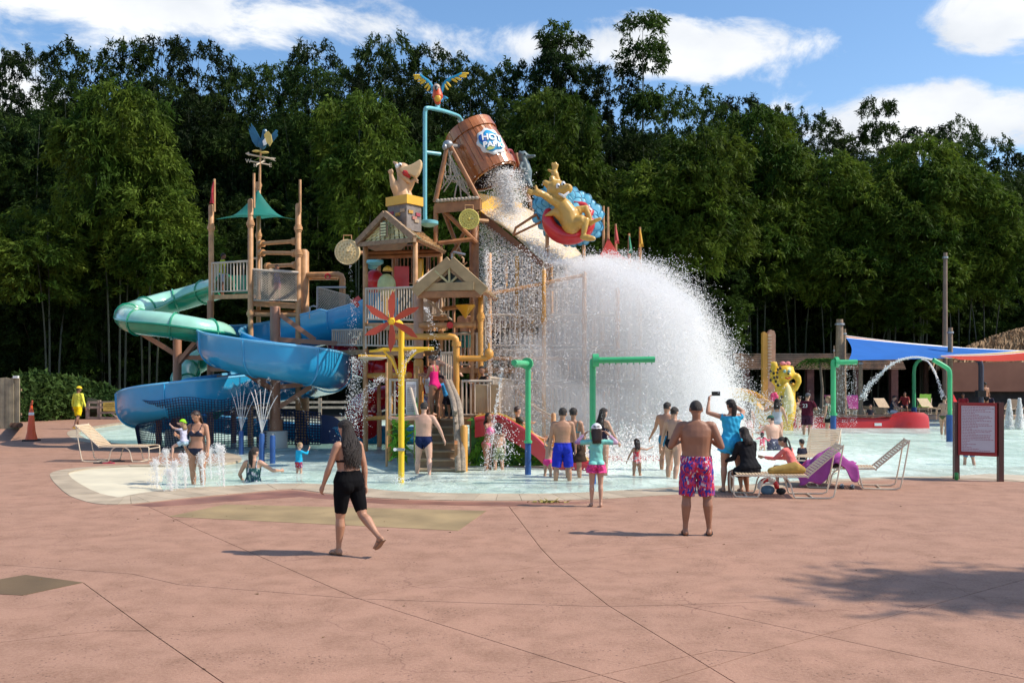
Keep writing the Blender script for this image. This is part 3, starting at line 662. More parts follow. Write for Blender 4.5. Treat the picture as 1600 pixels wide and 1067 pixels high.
def blue_slide():
    root = thing('water_slide', 'big open blue water slide winding twice round its brown columns', 'water slide', P(430, 692, 29.3)*1)
    pp = [(606,478,29.6),(555,497,30),(500,512,30.8),(430,524,31.3),(370,530,30.6),(342,537,29.1),(356,546,27.7),(400,556,27.1),(460,565,27.0),(502,574,27.7),(516,583,29.2),(497,590,30.8),(450,597,31.3),(400,603,30.4),(350,610,28.9),(290,618,27.9),(238,628,28.0),(215,638,29.4),(232,645,31),(290,652,32),(370,660,32.2),(450,668,32),(520,680,31.5),(600,694,31.2),(690,696.5,31)]
    path = [P(*q) for q in pp]
    for q in path: q.z = max(q.z, .35)
    def sect(t):
        r = .60; w = .42
        if t < .06: w = .3
        if t > .8: r, w = .42, .12
        pts = [(-r*1.02, w)]+[(-r*math.cos(a), -r*math.sin(a)*.95) for a in [PI*k/12 for k in range(13)]]+[(r*1.02, w)]
        return pts
    flume(root, path, sect, BLUE, BLUEL, 7)
    # supports
    cm = M('slide_column', (.34, .16, .09), .5, .12, 3)
    for px, top, base, Y, r in ((430, 479, 697, 29.3, .155), (277, 527, 690, 30, .13)):
        a = P(px, top, Y); MB().tube([V((a.x, a.y, .4)), a-V((0, 0, .03)), a], [r, r, r*.9], 16).build('column', cm, root, True)
        mb = MB(); mb.tube([V((a.x, a.y, .45)), V((a.x, a.y, .82))], r*1.45, 16); mb.build('column_sleeve', cm, root, True)
        MB().tube([V((a.x, a.y, -.28)), V((a.x, a.y, .44)), V((a.x, a.y, .47))], [.37, .37, .35], 24).build('footing', M('white_concrete', (.55, .54, .49), .8, .15, 2), root, True)
    for a, b in (((430,605,29.3),(500,598,29.6)), ((430,640,29.3),(486,604,29.4)), ((430,612,29.3),(385,582,28.3)), ((430,530,29.3),(530,537,29.4)), ((438,492,29.3),(492,531,29.5)), ((277,555,30),(222,521,30)), ((277,570,30),(318,520,29.4)), ((277,525,30),(212,520,30)), ((277,558,30),(340,560,29.6)), ((277,640,30),(240,632,29.4)), ((385,575,29),(330,577,30)), ((340,590,29.5),(430,592,29.3))):
        MB().beam(P(*a), P(*b), .12, .14).build('brace', cm, root)
    for px, top, Y in ((248, 655, 29.2), (328, 470, 30.7), (365, 640, 31.5), (391, 640, 30.5)):
        a = P(px, top, Y); MB().cyl(V((a.x, a.y, -.28)), a, .09, n=10).build('column', cm, root, True)
    # safety nets under the lower bend
    NETM = M('dark_blue_netting', (.015, .03, .09), .8, .1, 5)
    def drape(top, bot, r=.011, st=.10):
        mb = MB(); A = [P(*p) for p in top]; B = [P(*p) for p in bot]; A = smooth_path(A, 6); B = smooth_path(B, 6); n = len(A)
        L = sum((A[i+1]-A[i]).length for i in range(n-1)); nx = int(L/st); h = max((A[i]-B[i]).length for i in range(n)); ny = int(h/st)
        def at(Q, u): x = u*(n-1); i = min(int(x), n-2); return Q[i].lerp(Q[i+1], x-i)
        for i in range(nx+1): mb.tube([at(A, i/nx).lerp(at(B, i/nx), j/4) for j in range(5)], r, 3, False)
        for j in range(ny+1): mb.tube([at(A, i/14).lerp(at(B, i/14), j/ny) for i in range(15)], r, 3, False)
        mb.build('safety_net', NETM, root, fix=False)
    drape([(200,612,28.9),(212,622,27.6),(240,627,27.1),(290,620,27.0),(350,625,27.7),(420,606,29)], [(216,694,29.6),(222,700,29),(250,702,28.6),(300,702,28.4),(350,700,28.6),(420,698,29)])
    drape([(438,640,30.2),(470,642,30.2),(501,645,30.2)], [(438,694,30.2),(470,694,30.2),(501,694,30.2)], .02, .09)
    MB().slab([P(502,648,31), P(520,650,31), P(548,668,31), P(560,690,31), P(502,694,31)], (0, 1, 0), .04).build('side_panel', M('deep_blue_panel', (.01, .05, .2), .4, .1, 2), root)
blue_slide()
def green_slide():
    root = thing('tube_slide', 'green enclosed tube slide curling out to the left of the tower', 'water slide', P(277, 690, 30.5))
    pp = [(352,447,31.6),(325,455,32.2),(290,466,32.6),(250,476,32.3),(214,487,31.2),(200,496,29.9),(216,503,29.0),(262,508,28.7),(310,516,28.9),(348,524,29.8),(352,540,31.2),(325,556,32.2),(296,575,32),(288,596,31.2),(310,618,30.8),(345,640,31.2)]
    pts = smooth_path([P(*q) for q in pp], 5); n = len(pts); r = .38
    gu = M('sun_glare_green_tube', (.34, .66, .52), .22, .12, 2, coat=.6); gl = M('deep_green_tube', (.02, .30, .16), .25, .12, 2, coat=.5)  # upper half paler: sun glare on the tube put into its colour
    rings = []
    for i, p in enumerate(pts):
        t = (pts[min(i+1, n-1)]-pts[max(i-1, 0)]).normalized(); s_ = V((t.y, -t.x, 0)).normalized(); u = s_.cross(t)
        if u.z < 0: u = -u
        rings.append((p, s_, u))
    def arc(i, a0, a1, rr, m=10): p, s_, u = rings[i]; return [p+s_*rr*math.cos(a0+(a1-a0)*k/m)+u*rr*math.sin(a0+(a1-a0)*k/m) for k in range(m+1)]
    i = 0
    while i < n-1:
        e = min(i+6, n-1)
        for nm, a0, a1, mt in (('upper_shell', 0, PI, gu), ('lower_shell', PI, 2*PI, gl)):
            MB().loft([arc(j, a0, a1, r)+arc(j, a0, a1, r-.025)[::-1] for j in range(i, e+1)], True, True).build(nm, mt, root, True)
        c = arc(i, 0, 2*PI, r+.02, 16)[:-1]; MB().tube(c, .032, 5, closed=True).build('flange', gl, root, True)
        i = e
    for sd_ in (0, PI): T(root, 'seam', gl, [q[0]+q[1]*(r+.02)*math.cos(sd_) for q in rings], .035, 5)
green_slide()
# ================================================================ SLIDE TOWER (LEFT)
def slide_tower():
    root = thing('slide_tower', 'tall brown post tower with two railed landings above the blue slide', 'tower', P(400, 690, 31)*1)
    root.location.z = 0
    post(root, 330, 320, 31, .085, collars=(356, 520)); post(root, 391.5, 311, 30.0, .085, collars=(350, 490)); post(root, 466, 318, 30.4, .09, collars=(357, 396)); post(root, 404, 288, 32.3, .075, collars=(368, 290))
    post(root, 475, 390, 31.4, .16); post(root, 475, 396, 31.4, .02, GREYM, 394, 'bolt')
    for px, a, b, Y in ((335, 280, 331, 31), (397, 271, 325, 30), (469, 281, 332, 30.4)):
        T(root, 'flag_rod', TAN, [P(px, b, Y-.1), P(px, a, Y-.1)], .045, 6)
    for y1, y2, e in ((381, 377, 0), (395, 396, 0), (416, 414, 10)):
        p, q = P(407+e, y1, 32.2), P(463, y2, 30.4); mb = MB(); mb.cyl(p, q, .065, n=8)
        for s_ in (p, q): mb.cyl(s_.lerp(q if s_ is p else p, .0), s_.lerp(q if s_ is p else p, .08), .12, n=8)
        mb.build('rung', TAN, root, True)
    def Q(px, py, Y): return P(px, py, Y)
    deck(root, [Q(331,461,31), Q(391,459,30.1), Q(400,459.5,32.2), Q(343,461,33)], .14)
    deck(root, [Q(391,470,30.1), Q(466,475,30.4), Q(462,474,32.4), Q(400,470,32.3)], .16)
    railing(root, Q(331,461,30.95), Q(391,459,30.05), 1.02, step=.15); railing(root, Q(331,461,31.1), Q(343,461,33), 1.02)
    railing(root, Q(394,455,32.2), Q(408,455,32.3), 1.1)
    # net basket, two bellied panels
    for (x0, x1, Y0, Y1, s_) in ((396, 420, 30.0, 29.9, .12), (420, 464, 29.9, 30.3, -.14)):
        net(root, [Q(x0,469,Y0), Q(x1,470,Y1), Q(x1,425,Y1), Q(x0,421,Y0)], max(6, int((x1-x0)/3.4)), 12, .014, sag=s_)
    T(root, 'top_rail', RAIL, [Q(393,421,30), Q(420,423.5,29.9), Q(466,426,30.3)], .04)
    T(root, 'beam', TAN, [Q(392,491,30.1), Q(466,492,30.4)], .07); T(root, 'beam', BROWN, [Q(392,487,32), Q(466,488,32)], .06)
    T(root, 'beam', TAN, [Q(475,430,31.4), Q(528,429,31), Q(533,431,31), Q(535,436,31), Q(535,470,31), Q(535,520,31)], .10, 10); T(root, 'beam', TAN, [Q(480,435,31.6), Q(528,435,31.4)], .06)
    T(root, 'valve_wheel', RED, [P(512+4*math.cos(a), 432+4*math.sin(a), 30.9) for a in [PI*k/4 for k in range(8)]]+[P(516, 432, 30.9)], .03, 5)
    # climbing net between the tower and the fort
    net(root, [Q(497,492,30.6), Q(560,500,29.6), Q(545,462,30), Q(497,449,30.6)], 16, 9, .013)
    T(root, 'net_frame', GREYM, [Q(496,495,30.6), Q(496,449,30.6), Q(540,449,30.4)], .04); T(root, 'net_frame', GREYM, [Q(484,498,30.2), Q(484,480,30.2), Q(490,478,30.2), Q(496,480,30.2)], .03)
    MB().slab([Q(333,430,33), Q(388,430,33), Q(388,458,33), Q(333,458,33)], (0, 1, 0), .04).build('back_panel', M('green_panel', (.02, .2, .14), .4, .1, 2), root)
    # canopy
    cm = M('green_canopy_cloth', (.015, .22, .17), .6, .08, 3, transl=.3); pk = Q(403, 297, 31.1)
    cr = [Q(336,343,30.9), Q(391,336,29.9), Q(463,343,30.4), Q(410,342,33)]
    c_root = thing('canopy', 'peaked dark green cloth canopy stretched over the slide tower', 'canopy', (pk.x, pk.y, cr[0].z))
    for i in range(4):
        a, b = cr[i], cr[(i+1) % 4]; rows = []
        for j in range(9):
            v = j/8; row = []
            for k in range(13):
                u = k/12; e = a.lerp(b, u); mid = (a+b)/2; e = e.lerp((pk+mid)/2, .13*math.sin(u*PI))
                p = pk.lerp(e, v); p.z -= .28*math.sin(v*PI)*(1-.2*math.sin(u*PI)); row.append(p)
            rows.append(row)
        MB().loft(rows, False, False).build('cloth_panel', cm, c_root, True)
    # pennant
    f = thing('flag', 'small red pennant at the top left of the slide tower', 'flag', Q(335, 318, 30.9))
    rows = [[Q(334.5-x*(.2+.8*v)*7.5+.8*math.sin(v*6+x*3), 284+v*34, 30.85+.06*math.sin(x*6+v*3)) for x in (0, .33, .66, 1)] for v in [k/8 for k in range(9)]]
    MB().loft(rows, False, False).build('pennant', M('red_flag_cloth', (.5, .03, .05), .7, .1, 4, transl=.2), f, True); T(f, 'cord', ROPE, [Q(335, 283, 30.88), Q(335, 320, 30.88)], .012, 4)
    # weathervane
    w = thing('weathervane', 'blue pelican weathervane with compass letters on the mast of the slide tower', 'weathervane', Q(406, 296, 32.2))
    YY = 32.2; im = M('cream_metal', (.62, .50, .36), .5, .08, 4)
    T(w, 'mast', TAN, [Q(405.5,296,YY), Q(406.5,258,YY), Q(407.5,232,YY)], [.05,.035,.025], 7)
    T(w, 'compass_bar', im, [Q(391,252,YY), Q(422,258,YY)], .025, 5); T(w, 'compass_bar', im, [Q(400,258,YY-.5), Q(412,252,YY+.5)], .025, 5)
    T(w, 'arrow_shaft', im, [Q(386,241,YY), Q(428,249,YY)], .03, 5)
    MB().slab([Q(383,240,YY), Q(389,237.5,YY), Q(389,243.5,YY)], (0, 1, 0), .03).build('arrow_head', im, w)
    MB().slab([Q(424,246,YY), Q(431,247,YY), Q(428.5,249.5,YY), Q(431,252,YY), Q(423,250,YY)], (0, 1, 0), .03).build('arrow_tail', im, w)
    for ch, x, y, dy in (('W', 388, 252, 0), ('E', 422.5, 258.5, 0), ('S', 413, 251, .5), ('N', 399, 259, -.5)):
        text_mesh(ch, .19 if ch in 'WE' else .15, 'letter', im, w, Q(x, y, YY+dy), (PI/2, 0, 0), .015)
    bl = M('pelican_blue', (.02, .12, .22), .5, .15, 6); ye = M('pelican_yellow', (.62, .45, .12), .5, .1, 6)
    def px_poly(pts, name, mat, par, Y, th=.06): return MB().slab([Q(x, y, Y) for x, y in pts], (0, 1, 0), th).build(name, mat, par)
    px_poly([(407,230),(400,229),(394,221),(390,209),(388,201),(391.5,204),(389,196),(393,200),(392,192.5),(397,199),(401,206),(405,214),(408,221),(413,226),(411,231)], 'wing', bl, w, YY)
    px_poly([(417,224),(420,218),(424,211),(428,206),(431,202.5),(434,204),(432,208),(434,211),(431,215),(428,219),(423,224),(419,228)], 'wing', bl, w, YY+.08)
    mb = MB(); mb.ell(Q(410,225,YY-.02), (.14,.12,.2)); mb.limb([Q(410,222,YY-.04), Q(412,213,YY-.06), Q(414,206,YY-.08)], [.09,.07,.09]); sculpt(mb, 'body', bl, w, .02, 2)
    px_poly([(412,207),(419,205),(423,210),(425,221),(421,228),(416,222),(413,214)], 'bill', ye, w, YY-.14, .08); px_poly([(410,221),(414,216),(417,225),(412,228)], 'breast', WHITE, w, YY-.15, .03)
    for sg, x in ((-1, 401), (1, 413)): mb = MB(); mb.ell(Q(x, 237.5+sg, YY-.08), (.16, .07, .04)); mb.build('foot', ye, w, True)
    MB().ell(Q(415,204.5,YY-.2), .035, 8, 6).build('eye', WHITE, w, True)
slide_tower()
# ================================================================ CENTRAL FORT
def gable_roof(root, A, B, apexA, apexB, C, D, shingle, gmat, th=.08, rows=9):
    """A,B eave ends left side (front,back); C,D right side (front,back); apexA,B front/back ridge ends"""
    for (e0, e1) in ((A, B), (C, D)):
        nrm = (e1-e0).cross(apexA-e0).normalized()
        if nrm.z < 0: nrm = -nrm
        MB().slab([e0-nrm*th, e1-nrm*th, apexB-nrm*th, apexA-nrm*th], nrm, th*.9).build('roof_deck', BROWN, root)
        mb = MB(); cols = 15; L = (e1-e0).length/cols      # overlapping shingles, each a small wedge
        for j in range(rows):
            for i in range(cols+1):
                u0 = max(0, (i-.5*(j % 2))/cols); u1 = min(1, (i+1-.5*(j % 2))/cols)
                if u1-u0 < .02: continue
                g = .08/cols; u0 += g; u1 -= g; v0 = j/rows; v1 = (j+1.25)/rows; v1 = min(v1, 1)
                def at(u, v): return e0.lerp(e1, u).lerp(apexA.lerp(apexB, u), v)
                lift = random.uniform(.035, .055); p = [at(u0, v0), at(u1, v0), at(u1, v1), at(u0, v1)]
                tp = [p[0]+nrm*lift, p[1]+nrm*lift, p[2]+nrm*.012, p[3]+nrm*.012]
                mb.add(p+tp, [(4, 5, 6, 7), (0, 4, 7, 3), (1, 2, 6, 5), (0, 1, 5, 4)])
        o = mb.build('shingle_courses', shingle, root); o['kind'] = 'stuff'
def fort():
    root = thing('play_fort', 'tall multi-level brown and ochre play structure with shingled roofs, stairs and pipes under the bucket', 'play structure', (G(650, 700)))
    Q = P
    # ---- upper shingled roof
    sh = M('roof_shingle', (.56, .38, .20), .85, .3, 7, .3, 30)
    A, C, ap = Q(560,380,27.6), Q(649,372,25.9), Q(604,334,26.75)
    rd = V((.62, 2.9, 0)); B, D, ab = A+rd, C+rd, ap+rd*.95
    gable_roof(root, A, B, ap, ab, C, D, sh, None)
    gs = M('sage_shingle', (.80, .77, .44), .8, .2, 6); nrm = (C-A).cross(ap-A).normalized()
    if nrm.y > 0: nrm = -nrm
    inn = -nrm*.12
    MB().slab([A+inn*2, C+inn*2, ap+inn*2+V((0, 0, -.05))], nrm, .1).build('gable_wall', M('sage_board', (.10, .12, .06), .8), root)
    mb = MB(); R_ = 8
    for j in range(R_):
        v0, v1 = j/R_, (j+1.15)/R_; ncol = 11-j
        for i in range(ncol+1):
            u0 = (i-.5*(j % 2))/ncol; u1 = u0+1/ncol-.028; u0 = max(u0, 0); u1 = min(u1, 1)
            if u1 <= u0: continue
            def at(u, v): v = min(v, .98); return A.lerp(ap, v).lerp(C.lerp(ap, v), u)+inn*.85
            p = [at(u0, v0), at(u1, v0), at(u1, v1), at(u0, v1)]; l = random.uniform(.03, .075); tp = [p[0]+nrm*l, p[1]+nrm*l, p[2]+nrm*.01, p[3]+nrm*.01]
            mb.add(p+tp, [(4, 5, 6, 7), (0, 4, 7, 3), (1, 2, 6, 5), (0, 1, 5, 4)])
    o = mb.build('gable_shingles', gs, root); o['kind'] = 'stuff'
    for a, b in ((A, ap), (C, ap)): MB().beam(a+nrm*.06, b+nrm*.06, .10, .16).build('barge_board', WOOD, root)
    MB().beam(A+nrm*.02+V((0, 0, -.05)), C+nrm*.02+V((0, 0, -.05)), .1, .12).build('tie_beam', WOOD, root)
    w = Q(604.5,359,26.75)+nrm*.08; x = (C-A).normalized()
    win = MB().slab([w-x*.13+V((0,0,-.2)), w+x*.13+V((0,0,-.2)), w+x*.13+V((0,0,.1)), w+x*.08+V((0,0,.2)), w+V((0,0,.24)), w-x*.08+V((0,0,.2)), w-x*.13+V((0,0,.1))], nrm, .03).build('window', M('sage_dark', (.12, .15, .08), .7), root)
    for k in range(5): MB().beam(w-x*.11+V((0,0,-.16+.08*k))+nrm*.05, w+x*.11+V((0,0,-.16+.08*k))+nrm*.05, .02, .045).build('slat', gs, win)
    for sg in (-1, 1): MB().beam(w+x*.15*sg+V((0,0,-.22))+nrm*.03, w+x*.15*sg+V((0,0,.12))+nrm*.03, .04, .04).build('frame', WOOD, win)
    # ---- posts
    post(root, 571, 384, 27.8, .075); post(root, 592, 380, 29.8, .06); post(root, 649, 378, 26.2, .07, bot=500); post(root, 615, 385, 30.2, .06); post(root, 688, 386, 29, .065, collars=(500,)); 
    post(root, 654, 458, 25.3, .13, M('thick_post_paint', (.42, .25, .16), .5), bot=560); post(root, 654, 560, 25.3, .13, ORANGE)
    post(root, 751, 456, 25.0, .07, ORANGE, collars=(495,)); post(root, 738, 458, 26.6, .055, collars=(478, 510, 560)); post(root, 609, 556, 24.6, .07, ORANGE, collars=(597,)); post(root, 690, 458, 27, .05, collars=(500, 560)); post(root, 741, 330, 29.5, .15, BROWN); post(root, 713, 640, 24.3, .07, ORANGE); 
    post(root, 594, 640, 30, .05, BROWN); post(root, 620, 400, 31, .05, BROWN); post(root, 668, 400, 31, .05, BROWN); post(root, 709, 400, 31, .05, BROWN)
    post(root, 725, 664, 21.8, .085, ORANGE)
    # ---- porch roof
    A, C, ap = Q(648,458,24.3), Q(757,456,23.9), Q(704,408,24.1); rd = V((.3, 2.3, 0)); B, D, ab = A+rd, C+rd, ap+rd
    gable_roof(root, A, B, ap, ab, C, D, sh, None, rows=6)
    nrm = V((0, -1, 0)); oldw = M('old_board', (.42, .29, .15), .85, .2, 3)
    for a, b in ((A, ap), (C, ap)): MB().beam(a+nrm*.05, b+nrm*.05, .1, .26).build('barge_board', oldw, root); MB().beam(a.lerp(V((ap.x, ap.y, a.z)), .16)+nrm*-.02, ap+V((0, 0, -.2))+nrm*-.02, .08, .12).build('inner_board', WOOD, root)
    MB().beam(A+V((.25, -.03, .14)), C+V((-.25, -.03, .14)), .1, .2).build('tie_beam', oldw, root); MB().beam(A+V((.1, 0, -.05)), C+V((-.1, 0, -.05)), .12, .16).build('tie_beam', BROWN, root)
    MB().slab([A+V((.4, .12, .2)), C+V((-.4, .12, .2)), ap+V((0, .12, -.25))], (0, 1, 0), .05).build('gable_wall', M('blue_grey_panel', (.10, .14, .15), .6), root)
    ym = M('pale_yellow_trim', (.52, .44, .22), .6, .15, 8); b0 = (A+C)/2+V((0, 0, .22))
    for dx, dz in ((0, .5), (-.36, .32), (.36, .32)): MB().beam(b0, b0+V((dx, 0, dz)), .05, .085 if dx else .11, (0, 1, 0)).build('sunburst_trim', ym, root)
    # ---- floors
    deck(root, [Q(571,505,27.8), Q(653,507,25.5), Q(700,507,27.4), Q(640,505,30)], .18); deck(root, [Q(668,494,26.6), Q(700,494,26.6), Q(700,494,28.5), Q(668,494,28.5)], .12)
    deck(root, [Q(515,548,30), Q(571,546,28), Q(650,548,26.5), Q(690,548,29), Q(600,547,31.5)], .15)
    deck(root, [Q(609,654,24.4), Q(800,654,24.4), Q(830,650,27.5), Q(609,650,27.5)], .16)
    deck(root, [Q(690,575,27), Q(800,575,26.6), Q(860,573,29), Q(690,573,29.5)], .14)
    railing(root, Q(572,504,27.6), Q(653,506,25.4), .97, step=.14); railing(root, Q(655,507,25.6), Q(688,507,27.6), .97); railing(root, Q(664,497,26.5), Q(700,497,26.6), .75, step=.09)
    railing(root, Q(520,544,29.6), Q(572,545,27.8), .55); railing(root, Q(572,545,27.7), Q(650,547,26.3), .62); railing(root, Q(690,575,27), Q(745,575,26.6), .95, step=.12)
    railing(root, Q(610,654,24.35), Q(652,654,24.35), .98, step=.12); railing(root, Q(722,654,24.3), Q(770,654,24.3), .95, step=.11); railing(root, Q(690,600,24.9), Q(712,600,24.5), .8, step=.1)
    railing(root, Q(620,448,30.5), Q(690,446,30.5), 1.3, BROWN, step=.12); railing(root, Q(765,648,24.4), Q(800,648,26.5), .95, step=.12)
    # sloping stair rail behind the upper roof
    for a, b in (((652,440,25.9),(690,412,28)), ((668,470,26),(705,500,27))): T(root, 'stair_rail', RAIL, [Q(*a), Q(*b)], .035, 6); 
    for y in (392, 398): T(root, 'beam', BROWN, [Q(575, y+4, 28), Q(690, y, 28.6)], .06, 6)
    T(root, 'lattice', RAIL, [Q(626+4.5*k, 397 if k % 2 else 401, 30.4) for k in range(14)], .025, 5)
    # ---- ochre pipes
    T(root, 'pipe', ORANGE, [Q(612,526,24.9), Q(704,526,24.3), Q(709,527,24.3), Q(712,530,24.3), Q(713,536,24.3), Q(713,640,24.3)], .085, 12); T(root, 'pipe', ORANGE, [Q(713,560,24.3), Q(758,560,24.3), Q(763,558,24.3), Q(766,554,24.3), Q(766,549,24.3)], .075, 10)
    mb = MB(); mb.ell(Q(764,553,24.3), (.12,.12,.14)); mb.cyl(Q(764,548,24.3), Q(764,536,24.3), .03, n=8); mb.build('pipe_fitting', ORANGE, root, True)
    for a, b, r_ in (((713,534),(713,541),.12), ((714,560),(718,560),.11)): MB().cyl(Q(*a,24.3), Q(*b,24.3), r_, n=12).build('pipe_fitting', ORANGE, root, True)
    T(root, 'pipe', TAN, [Q(655,508,25.2), Q(748,508,25.1)], .075, 10); [MB().cyl(Q(x, 508, 25.1), Q(x+3, 508, 25.1), .12, n=10).build('pipe_fitting', TAN, root, True) for x in (741, 746)]
    T(root, 'pipe', TAN, [Q(691,483,25.8), Q(738,477,26.2)], .06, 9); MB().cyl(Q(703,508,24.95), Q(703,508,25.25), .09, n=10).build('valve_wheel', RED, root, True)
    T(root, 'pipe', ORANGE, [Q(572,587,28), Q(640,586,25.5)], .08, 9); T(root, 'pipe', ORANGE, [Q(572,654,28), Q(609,652,25)], .06, 8)
    T(root, 'hook_pipe', ORANGE, [Q(608,560,24.5), Q(609,555,24.5), Q(613,557,24.4), Q(618,572,24.2), Q(621,585,24)], .035, 6)
    for x, y0 in ((648, 573), (657, 583)): T(root, 'hand_hold', TAN, [Q(x,y0+18,24.7), Q(x,y0+1,24.7), Q(x+2,y0,24.7), Q(x+6,y0,24.7), Q(x+6,y0+18,24.7)], .022, 5)
    # dumping cone under the pipe
    mb = MB(); mb.tube([Q(727,497,25.6), Q(727,487,25.6), Q(727,477,25.6)], [.02, .14, .28], 14); mb.build('tipping_cone', YGLASS, root, True)
    # ---- turquoise dishes, red and yellow toys on the upper level
    for x, y, Y, r in ((586, 411, 27.6, .25), (582, 417, 28, .16), (624, 370, 26, .01)):
        if r > .1: MB().tube([Q(x, y+4, Y), Q(x, y, Y), Q(x, y-4, Y)], [r*.5, r, r*.96], 18).build('dish', TEAL, root, True)
    mb = MB(); mb.ell(Q(585,440,29), (.32,.3,.36)); mb.build('red_dome', RED, root, True); mb = MB(); mb.ell(Q(604,446,27.6), (.27,.25,.34)); mb.build('pale_barrel', M('pale_lime', (.50, .55, .25), .5), root, True); MB().tube([Q(606,424,27.5), Q(606,419,27.5), Q(606,415,27.5)], [.15, .13, .03], 12).build('yellow_cap', YGLASS, root, True)
    MB().slab([Q(616,416,29), Q(639,416,29), Q(639,450,29), Q(616,450,29)], (0, 1, 0), .05).build('play_panel', RED, root); MB().cyl(Q(655,455,29), Q(656,405,29), .12, n=10).build('yellow_post', YGLASS, root, True)
    for x, m in ((581, BLUE), (590, BLUE), (604, YGLASS)): MB().cyl(Q(x,500,27.6), Q(x,458,27.6), .09, n=9).build('play_tube', m, root, True)
    # lantern-like silo by the porch
    mb = MB(); mb.tube([Q(725,434,27), Q(727,420,27), Q(720,418,27), Q(730,410,27)], [.10,.12,.02,.02], 10); mb.tube([Q(724,411,27), Q(724,404,27), Q(721,402,27)], .03, 6); mb.build('nozzle', TAN, root, True)
    T(root, 'pipe', GREYM, [Q(706,404,28), Q(706,397,28), Q(709,394,28), Q(727,398,28)], .035, 7)
    # ---- red tube slide inside
    red = M('red_tube_plastic', (.42, .006, .012), .18, .1, 2, coat=.6)
    pts = smooth_path([Q(565,492,30), Q(548,503,30.5), Q(530,540,31), Q(545,562,30), Q(580,572,29), Q(640,585,28.6), Q(668,600,29), Q(660,616,30.5), Q(600,622,31.5), Q(560,640,31), Q(575,668,30)], 5)
    i = 0
    while i < len(pts)-1: e = min(i+7, len(pts)-1); MB().tube(pts[i:e+1], .42, 14).build('red_tube_section', red, root, True); MB().tube([pts[i], pts[i].lerp(pts[min(i+1, e)], .3)], .47, 14).build('flange', red, root, True); i = e
    MB().slab([Q(548,470,29.2), Q(560,462,29.2), Q(567,472,29.2), Q(558,481,29.2)], (0, 1, 0), .2).build('red_sign_box', RED, root)
    # ---- white notice board by the stairs
    b = MB().slab([Q(634,596,23.9), Q(650,596,23.9), Q(650,648,23.9), Q(634,648,23.9)], (0, 1, 0), .04).build('notice_board', M('notice_white', (.70, .66, .66), .5, .05, 3), root)
    rr = random.Random(3); mb = MB()
    for k in range(16):
        x = 636
        while x < 648: w_ = rr.uniform(1, 3); mb.slab([Q(x, 601+k*2.7, 23.888), Q(min(x+w_, 648.5), 601+k*2.7, 23.888), Q(min(x+w_, 648.5), 602+k*2.7, 23.888), Q(x, 602+k*2.7, 23.888)], (0, 1, 0), .004); x += w_+.6
    mb.build('lettering', M('grey_print', (.35, .28, .28), .7), b)
    # ---- stairs
    st = M('stair_boards', (.36, .235, .145), .7, .2, 4); nst = 7
    for k in range(nst):
        f = k/(nst-1); y0 = 21.75+f*2.45; z = .02+f*1.02-.05; x0 = Q(652-f*-1, 700, y0).x; x1 = Q(711-f*1, 700, y0).x
        s_ = MB().box(((x0+x1)/2, y0+.2, (z+.0)/2-.14+.02), (x1-x0, .42, z+.28)).build('step', st, root)
        MB().box(((x0+x1)/2, y0+.17, z+.035), (x1-x0+.02, .46, .035)).build('tread', M('tread_paint', (.47, .34, .22), .6, .15, 4), s_)
    for x in (650, 712.5):
        a, b = Q(x, 724, 21.6), Q(x, 650, 24.3); a.z = .35; b.z = 1.35
        MB().beam(a, b, .07, .5).build('stringer', BROWN if x > 700 else M('green_leaf_board', (.06, .22, .05), .6, .4, 8), root)
    # rope-wrapped grey stair rail on the right
    lg = M('rough_log', (.30, .24, .18), .9, .3, 12, .8, 25)
    for dx, dy in ((0, 0), (7, .05)):
        a, b, c = Q(716+dx, 736, 21.55+dy), Q(711+dx, 640, 22.2), Q(698+dx*.7, 597, 24); T(root, 'log_rail', lg, smooth_path([a, b, c], 5), [.075]*11, 9)
    net(root, [Q(716,720,21.7), Q(717,655,24), Q(706,603,24), Q(711,645,21.9)], 12, 5, .03, lg, name='rope_infill')
    T(root, 'hand_rail', RAIL, [Q(652,706,21.6), Q(652,664,21.7), Q(654,661,21.8), Q(656,664,21.9), Q(657,706,22)], .03, 7); T(root, 'hand_rail', RAIL, [Q(655,660,21.8), Q(640,600,24.2)], .04, 7)
    # leafy painted panels
    lf = leaf_mat('painted_leaves', (.06, .26, .03), (.22, .48, .06), .1); gb = M('green_panel_board', (.03, .13, .03), .7, .3, 5)
    r = np.random.default_rng(4)
    for poly in ([(613,660),(634,660),(634,715),(613,715)], [(736,652),(790,652),(868,720),(868,727),(736,727)]):
        Yp = 23.4 if poly[0][0] < 700 else 23.2
        MB().slab([Q(x, y, Yp) for x, y in poly], (0, 1, 0), .06).build('leaf_panel', gb, root)
        pts_ = []
        xs = [p[0] for p in poly]; ys = [p[1] for p in poly]
        while len(pts_) < (260 if Yp < 23.3 else 90):
            x, y = random.uniform(min(xs), max(xs)), random.uniform(min(ys), max(ys))
            if len(poly) == 5 and y < 652+(x-790)*.88: continue
            pts_.append(Q(x, y, Yp-.03))
        c = np.array([tuple(p) for p in pts_])-np.array(root.location); d = r.normal(size=(len(c), 3)); d[:, 1] = -.15; d[:, 2] -= .5
        o = soup('leaf_relief', leaves(c, d, .26, .10, r), lf, root); o['kind'] = 'stuff'
    # tan panels on the rail
    for x0, x1 in ((741, 764), (765, 782)):
        p_ = MB().slab([Q(x0,600,24.1), Q(x1,600,24.1), Q(x1-1,645,24.1), Q(x0,645,24.1)], (0, 1, 0), .05).build('tan_panel', M('tan_panel', (.38, .28, .16), .6, .12, 3), root)
        T(p_, 'panel_edge', RAIL, [Q(x0+1,644,24.05), Q(x0+1,601,24.05), Q(x1-2,601,24.05), Q(x1-1.5,644,24.05)], .02, 5)
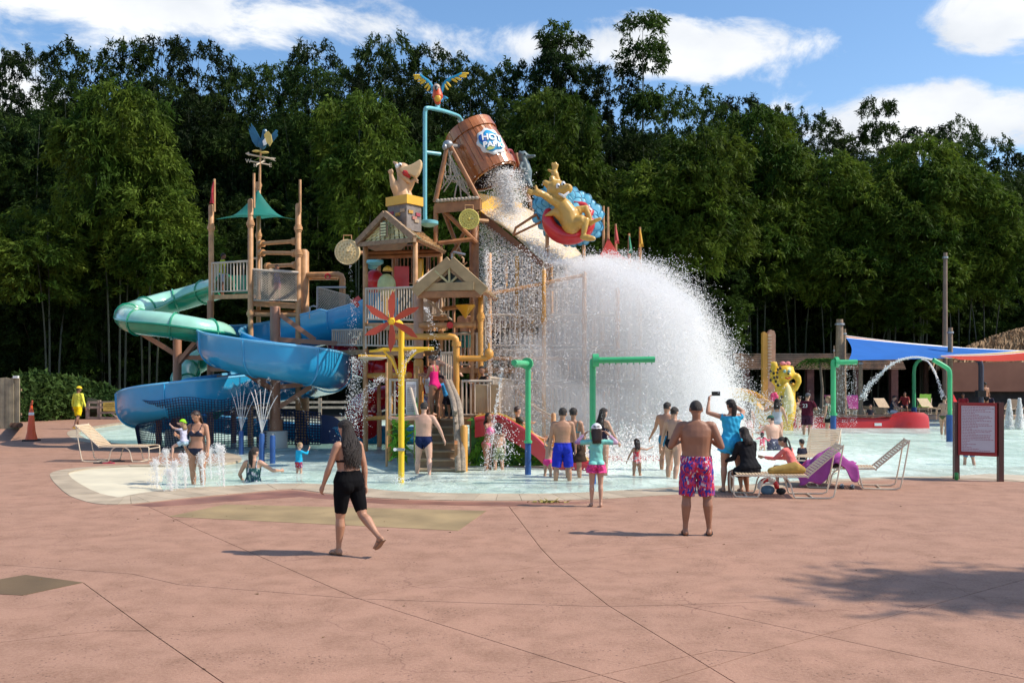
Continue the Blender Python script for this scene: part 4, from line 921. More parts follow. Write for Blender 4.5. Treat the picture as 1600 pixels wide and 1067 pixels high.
    # ---- scaffold of the rear levels, seen through the falling water
    for px, top, Y in ((765,395,26.5),(808,400,27.5),(850,420,26.5),(862,395,29.5),(913,425,26.5),(940,430,29),(965,450,26.8),(1000,480,28.5),(790,395,30.5),(830,400,31),(885,420,31)):
        post(root, px, top, Y, .06, TAN if px % 2 else ORANGE, collars=(500, 575) if px < 970 else ())
    for y, x0, x1, Ya in ((440,800,872,28.5),(505,756,905,27.2),(545,758,960,27),(600,790,1000,26.8),(650,800,1010,27.2)):
        deck(root, [Q(x0,y,Ya), Q(x1,y,Ya), Q(x1-8,y,Ya+2.4), Q(x0,y,Ya+2.4)], .13, M('pale_tan_steel', (.45, .33, .22), .6, .1, 3)); railing(root, Q(x0,y,Ya-.05), Q(x1,y,Ya-.05), .95, step=.14)
        railing(root, Q(x0,y,Ya+2.4), Q(x1,y,Ya+2.4), .95, step=.17)
        for k in range(3): xx = x0+(x1-x0)*(k+.5)/3; net(root, [Q(xx,y+2,Ya+1.4), Q(xx+26,y+2,Ya+1.4), Q(xx+26,y+48,Ya+1.4), Q(xx,y+48,Ya+1.4)], 9, 11, .014)
    for a, b in (((765,460,26.5),(913,430,26.5)), ((765,560,26.5),(850,560,26.5)), ((850,560,26.5),(1000,562,28)), ((913,600,26.5),(1000,610,28)), ((808,610,26.5),(870,665,26))): T(root, 'beam', TAN, [Q(*a), Q(*b)], .05, 7)
fort()
# ================================================================ BUCKET TOP
def bucket():
    Q = P; root = thing('bucket_tower', 'brown A-frame tower with rope net carrying the big tipping bucket', 'tower', Q(715, 325, 30)); 
    for a, b in (((700,226,29.3),(680,316,29.1)), ((702,226,29.3),(748,312,29.1)), ((806,240,32.2),(790,330,32.4)), ((806,240,32.2),(832,330,32.2))): T(root, 'leg', BROWN, [Q(*a), Q(*b)], .075, 9)
    mb = MB(); mb.ell(Q(700,226,29.3), (.16,.16,.13)); mb.ell(Q(695,230,29.2), (.08,.1,.1)); mb.cyl(Q(700,228,29.2), Q(724,230,30), .07); mb.build('bearing', GREYM, root, True)
    # tangled rope net panel
    rr = random.Random(5); mb = MB()
    for k in range(26):
        def inside():
            v = rr.random()**.7; x0 = 700-20*v+2; x1 = 702+44*v-3; return (x0+(x1-x0)*rr.random(), 232+82*v)
        a, b = inside(), inside()
        c_ = ((a[0]+b[0])/2+rr.uniform(-5, 5), (a[1]+b[1])/2+rr.uniform(-5, 5)); mb.tube(smooth_path([Q(*a, 29.25), Q(*c_, 29.2), Q(*b, 29.25)], 4), .022, 5)
    mb.build('rope_net', ROPE, root); 
    deck(root, [Q(679,318,29.0), Q(750,312,29.0), Q(758,313,32.2), Q(690,319,32.2)], .3, BROWN)
    mb = MB(); [mb.ell(Q(684+5.5*k, 314-.4*k, 28.98), (.07,.05,.06), 8, 6) for k in range(12)]; mb.build('rope_edge', ROPE, root, True)
    for a, b in (((681,322,29.1),(681,400,29.1)), ((690,326,29.2),(745,380,29.3)), ((685,380,29.1),(738,374,29.2)), ((690,322,31),(720,400,31)), ((745,330,29.2),(705,400,30.5))): T(root, 'brace', BROWN, [Q(*a), Q(*b)], .07, 8)
    # ---- bucket
    a, b = Q(733,206,30.4), Q(771,276,30.1); ax = (b-a).normalized(); L = (b-a).length; u = ax.cross(V((0, 1, 0))).normalized(); w = ax.cross(u).normalized()
    bk = thing('tipping_bucket', 'giant wooden bucket tipped mouth down, pouring water, round blue and white emblem', 'bucket', a)
    R0, R1 = .76, .78; wood = M('bucket_wood', (.40, .13, .032), .32, .28, 2.5, .3, 14, coat=.5, rnd=.12, detail=6); n = 26
    def rad(t): return R0+(R1-R0)*t+.04*math.sin(t*PI)
    def pt(an, t, r): return a+ax*(L*t)+(u*math.cos(an)+w*math.sin(an))*r
    for k in range(n):
        a0, a1 = 2*PI*(k+.035)/n, 2*PI*(k+.965)/n; rows = []; off = random.uniform(-.008, .008)
        for j in range(7): t = -.02+1.04*j/6; rows.append([pt(a0, t, rad(t)-.07), pt(a0, t, rad(t)+off), pt((a0+a1)/2, t, rad(t)+off+.012), pt(a1, t, rad(t)+off), pt(a1, t, rad(t)-.07)])
        MB().loft(rows).build('stave', wood, bk)
    for t0, t1, e in ((-.03, .17, .05), (.84, 1.0, .05)):
        for k in range(n//2):
            a0, a1 = 2*PI*(k+.02)/(n//2), 2*PI*(k+.98)/(n//2); rows = []
            for m_ in range(4): an = a0+(a1-a0)*m_/3; rows.append([pt(an, t0, rad(t0)+.02), pt(an, t0, rad(t0)+e), pt(an, t1, rad(t1)+e), pt(an, t1, rad(t1)+.02)])
            MB().loft(rows).build('hoop_board', wood, bk)
    mb = MB(); mb.tube([pt(0, t, 0) for t in (.02, .06)], R0-.03, 24); mb.build('bucket_bottom', wood, bk, True)
    mb = MB(); mb.loft([[pt(2*PI*k/24, t, rad(t)-.075) for k in range(24)] for t in (.05, .5, .99)], False); mb.build('bucket_lining', M('dark_lining', (.03, .015, .01), .4), bk, True)  # lining coloured near-black behind the staves
    # emblem wraps the side that faces the plaza and the sun
    ec = -.0; best = min([k*PI/90 for k in range(180)], key=lambda an: (pt(an, .42, R0)-Q(768, 226, 29.6)).length)
    def em(x, y, r): x *= 1.15; y *= 1.15; an = best+x/(rad(.45)); t = .55+y/L; return pt(an, t, rad(t)+r)
    d1 = (em(.1, 0, 0)-em(0, 0, 0)); sx = 1 if d1.x > 0 else -1; d2 = em(0, .1, 0)-em(0, 0, 0); sy = 1 if d2.z > 0 else -1
    def blob(rx, ry, cx, cy, lob, amp, r, name, mat):
        m = 48; ring = []; mb = MB(); vs = [em(sx*cx, sy*cy, r)]
        for q in (.33, .66, 1):
            for k in range(m): an = 2*PI*k/m; f = (1+amp*math.sin(an*lob))*q; vs.append(em(sx*(cx+rx*f*math.cos(an)), sy*(cy+ry*f*math.sin(an)), r))
        fs = [(0, 1+k, 1+(k+1) % m) for k in range(m)]+[(1+q*m+k, 1+(q+1)*m+k, 1+(q+1)*m+(k+1) % m, 1+q*m+(k+1) % m) for q in range(2) for k in range(m)]
        mb.add(vs, fs); base = len(vs); ed = [1+2*m+k for k in range(m)]; vs2 = [em(0, 0, 0)]*0
        o = mb.build(name, mat, bk, True); md = o.modifiers.new('s', 'SOLIDIFY'); md.thickness = .02; md.offset = -1; return o
    blob(.40, .40, 0, 0, 9, .06, .035, 'emblem_cloud', M('emblem_white', (.78, .78, .76), .4, .04, 3))
    blob(.31, .31, 0, -.0, 5, .1, .058, 'emblem_water', M('emblem_blue', (.03, .36, .66), .4, .35, 6))
    blob(.10, .13, -.21, .13, 3, .05, .08, 'emblem_wave', M('emblem_deep_blue', (.01, .10, .42), .4, .1, 6)); blob(.12, .05, -.14, -.2, 3, .05, .078, 'emblem_leaf', M('emblem_lime', (.45, .5, .15), .4, .1, 6))
    for s_, cy, sz in (('HOT', .08, .25), ('PARK', -.13, .21)):
        cu = bpy.data.curves.new('lettering', 'FONT'); cu.body = s_; cu.size = sz; cu.align_x = 'CENTER'; cu.align_y = 'CENTER'; cu.extrude = .008; cu.offset = .008
        t = bpy.data.objects.new('tmp', cu); COL.objects.link(t); me = bpy.data.meshes.new_from_object(t.evaluated_get(bpy.context.evaluated_depsgraph_get())); bpy.data.objects.remove(t)
        for v in me.vertices:
            x, y = v.co.x, v.co.y; c, s2 = math.cos(-.32), math.sin(-.32); X, Y_ = x*c-y*s2+cy*.32, x*s2+y*c+cy
            v.co = em(sx*X, sy*Y_, .088+v.co.z)-bk.location
        me.materials.clear(); link_mesh(me, 'lettering', WHITE, bk)
    T(bk, 'handle', M('dull_red_pipe', (.3, .03, .03), .5), smooth_path([Q(790,236,29.8), Q(799,236,31), Q(804,252,32), Q(800,262,32.2)], 5), .045, 7)
    MB().ell(Q(800,255,32.1), (.13,.12,.2)).build('counterweight', RED, bk, True)
    # ---- turquoise filler pipe
    pr = thing('filler_pipe', 'turquoise pipe rising beside the bucket and bending over its top', 'pipe', Q(666, 350, 28.6))
    T(pr, 'pipe', TEAL, smooth_path([Q(665,345,28.6), Q(664,335,28.6), Q(664,250,28.6), Q(664,186,28.6), Q(664.5,174,28.6), Q(668,169,28.6), Q(690,173,29.2), Q(712,180,29.9), Q(718,184,30.1), Q(721,190,30.2)], 3), .062, 10); T(pr, 'arm', TEAL, [Q(664,238,28.6), Q(688,241,28.9)], .055, 9)
    MB().tube([Q(670,348,28.4)+V((0, 0, -.12)), Q(670,348,28.4)+V((0, 0, -.05)), Q(670,348,28.4)+V((0, 0, .04)), Q(670,348,28.4)+V((0, 0, .06))], [.14,.28,.28,.22], 20).build('base_disc', TEAL, pr, True)
    # ---- deflector
    df = thing('splash_roof', 'pale sloping splash deflector with a yellow back board, water running off its lower edge', 'splash board', Q(820, 370, 29))
    fm = M('deflector_skin', (.74, .55, .30), .3, .2, 1.5, coat=.4)
    TL, TR, BR, BL = Q(751,338,30.2), Q(818,327,31.6), Q(908,401,28.7), Q(848,414,26.9); rows = []
    for j in range(9):
        v = j/8; l, r_ = TL.lerp(BL, v), TR.lerp(BR, v); row = []
        for i in range(9): p = l.lerp(r_, i/8); p.z += .18*math.sin(PI*v)-.25*math.sin(PI*i/8)*0+.28*(1-math.sin(PI*i/8))*.3; row.append(p)
        rows.append(row)
    o = MB().loft(rows, False, False).build('slope', fm, df, True); md = o.modifiers.new('s', 'SOLIDIFY'); md.thickness = .05
    ym = M('yellow_board', (.78, .44, .04), .35, .12, 2, coat=.3)
    MB().slab([Q(749,302,30.1), Q(816,318,31.6), Q(816,338,31.6), Q(750,340,30.1)], (0, 1, 0), .07).build('back_board', ym, df)
    MB().slab([TL+V((0,-.02,-.2)), BL+V((0,-.02,-.12)), BL+V((0,-.02,.1)), TL+V((0,-.02,.15))], (0, -1, 0), .06).build('side_board', M('brown_board', (.22, .10, .05), .6), df)
    for k in range(22): p = TL.lerp(BL, (k+.5)/22)+V((0, -.1, -.16)); MB().ell(p, (.05,.04,.05), 8, 5).build('edge_scallop', ROPE, df, True)
    for (x, y, Y) in ((855, 345, 27.5), (912, 380, 29.2)): post(df, x, y, Y, .055, TAN)
    T(df, 'strut', BROWN, [Q(802,368,28), Q(806,356,28), Q(838,335,27.6), Q(842,343,27.6)], .04, 7); T(df, 'strut', BROWN, [Q(802,368,28), Q(845,347,27.4)], .035, 7)
bucket()
def dials():
    for px, py, Y, r, lb, m in ((543,394,29,.385,'round cream dial with lacy cut-outs hanging left of the shingled roof', M('cream_dial', (.86, .68, .36), .5, .08, 9)), (733,343,28.6,.305,'round yellow-green dial hanging under the bucket platform', M('lime_dial', (.74, .66, .16), .5, .1, 9))):
        c = P(px, py, Y); root = thing('dial', lb, 'dial', c)
        o = MB().tube([c+V((0, .04, 0)), c+V((0, -.03, 0)), c+V((0, -.05, 0))], [r, r, r*.93], 36).build('disc', m, root, True)
        mb = MB(); dk = M(m.name+'_relief', (.64, .47, .22) if px < 600 else (.48, .40, .08), .6)
        for rr, k, s_ in ((.84, 28, .035), (.62, 16, .075), (.36, 10, .06)):
            for i in range(k): an = 2*PI*i/k; mb.ell(c+V((r*rr*math.cos(an), -.055, r*rr*math.sin(an))), (s_*r, .02, s_*r*1.3), 7, 4)
        mb.ell(c+V((0, -.06, 0)), (.05, .04, .05), 8, 6); mb.build('cut_outs', dk, root)['kind'] = 'stuff'
        MB().tube([c+V((r*.95*math.cos(a), -.05, r*.95*math.sin(a))) for a in [2*PI*k/32 for k in range(32)]], .018, 5, closed=True).build('rim', m, root, True)
        MB().beam(c+V((0, -.07, 0)), c+V((.13, -.07, .02)), .01, .03, (0, 1, 0)).build('hand', GREYM, root)
        T(root, 'bracket', TAN, [c+V((-.12, 0, r*.9)), c+V((-.12, 0, r+.12)), c+V((.12, 0, r+.12)), c+V((.12, 0, r*.9))], .02, 5)
        T(root, 'arm', TAN, [c+V((r*.7, .1, 0)), c+V((r+.25, .3, 0))], .06, 7)
dials()
# ================================================================ STATUES
def statues():
    Q = P
    # pelican on the chimney
    Y0 = 27.3; ch = thing('chimney', 'grey stone chimney block with coloured stones and a yellow cap on the shingled roof', 'chimney', Q(632, 345, Y0))
    e1, e2 = V((.9, -.75, 0)), V((.55, .75, 0)); 
    def blk(p0, z0, z1, s, nm, mt, sh=(0, 0)):
        a = V((p0.x, p0.y, z0)); c = [a-e1*s-e2*s, a+e1*s-e2*s, a+e1*s+e2*s, a-e1*s+e2*s]; return MB().slab(c, (0, 0, 1), z1-z0).build(nm, mt, ch)
    c0 = Q(632, 330, Y0); zt = Q(632, 309, Y0).z; zm = Q(632, 323, Y0).z; zb = Q(632, 352, Y0).z-.2
    blk(c0, zb, zm, .33, 'stone_block', M('grey_stone_paint', (.20, .175, .16), .8, .25, 6)); blk(c0, zm+.003, zt, .37, 'cap_slab', M('cap_yellow', (.76, .42, .03), .4, .08, 3))
    for k, (s_, t, z, m) in enumerate([(-.6,0,.7,(.35,.05,.08)),(.1,0,.55,(.5,.27,.05)),(.6,0,.8,(.42,.30,.2)),(-.3,0,.2,(.42,.30,.2)),(-.5,1,.7,(.5,.27,.05)),(.0,1,.3,(.45,.18,.14)),(.5,1,.6,(.35,.05,.08)),(.3,1,.1,(.4,.3,.2))]):
        zz = zb+.25+(zm-zb-.35)*z
        if t == 0: p = c0+e1*.33*s_-e2*.335; d = e1.normalized()
        else: p = c0+e1*.335+e2*.33*s_; d = e2.normalized()
        MB().beam(V((p.x, p.y, zz))-d*.09, V((p.x, p.y, zz))+d*.09, .05, .09).build('stone', M(f'stone_tint_{m[0]}', m, .7), ch)
    root = thing('pelican_statue', 'tan cartoon-like pelican statue bursting out of the chimney, bill raised and wings spread', 'statue', Q(632, 309, Y0)); tn = M('statue_tan', (.58, .36, .19), .5, .12, 5)
    mb = MB(); mb.limb([Q(630,312,Y0), Q(628,296,Y0), Q(630,281,Y0-.05), Q(630,267,Y0-.05)], [.30,.24,.17,.19], 14); mb.ell(Q(629,264,Y0-.05), (.2,.2,.17))
    mb.limb([Q(622,305,Y0-.1), Q(616,290,Y0-.2), Q(611,274,Y0-.25)], [.13,.12,.06]); mb.limb([Q(638,295,Y0-.05), Q(644,284,Y0-.1), Q(648,281,Y0-.15)], [.11,.09,.05])
    for dx, dy in ((-4,-6),(-2,-8),(1,-9),(3,-6)): mb.limb([Q(611,274,Y0-.25), Q(611+dx,274+dy,Y0-.3)], [.045,.028], 7)
    for dx, dy in ((3,-3),(5,1),(5,5),(0,-4)): mb.limb([Q(648,281,Y0-.15), Q(648+dx,281+dy,Y0-.2)], [.04,.025], 7)
    mb.limb([Q(622,262,Y0), Q(619,256,Y0), Q(614,253,Y0+.1)], [.07,.06,.02]); sculpt(mb, 'body', tn, root, .022, 3)
    bl = M('bill_tan', (.68, .47, .24), .45, .1, 5); mb = MB(); mb.slab([Q(x, y, Y0-.30) for x, y in ((624,263),(632,259.5),(642,257),(650,252.5),(655.5,249),(659,251),(658.5,259),(654.5,270),(649,277),(641,273),(634,270),(627,269))], (0, 1, 0), .30); sculpt(mb, 'upper_bill', bl, root, .02, 3)
    mb = MB(); mb.limb([Q(626,269,Y0-.12), Q(633,279,Y0-.16), Q(641,286,Y0-.18)], [.12,.11,.035], 10); sculpt(mb, 'lower_bill', tn, root, .02, 2)
    MB().limb([Q(628,265,Y0-.2), Q(634,271,Y0-.26), Q(640,277,Y0-.24)], [.06,.09,.03], 8).build('mouth', M('mouth_red', (.45, .02, .02), .5), root, True)
    for x in (620.5, 625): MB().ell(Q(x,260-.4*(x-620),Y0-.2), (.06,.05,.065), 10, 8).build('eye', WHITE, root, True)
    MB().ell(Q(625.5,258.5,Y0-.25), (.025,.02,.03), 8, 6).build('pupil', BLACK, root, True)
    # parrot
    Yp = 29.6; root = thing('parrot_statue', 'red and yellow parrot statue with blue and yellow wings raised, perched over the filler pipe', 'statue', Q(684, 166, Yp))
    rd = M('parrot_red', (.68, .09, .02), .4, .1, 5); mb = MB(); mb.limb([Q(684,161,Yp), Q(684,151,Yp), Q(683,141,Yp)], [.09,.17,.13], 12); sculpt(mb, 'body', rd, root, .02, 2)
    MB().ell(Q(684,154,Yp-.13), (.10,.05,.11)).build('belly', M('parrot_yellow', (.78, .42, .03), .4), root, True); MB().ell(Q(682,137,Yp-.04), (.12,.13,.11)).build('head', M('parrot_face', (.45, .36, .30), .5), root, True)
    MB().limb([Q(682,137,Yp-.14), Q(682,141,Yp-.2)], [.06,.03]).build('beak', M('beak_dark', (.03, .025, .025), .4), root, True)
    for sg in (-1, 1):
        tip = (657, 119) if sg < 0 else (721, 116)
        base = Q(684+sg*5, 145, Yp); md = Q(684+sg*13, 130 if sg < 0 else 128, Yp); tp = Q(*tip, Yp); pth = smooth_path([base, md, tp.lerp(md, .3), tp], 4)
        mb = MB(); mb.limb(pth, [.055]*len(pth), 8); wv = mb.build('wing_arm', M('parrot_blue', (.02, .28, .48), .4), root, True); mb = MB()
        for k in range(7):
            p = pth[min(len(pth)-1, 3+int(k*(len(pth)-4)/6))]; mb.limb([p, p+V((sg*(.10+.03*k if k < 5 else .2), -.02, -.17+.03*k))], [.05,.03], 7)
        mb.build('feathers', M('parrot_wing_yellow', (.78, .52, .04), .4), wv, True)
    MB().limb([Q(688,158,Yp), Q(694,152,Yp+.1), Q(699,154,Yp+.2)], [.05,.05,.03]).build('tail', MATS['parrot_blue'], root, True); mb = MB(); [mb.cyl(Q(684+d,161,Yp), Q(684+d,169,Yp), .025, n=6) for d in (-2.5, 2.5)]; mb.cyl(Q(684,172,Yp-.3), Q(684,167,Yp), .05); mb.build('perch', TEAL, root, True)
    # grey animal behind
    Yg = 31; root = thing('grey_animal_statue', 'slate grey long-snouted animal statue standing on a straw nest right of the bucket', 'statue', Q(820, 292, Yg)); gm = M('slate_grey_statue', (.11, .16, .17), .5, .12, 5)
    mb = MB(); mb.limb([Q(820,283,Yg), Q(822,268,Yg), Q(820,256,Yg), Q(816,247,Yg)], [.22,.20,.15,.13], 12); mb.ell(Q(817,243,Yg), (.17,.15,.13)); mb.limb([Q(820,243,Yg), Q(828,245,Yg-.05), Q(835,244,Yg-.1)], [.09,.06,.05])
    mb.limb([Q(817,284,Yg-.1), Q(813,291,Yg-.2)], [.13,.09]); mb.limb([Q(825,284,Yg-.1), Q(829,291,Yg-.2)], [.12,.08]); mb.limb([Q(815,256,Yg-.12), Q(812,262,Yg-.18), Q(818,265,Yg-.22)], [.06,.05,.04]); mb.ell(Q(812,239,Yg), (.05,.04,.07)); mb.ell(Q(819,238,Yg), (.05,.04,.06))
    sculpt(mb, 'body', gm, root, .024, 3); MB().ell(Q(820,241,Yg-.14), .03, 8, 6).build('eye', BLACK, root, True); rr = random.Random(2); mb = MB()
    for k in range(70): x, y = rr.gauss(820, 8), rr.gauss(297, 3.4); mb.tube([Q(x, y, Yg-.2), Q(x+rr.uniform(-7, 7), y+rr.uniform(-3, 3), Yg-.2+rr.uniform(-.3, .3))], .018, 4)
    mb.build('straw_nest', WOOD, root)
    # reclining animal on its wave
    Yw = 27.6; S = .0184; root = thing('wave_sculpture', 'golden long-eared animal lounging in a red ring on blue curling waves, arms thrown up', 'statue', Q(885, 380, Yw)); wb = M('wave_blue', (.18, .56, .76), .35, .15, 4, coat=.3); wd = M('wave_deep_blue', (.06, .30, .48), .4, .1, 4)
    mb = MB(); cx, cy_ = 885, 334
    mb.tube([Q(cx, cy_, Yw+.25), Q(cx, cy_, Yw+.1)], .8, 20)
    for k in range(len(mb.v)): v = V(mb.v[k]); c = Q(cx, cy_, Yw); d = v-c; mb.v[k] = tuple(c+V((d.x*.95, d.y, d.z*.72-d.x*.25)))
    mb.build('wave_back', wd, root)
    rr = random.Random(8); n = 30
    for ring, (rx, ry, cnt) in enumerate(((44, 36, 28), (37, 30, 24), (29, 24, 18), (20, 17, 11))):
        for k in range(cnt):
            an = 2*PI*(k+.4*ring)/cnt; x = cx+2+rx*math.cos(an)*1.02+rr.uniform(-2, 2); y = cy_+2+ry*math.sin(an)+12*math.cos(an)+rr.uniform(-2, 2)
            if y < 296 and x < 850: continue
            s_ = rr.uniform(.20, .27); rt = Matrix.Rotation(an+rr.uniform(-.4, .4), 3, 'Y') @ Matrix.Rotation(.22, 3, 'Z'); c0 = Q(x, y, Yw+.04-.055*ring); ww = s_*.62; cu_ = MB().ell(c0, (s_, .035, ww), 14, 7, rt).build('wave_curl', wb if k % 3 else M('wave_mid', (.13, .48, .68), .35, .1, 4), root, True); MB().tube([c0+rt @ V((s_*math.cos(a), -.012, ww*math.sin(a))) for a in [2*PI*q/14 for q in range(14)]], .013, 4, closed=True).build('curl_outline', wd, cu_)
    ring_c = []
    for k in range(17): an = .25+PI*1.0*k/16; ring_c.append(Q(cx+5+34*math.cos(an), 340+(32 if an > 0 else 20)*math.sin(an)*.95, Yw-.28))
    MB().limb(ring_c, [.14+.1*math.sin(PI*k/16) for k in range(17)], 14).build('red_ring', RED, root, True); MB().limb([Q(916,345,Yw-.1), Q(922,332,Yw), Q(912,322,Yw), Q(896,318,Yw)], [.12,.13,.12,.1]).build('red_ring', RED, root, True)
    gd = M('golden_statue', (.56, .33, .07), .38, .12, 5, coat=.2); mb = MB(); Ya = Yw-.42
    mb.limb([Q(893,349,Ya), Q(888,335,Ya), Q(880,322,Ya), Q(874,312,Ya)], [.25,.24,.2,.12], 14)       # torso
    mb.limb([Q(874,312,Ya), Q(872,303,Ya-.02)], [.11,.16]); mb.ell(Q(871,300,Ya), (.2,.18,.2)); mb.limb([Q(874,298,Ya-.1), Q(882,295,Ya-.16)], [.12,.11])   # head and muzzle
    mb.ell(Q(888,291,Ya-.3), (.08,.08,.06)); mb.limb([Q(864,293,Ya), Q(857,288,Ya)], [.1,.055]); mb.limb([Q(866,290,Ya), Q(864,284,Ya)], [.07,.05])
    mb.limb([Q(873,318,Ya-.1), Q(861,312,Ya-.2), Q(848,303,Ya-.25), Q(840,301,Ya-.28)], [.13,.10,.085,.08]); mb.limb([Q(878,306,Ya), Q(876,294,Ya+.1), Q(870,275,Ya+.1), Q(867,272,Ya+.1)], [.09,.075,.06,.07])
    for dx, dy in ((-14,0),(-13,-4),(-11,3),(-2,-10)): mb.limb([Q(839,301,Ya-.28), Q(839+dx,301+dy,Ya-.32)], [.055,.04], 8)
    for dx, dy in ((-4,-14),(1,-15),(4,-12),(-10,-4)): mb.limb([Q(867,270,Ya+.1), Q(867+dx,270+dy,Ya+.08)], [.05,.04], 8)
    mb.limb([Q(894,350,Ya-.05), Q(906,346,Ya-.2), Q(916,345,Ya-.28), Q(913,358,Ya-.3), Q(911,370,Ya-.3)], [.2,.18,.12,.09,.06]); mb.limb([Q(909,371,Ya-.3), Q(916,371,Ya-.34), Q(925,372,Ya-.36)], [.06,.08,.06])
    mb.limb([Q(896,342,Ya+.1), Q(905,328,Ya), Q(915,325,Ya), Q(921,340,Ya-.05), Q(922,350,Ya-.05)], [.16,.14,.11,.075,.05]); mb.limb([Q(922,351,Ya-.05), Q(930,345,Ya-.1), Q(938,342,Ya-.12)], [.05,.065,.05])
    mb.limb([Q(884,352,Ya+.1), Q(878,340,Ya-.02), Q(866,331,Ya-.08), Q(852,337,Ya-.05)], [.12,.14,.12,.03]); 
    cF = Q(885,330,Ya); n_ = 14
    mb.ell(Q(871,298,Ya-.03), (.31,.25,.30)); mb.limb([Q(875,297,Ya-.14), Q(887,295,Ya-.22)], [.19,.15]); mb.limb([Q(861,292,Ya), Q(852,286,Ya)], [.13,.09]); mb.limb([Q(866,288,Ya), Q(862,279,Ya)], [.1,.08]); mb.limb([Q(839,301,Ya-.3), Q(846,303,Ya-.28)], [.11,.1]); mb.limb([Q(867,272,Ya+.08), Q(869,278,Ya+.08)], [.11,.09]); mb.limb([Q(893,351,Ya-.06), Q(888,334,Ya-.06), Q(879,320,Ya-.05)], [.29,.27,.22], n_)
    mb.limb([Q(894,351,Ya-.08), Q(907,346,Ya-.22)], [.22,.2]); mb.limb([Q(911,371,Ya-.32), Q(919,372,Ya-.36), Q(927,373,Ya-.38)], [.08,.1,.075]); mb.limb([Q(873,318,Ya-.1), Q(861,312,Ya-.2), Q(850,305,Ya-.25)], [.15,.12,.1]); sculpt(mb, 'animal_figure', gd, root, .024, 3)
    MB().limb([Q(874,303,Ya-.3), Q(881,307,Ya-.36), Q(888,301,Ya-.36)], [.03,.055,.03], 8).build('smile', WHITE, root, True)
    for x, y in ((872, 291), (880, 288)): e = MB().ell(Q(x, y, Ya-.27), (.065,.05,.085), 9, 7).build('eye', WHITE, root, True); MB().ell(Q(x+.8, y, Ya-.32), (.028,.015,.025), 7, 5).build('pupil', BLACK, e, True)
    for a, b in (((855,345,Yw+.2),(855,410,Yw+.2)), ((912,378,Yw+.2),(912,430,Yw+.2))): T(root, 'support_post', TAN, [Q(*a), Q(*b)], .05, 8)
    # spotted cat
    root = thing('spotted_cat_statue', 'tall yellow spotted cat statue with pink hair bow, one arm on the posts, one waving', 'statue', G(1225, 672, -.05)); Yc = root.location.y; yl = M('statue_yellow', (.76, .46, .035), .4, .08, 4)
    def E(px, py, dy=0): return Q(px, py, Yc+dy)
    mb = MB()
    for sg, x in ((-1, 1223), (1, 1232)): mb.limb([E(x, 673), E(x, 662), E(x+.5, 648)], [.21,.20,.21], 12)
    mb.limb([E(1228,652), E(1229,635), E(1227,615), E(1224,603), E(1225,594)], [.37,.40,.36,.31,.18], 16); mb.limb([E(1220,655), E(1220,632), E(1219,610)], [.26,.28,.24], 14); mb.limb([E(1233,640), E(1234,612)], [.22,.2], 12); mb.ell(E(1226,583), (.42,.38,.37)); mb.ell(E(1231,586,-.28), (.18,.14,.13))
    mb.limb([E(1218,602), E(1208,592,-.1), E(1208,578,-.15), E(1210,571,-.15)], [.18,.15,.13,.14]); mb.limb([E(1233,604), E(1243,607,-.1), E(1248,596,-.15), E(1246,590,-.15)], [.15,.13,.12,.15])
    for dx, dy in ((-3,-4),(0,-5),(3,-4)): mb.limb([E(1244,589,-.15), E(1244+dx,589+dy,-.15)], [.06,.05], 7); mb.limb([E(1210,571,-.15), E(1209+dx*1.2,569+dy*.6,-.2)], [.06,.05], 7)
    for x in (1216, 1237): mb.ell(E(x, 575), (.09,.07,.09))
    mb.limb([E(1232,645,.25), E(1240,630,.4), E(1241,612,.4), E(1239,600,.35)], [.06,.06,.06,.07]); sculpt(mb, 'body', yl, root, .035, 3)
    mb = MB(); mb.limb([E(1231,642,-.17), E(1231,625,-.2), E(1229,606,-.15)], [.25,.27,.19], 12); sculpt(mb, 'belly', M('cream_belly', (.76, .62, .28), .4, .05, 4), root, .035, 2)
    for x, y, d in ((1212,590,-.32),(1216,582,-.33),(1211,583,-.2),(1214,596,-.2),(1207,594,-.2),(1207,580,-.25),(1217,577,-.3),(1220,575,-.25),(1217,602,-.22),(1222,620,-.27),(1220,626,-.27),(1221,632,-.28),(1222,640,-.28),(1220,646,-.2),(1221,652,-.15),(1219,657,-.13),(1221,663,-.14),(1220,669,-.14),(1218,636,-.22),(1216,589,-.3)):
        MB().ell(E(1226+(x-1226)*1.15, y, d*1.12-.03), (.055,.06,.065), 8, 6).build('spot', M('spot_dark', (.04, .025, .01), .5), root, True)
    for x in (1226, 1233): MB().ell(E(x,580,-.40), (.065,.05,.07), 9, 7).build('eye', M('eye_green', (.25, .4, .35), .4), root, True)
    MB().ell(E(1232,584,-.47), (.05,.04,.035), 8, 6).build('nose', BLACK, root, True); MB().limb([E(1227,590,-.40), E(1231,592,-.46), E(1236,589,-.40)], [.02,.03,.02], 6).build('mouth', MATS['mouth_red'], root, True)
    mb = MB(); [mb.ell(E(1227+d, 568, -.1), (.12,.07,.09)) for d in (-4, 4)]; mb.ell(E(1227,569,-.13), .06); mb.build('bow', M('pink_bow', (.75, .22, .22), .5), root, True)
    # board posts beside it
    root = thing('board_post', 'pair of tall ochre boards, the right one carved, behind the spotted cat statue', 'post', G(1200, 664)); Yb = root.location.y
    MB().slab([P(1192,520,Yb), P(1194,518,Yb), P(1199,521,Yb), P(1200,523,Yb), P(1200,664,Yb), P(1192,664,Yb)], (0, 1, 0), .3).build('board', ORANGE, root)
    MB().slab([P(1200.3,521,Yb), P(1204,515,Yb), P(1210,517,Yb), P(1212,523,Yb), P(1211.5,590,Yb), P(1211,664,Yb), P(1200.3,664,Yb)], (0, 1, 0), .34).build('carved_board', M('salmon_board', (.50, .27, .17), .6, .2, 5), root)
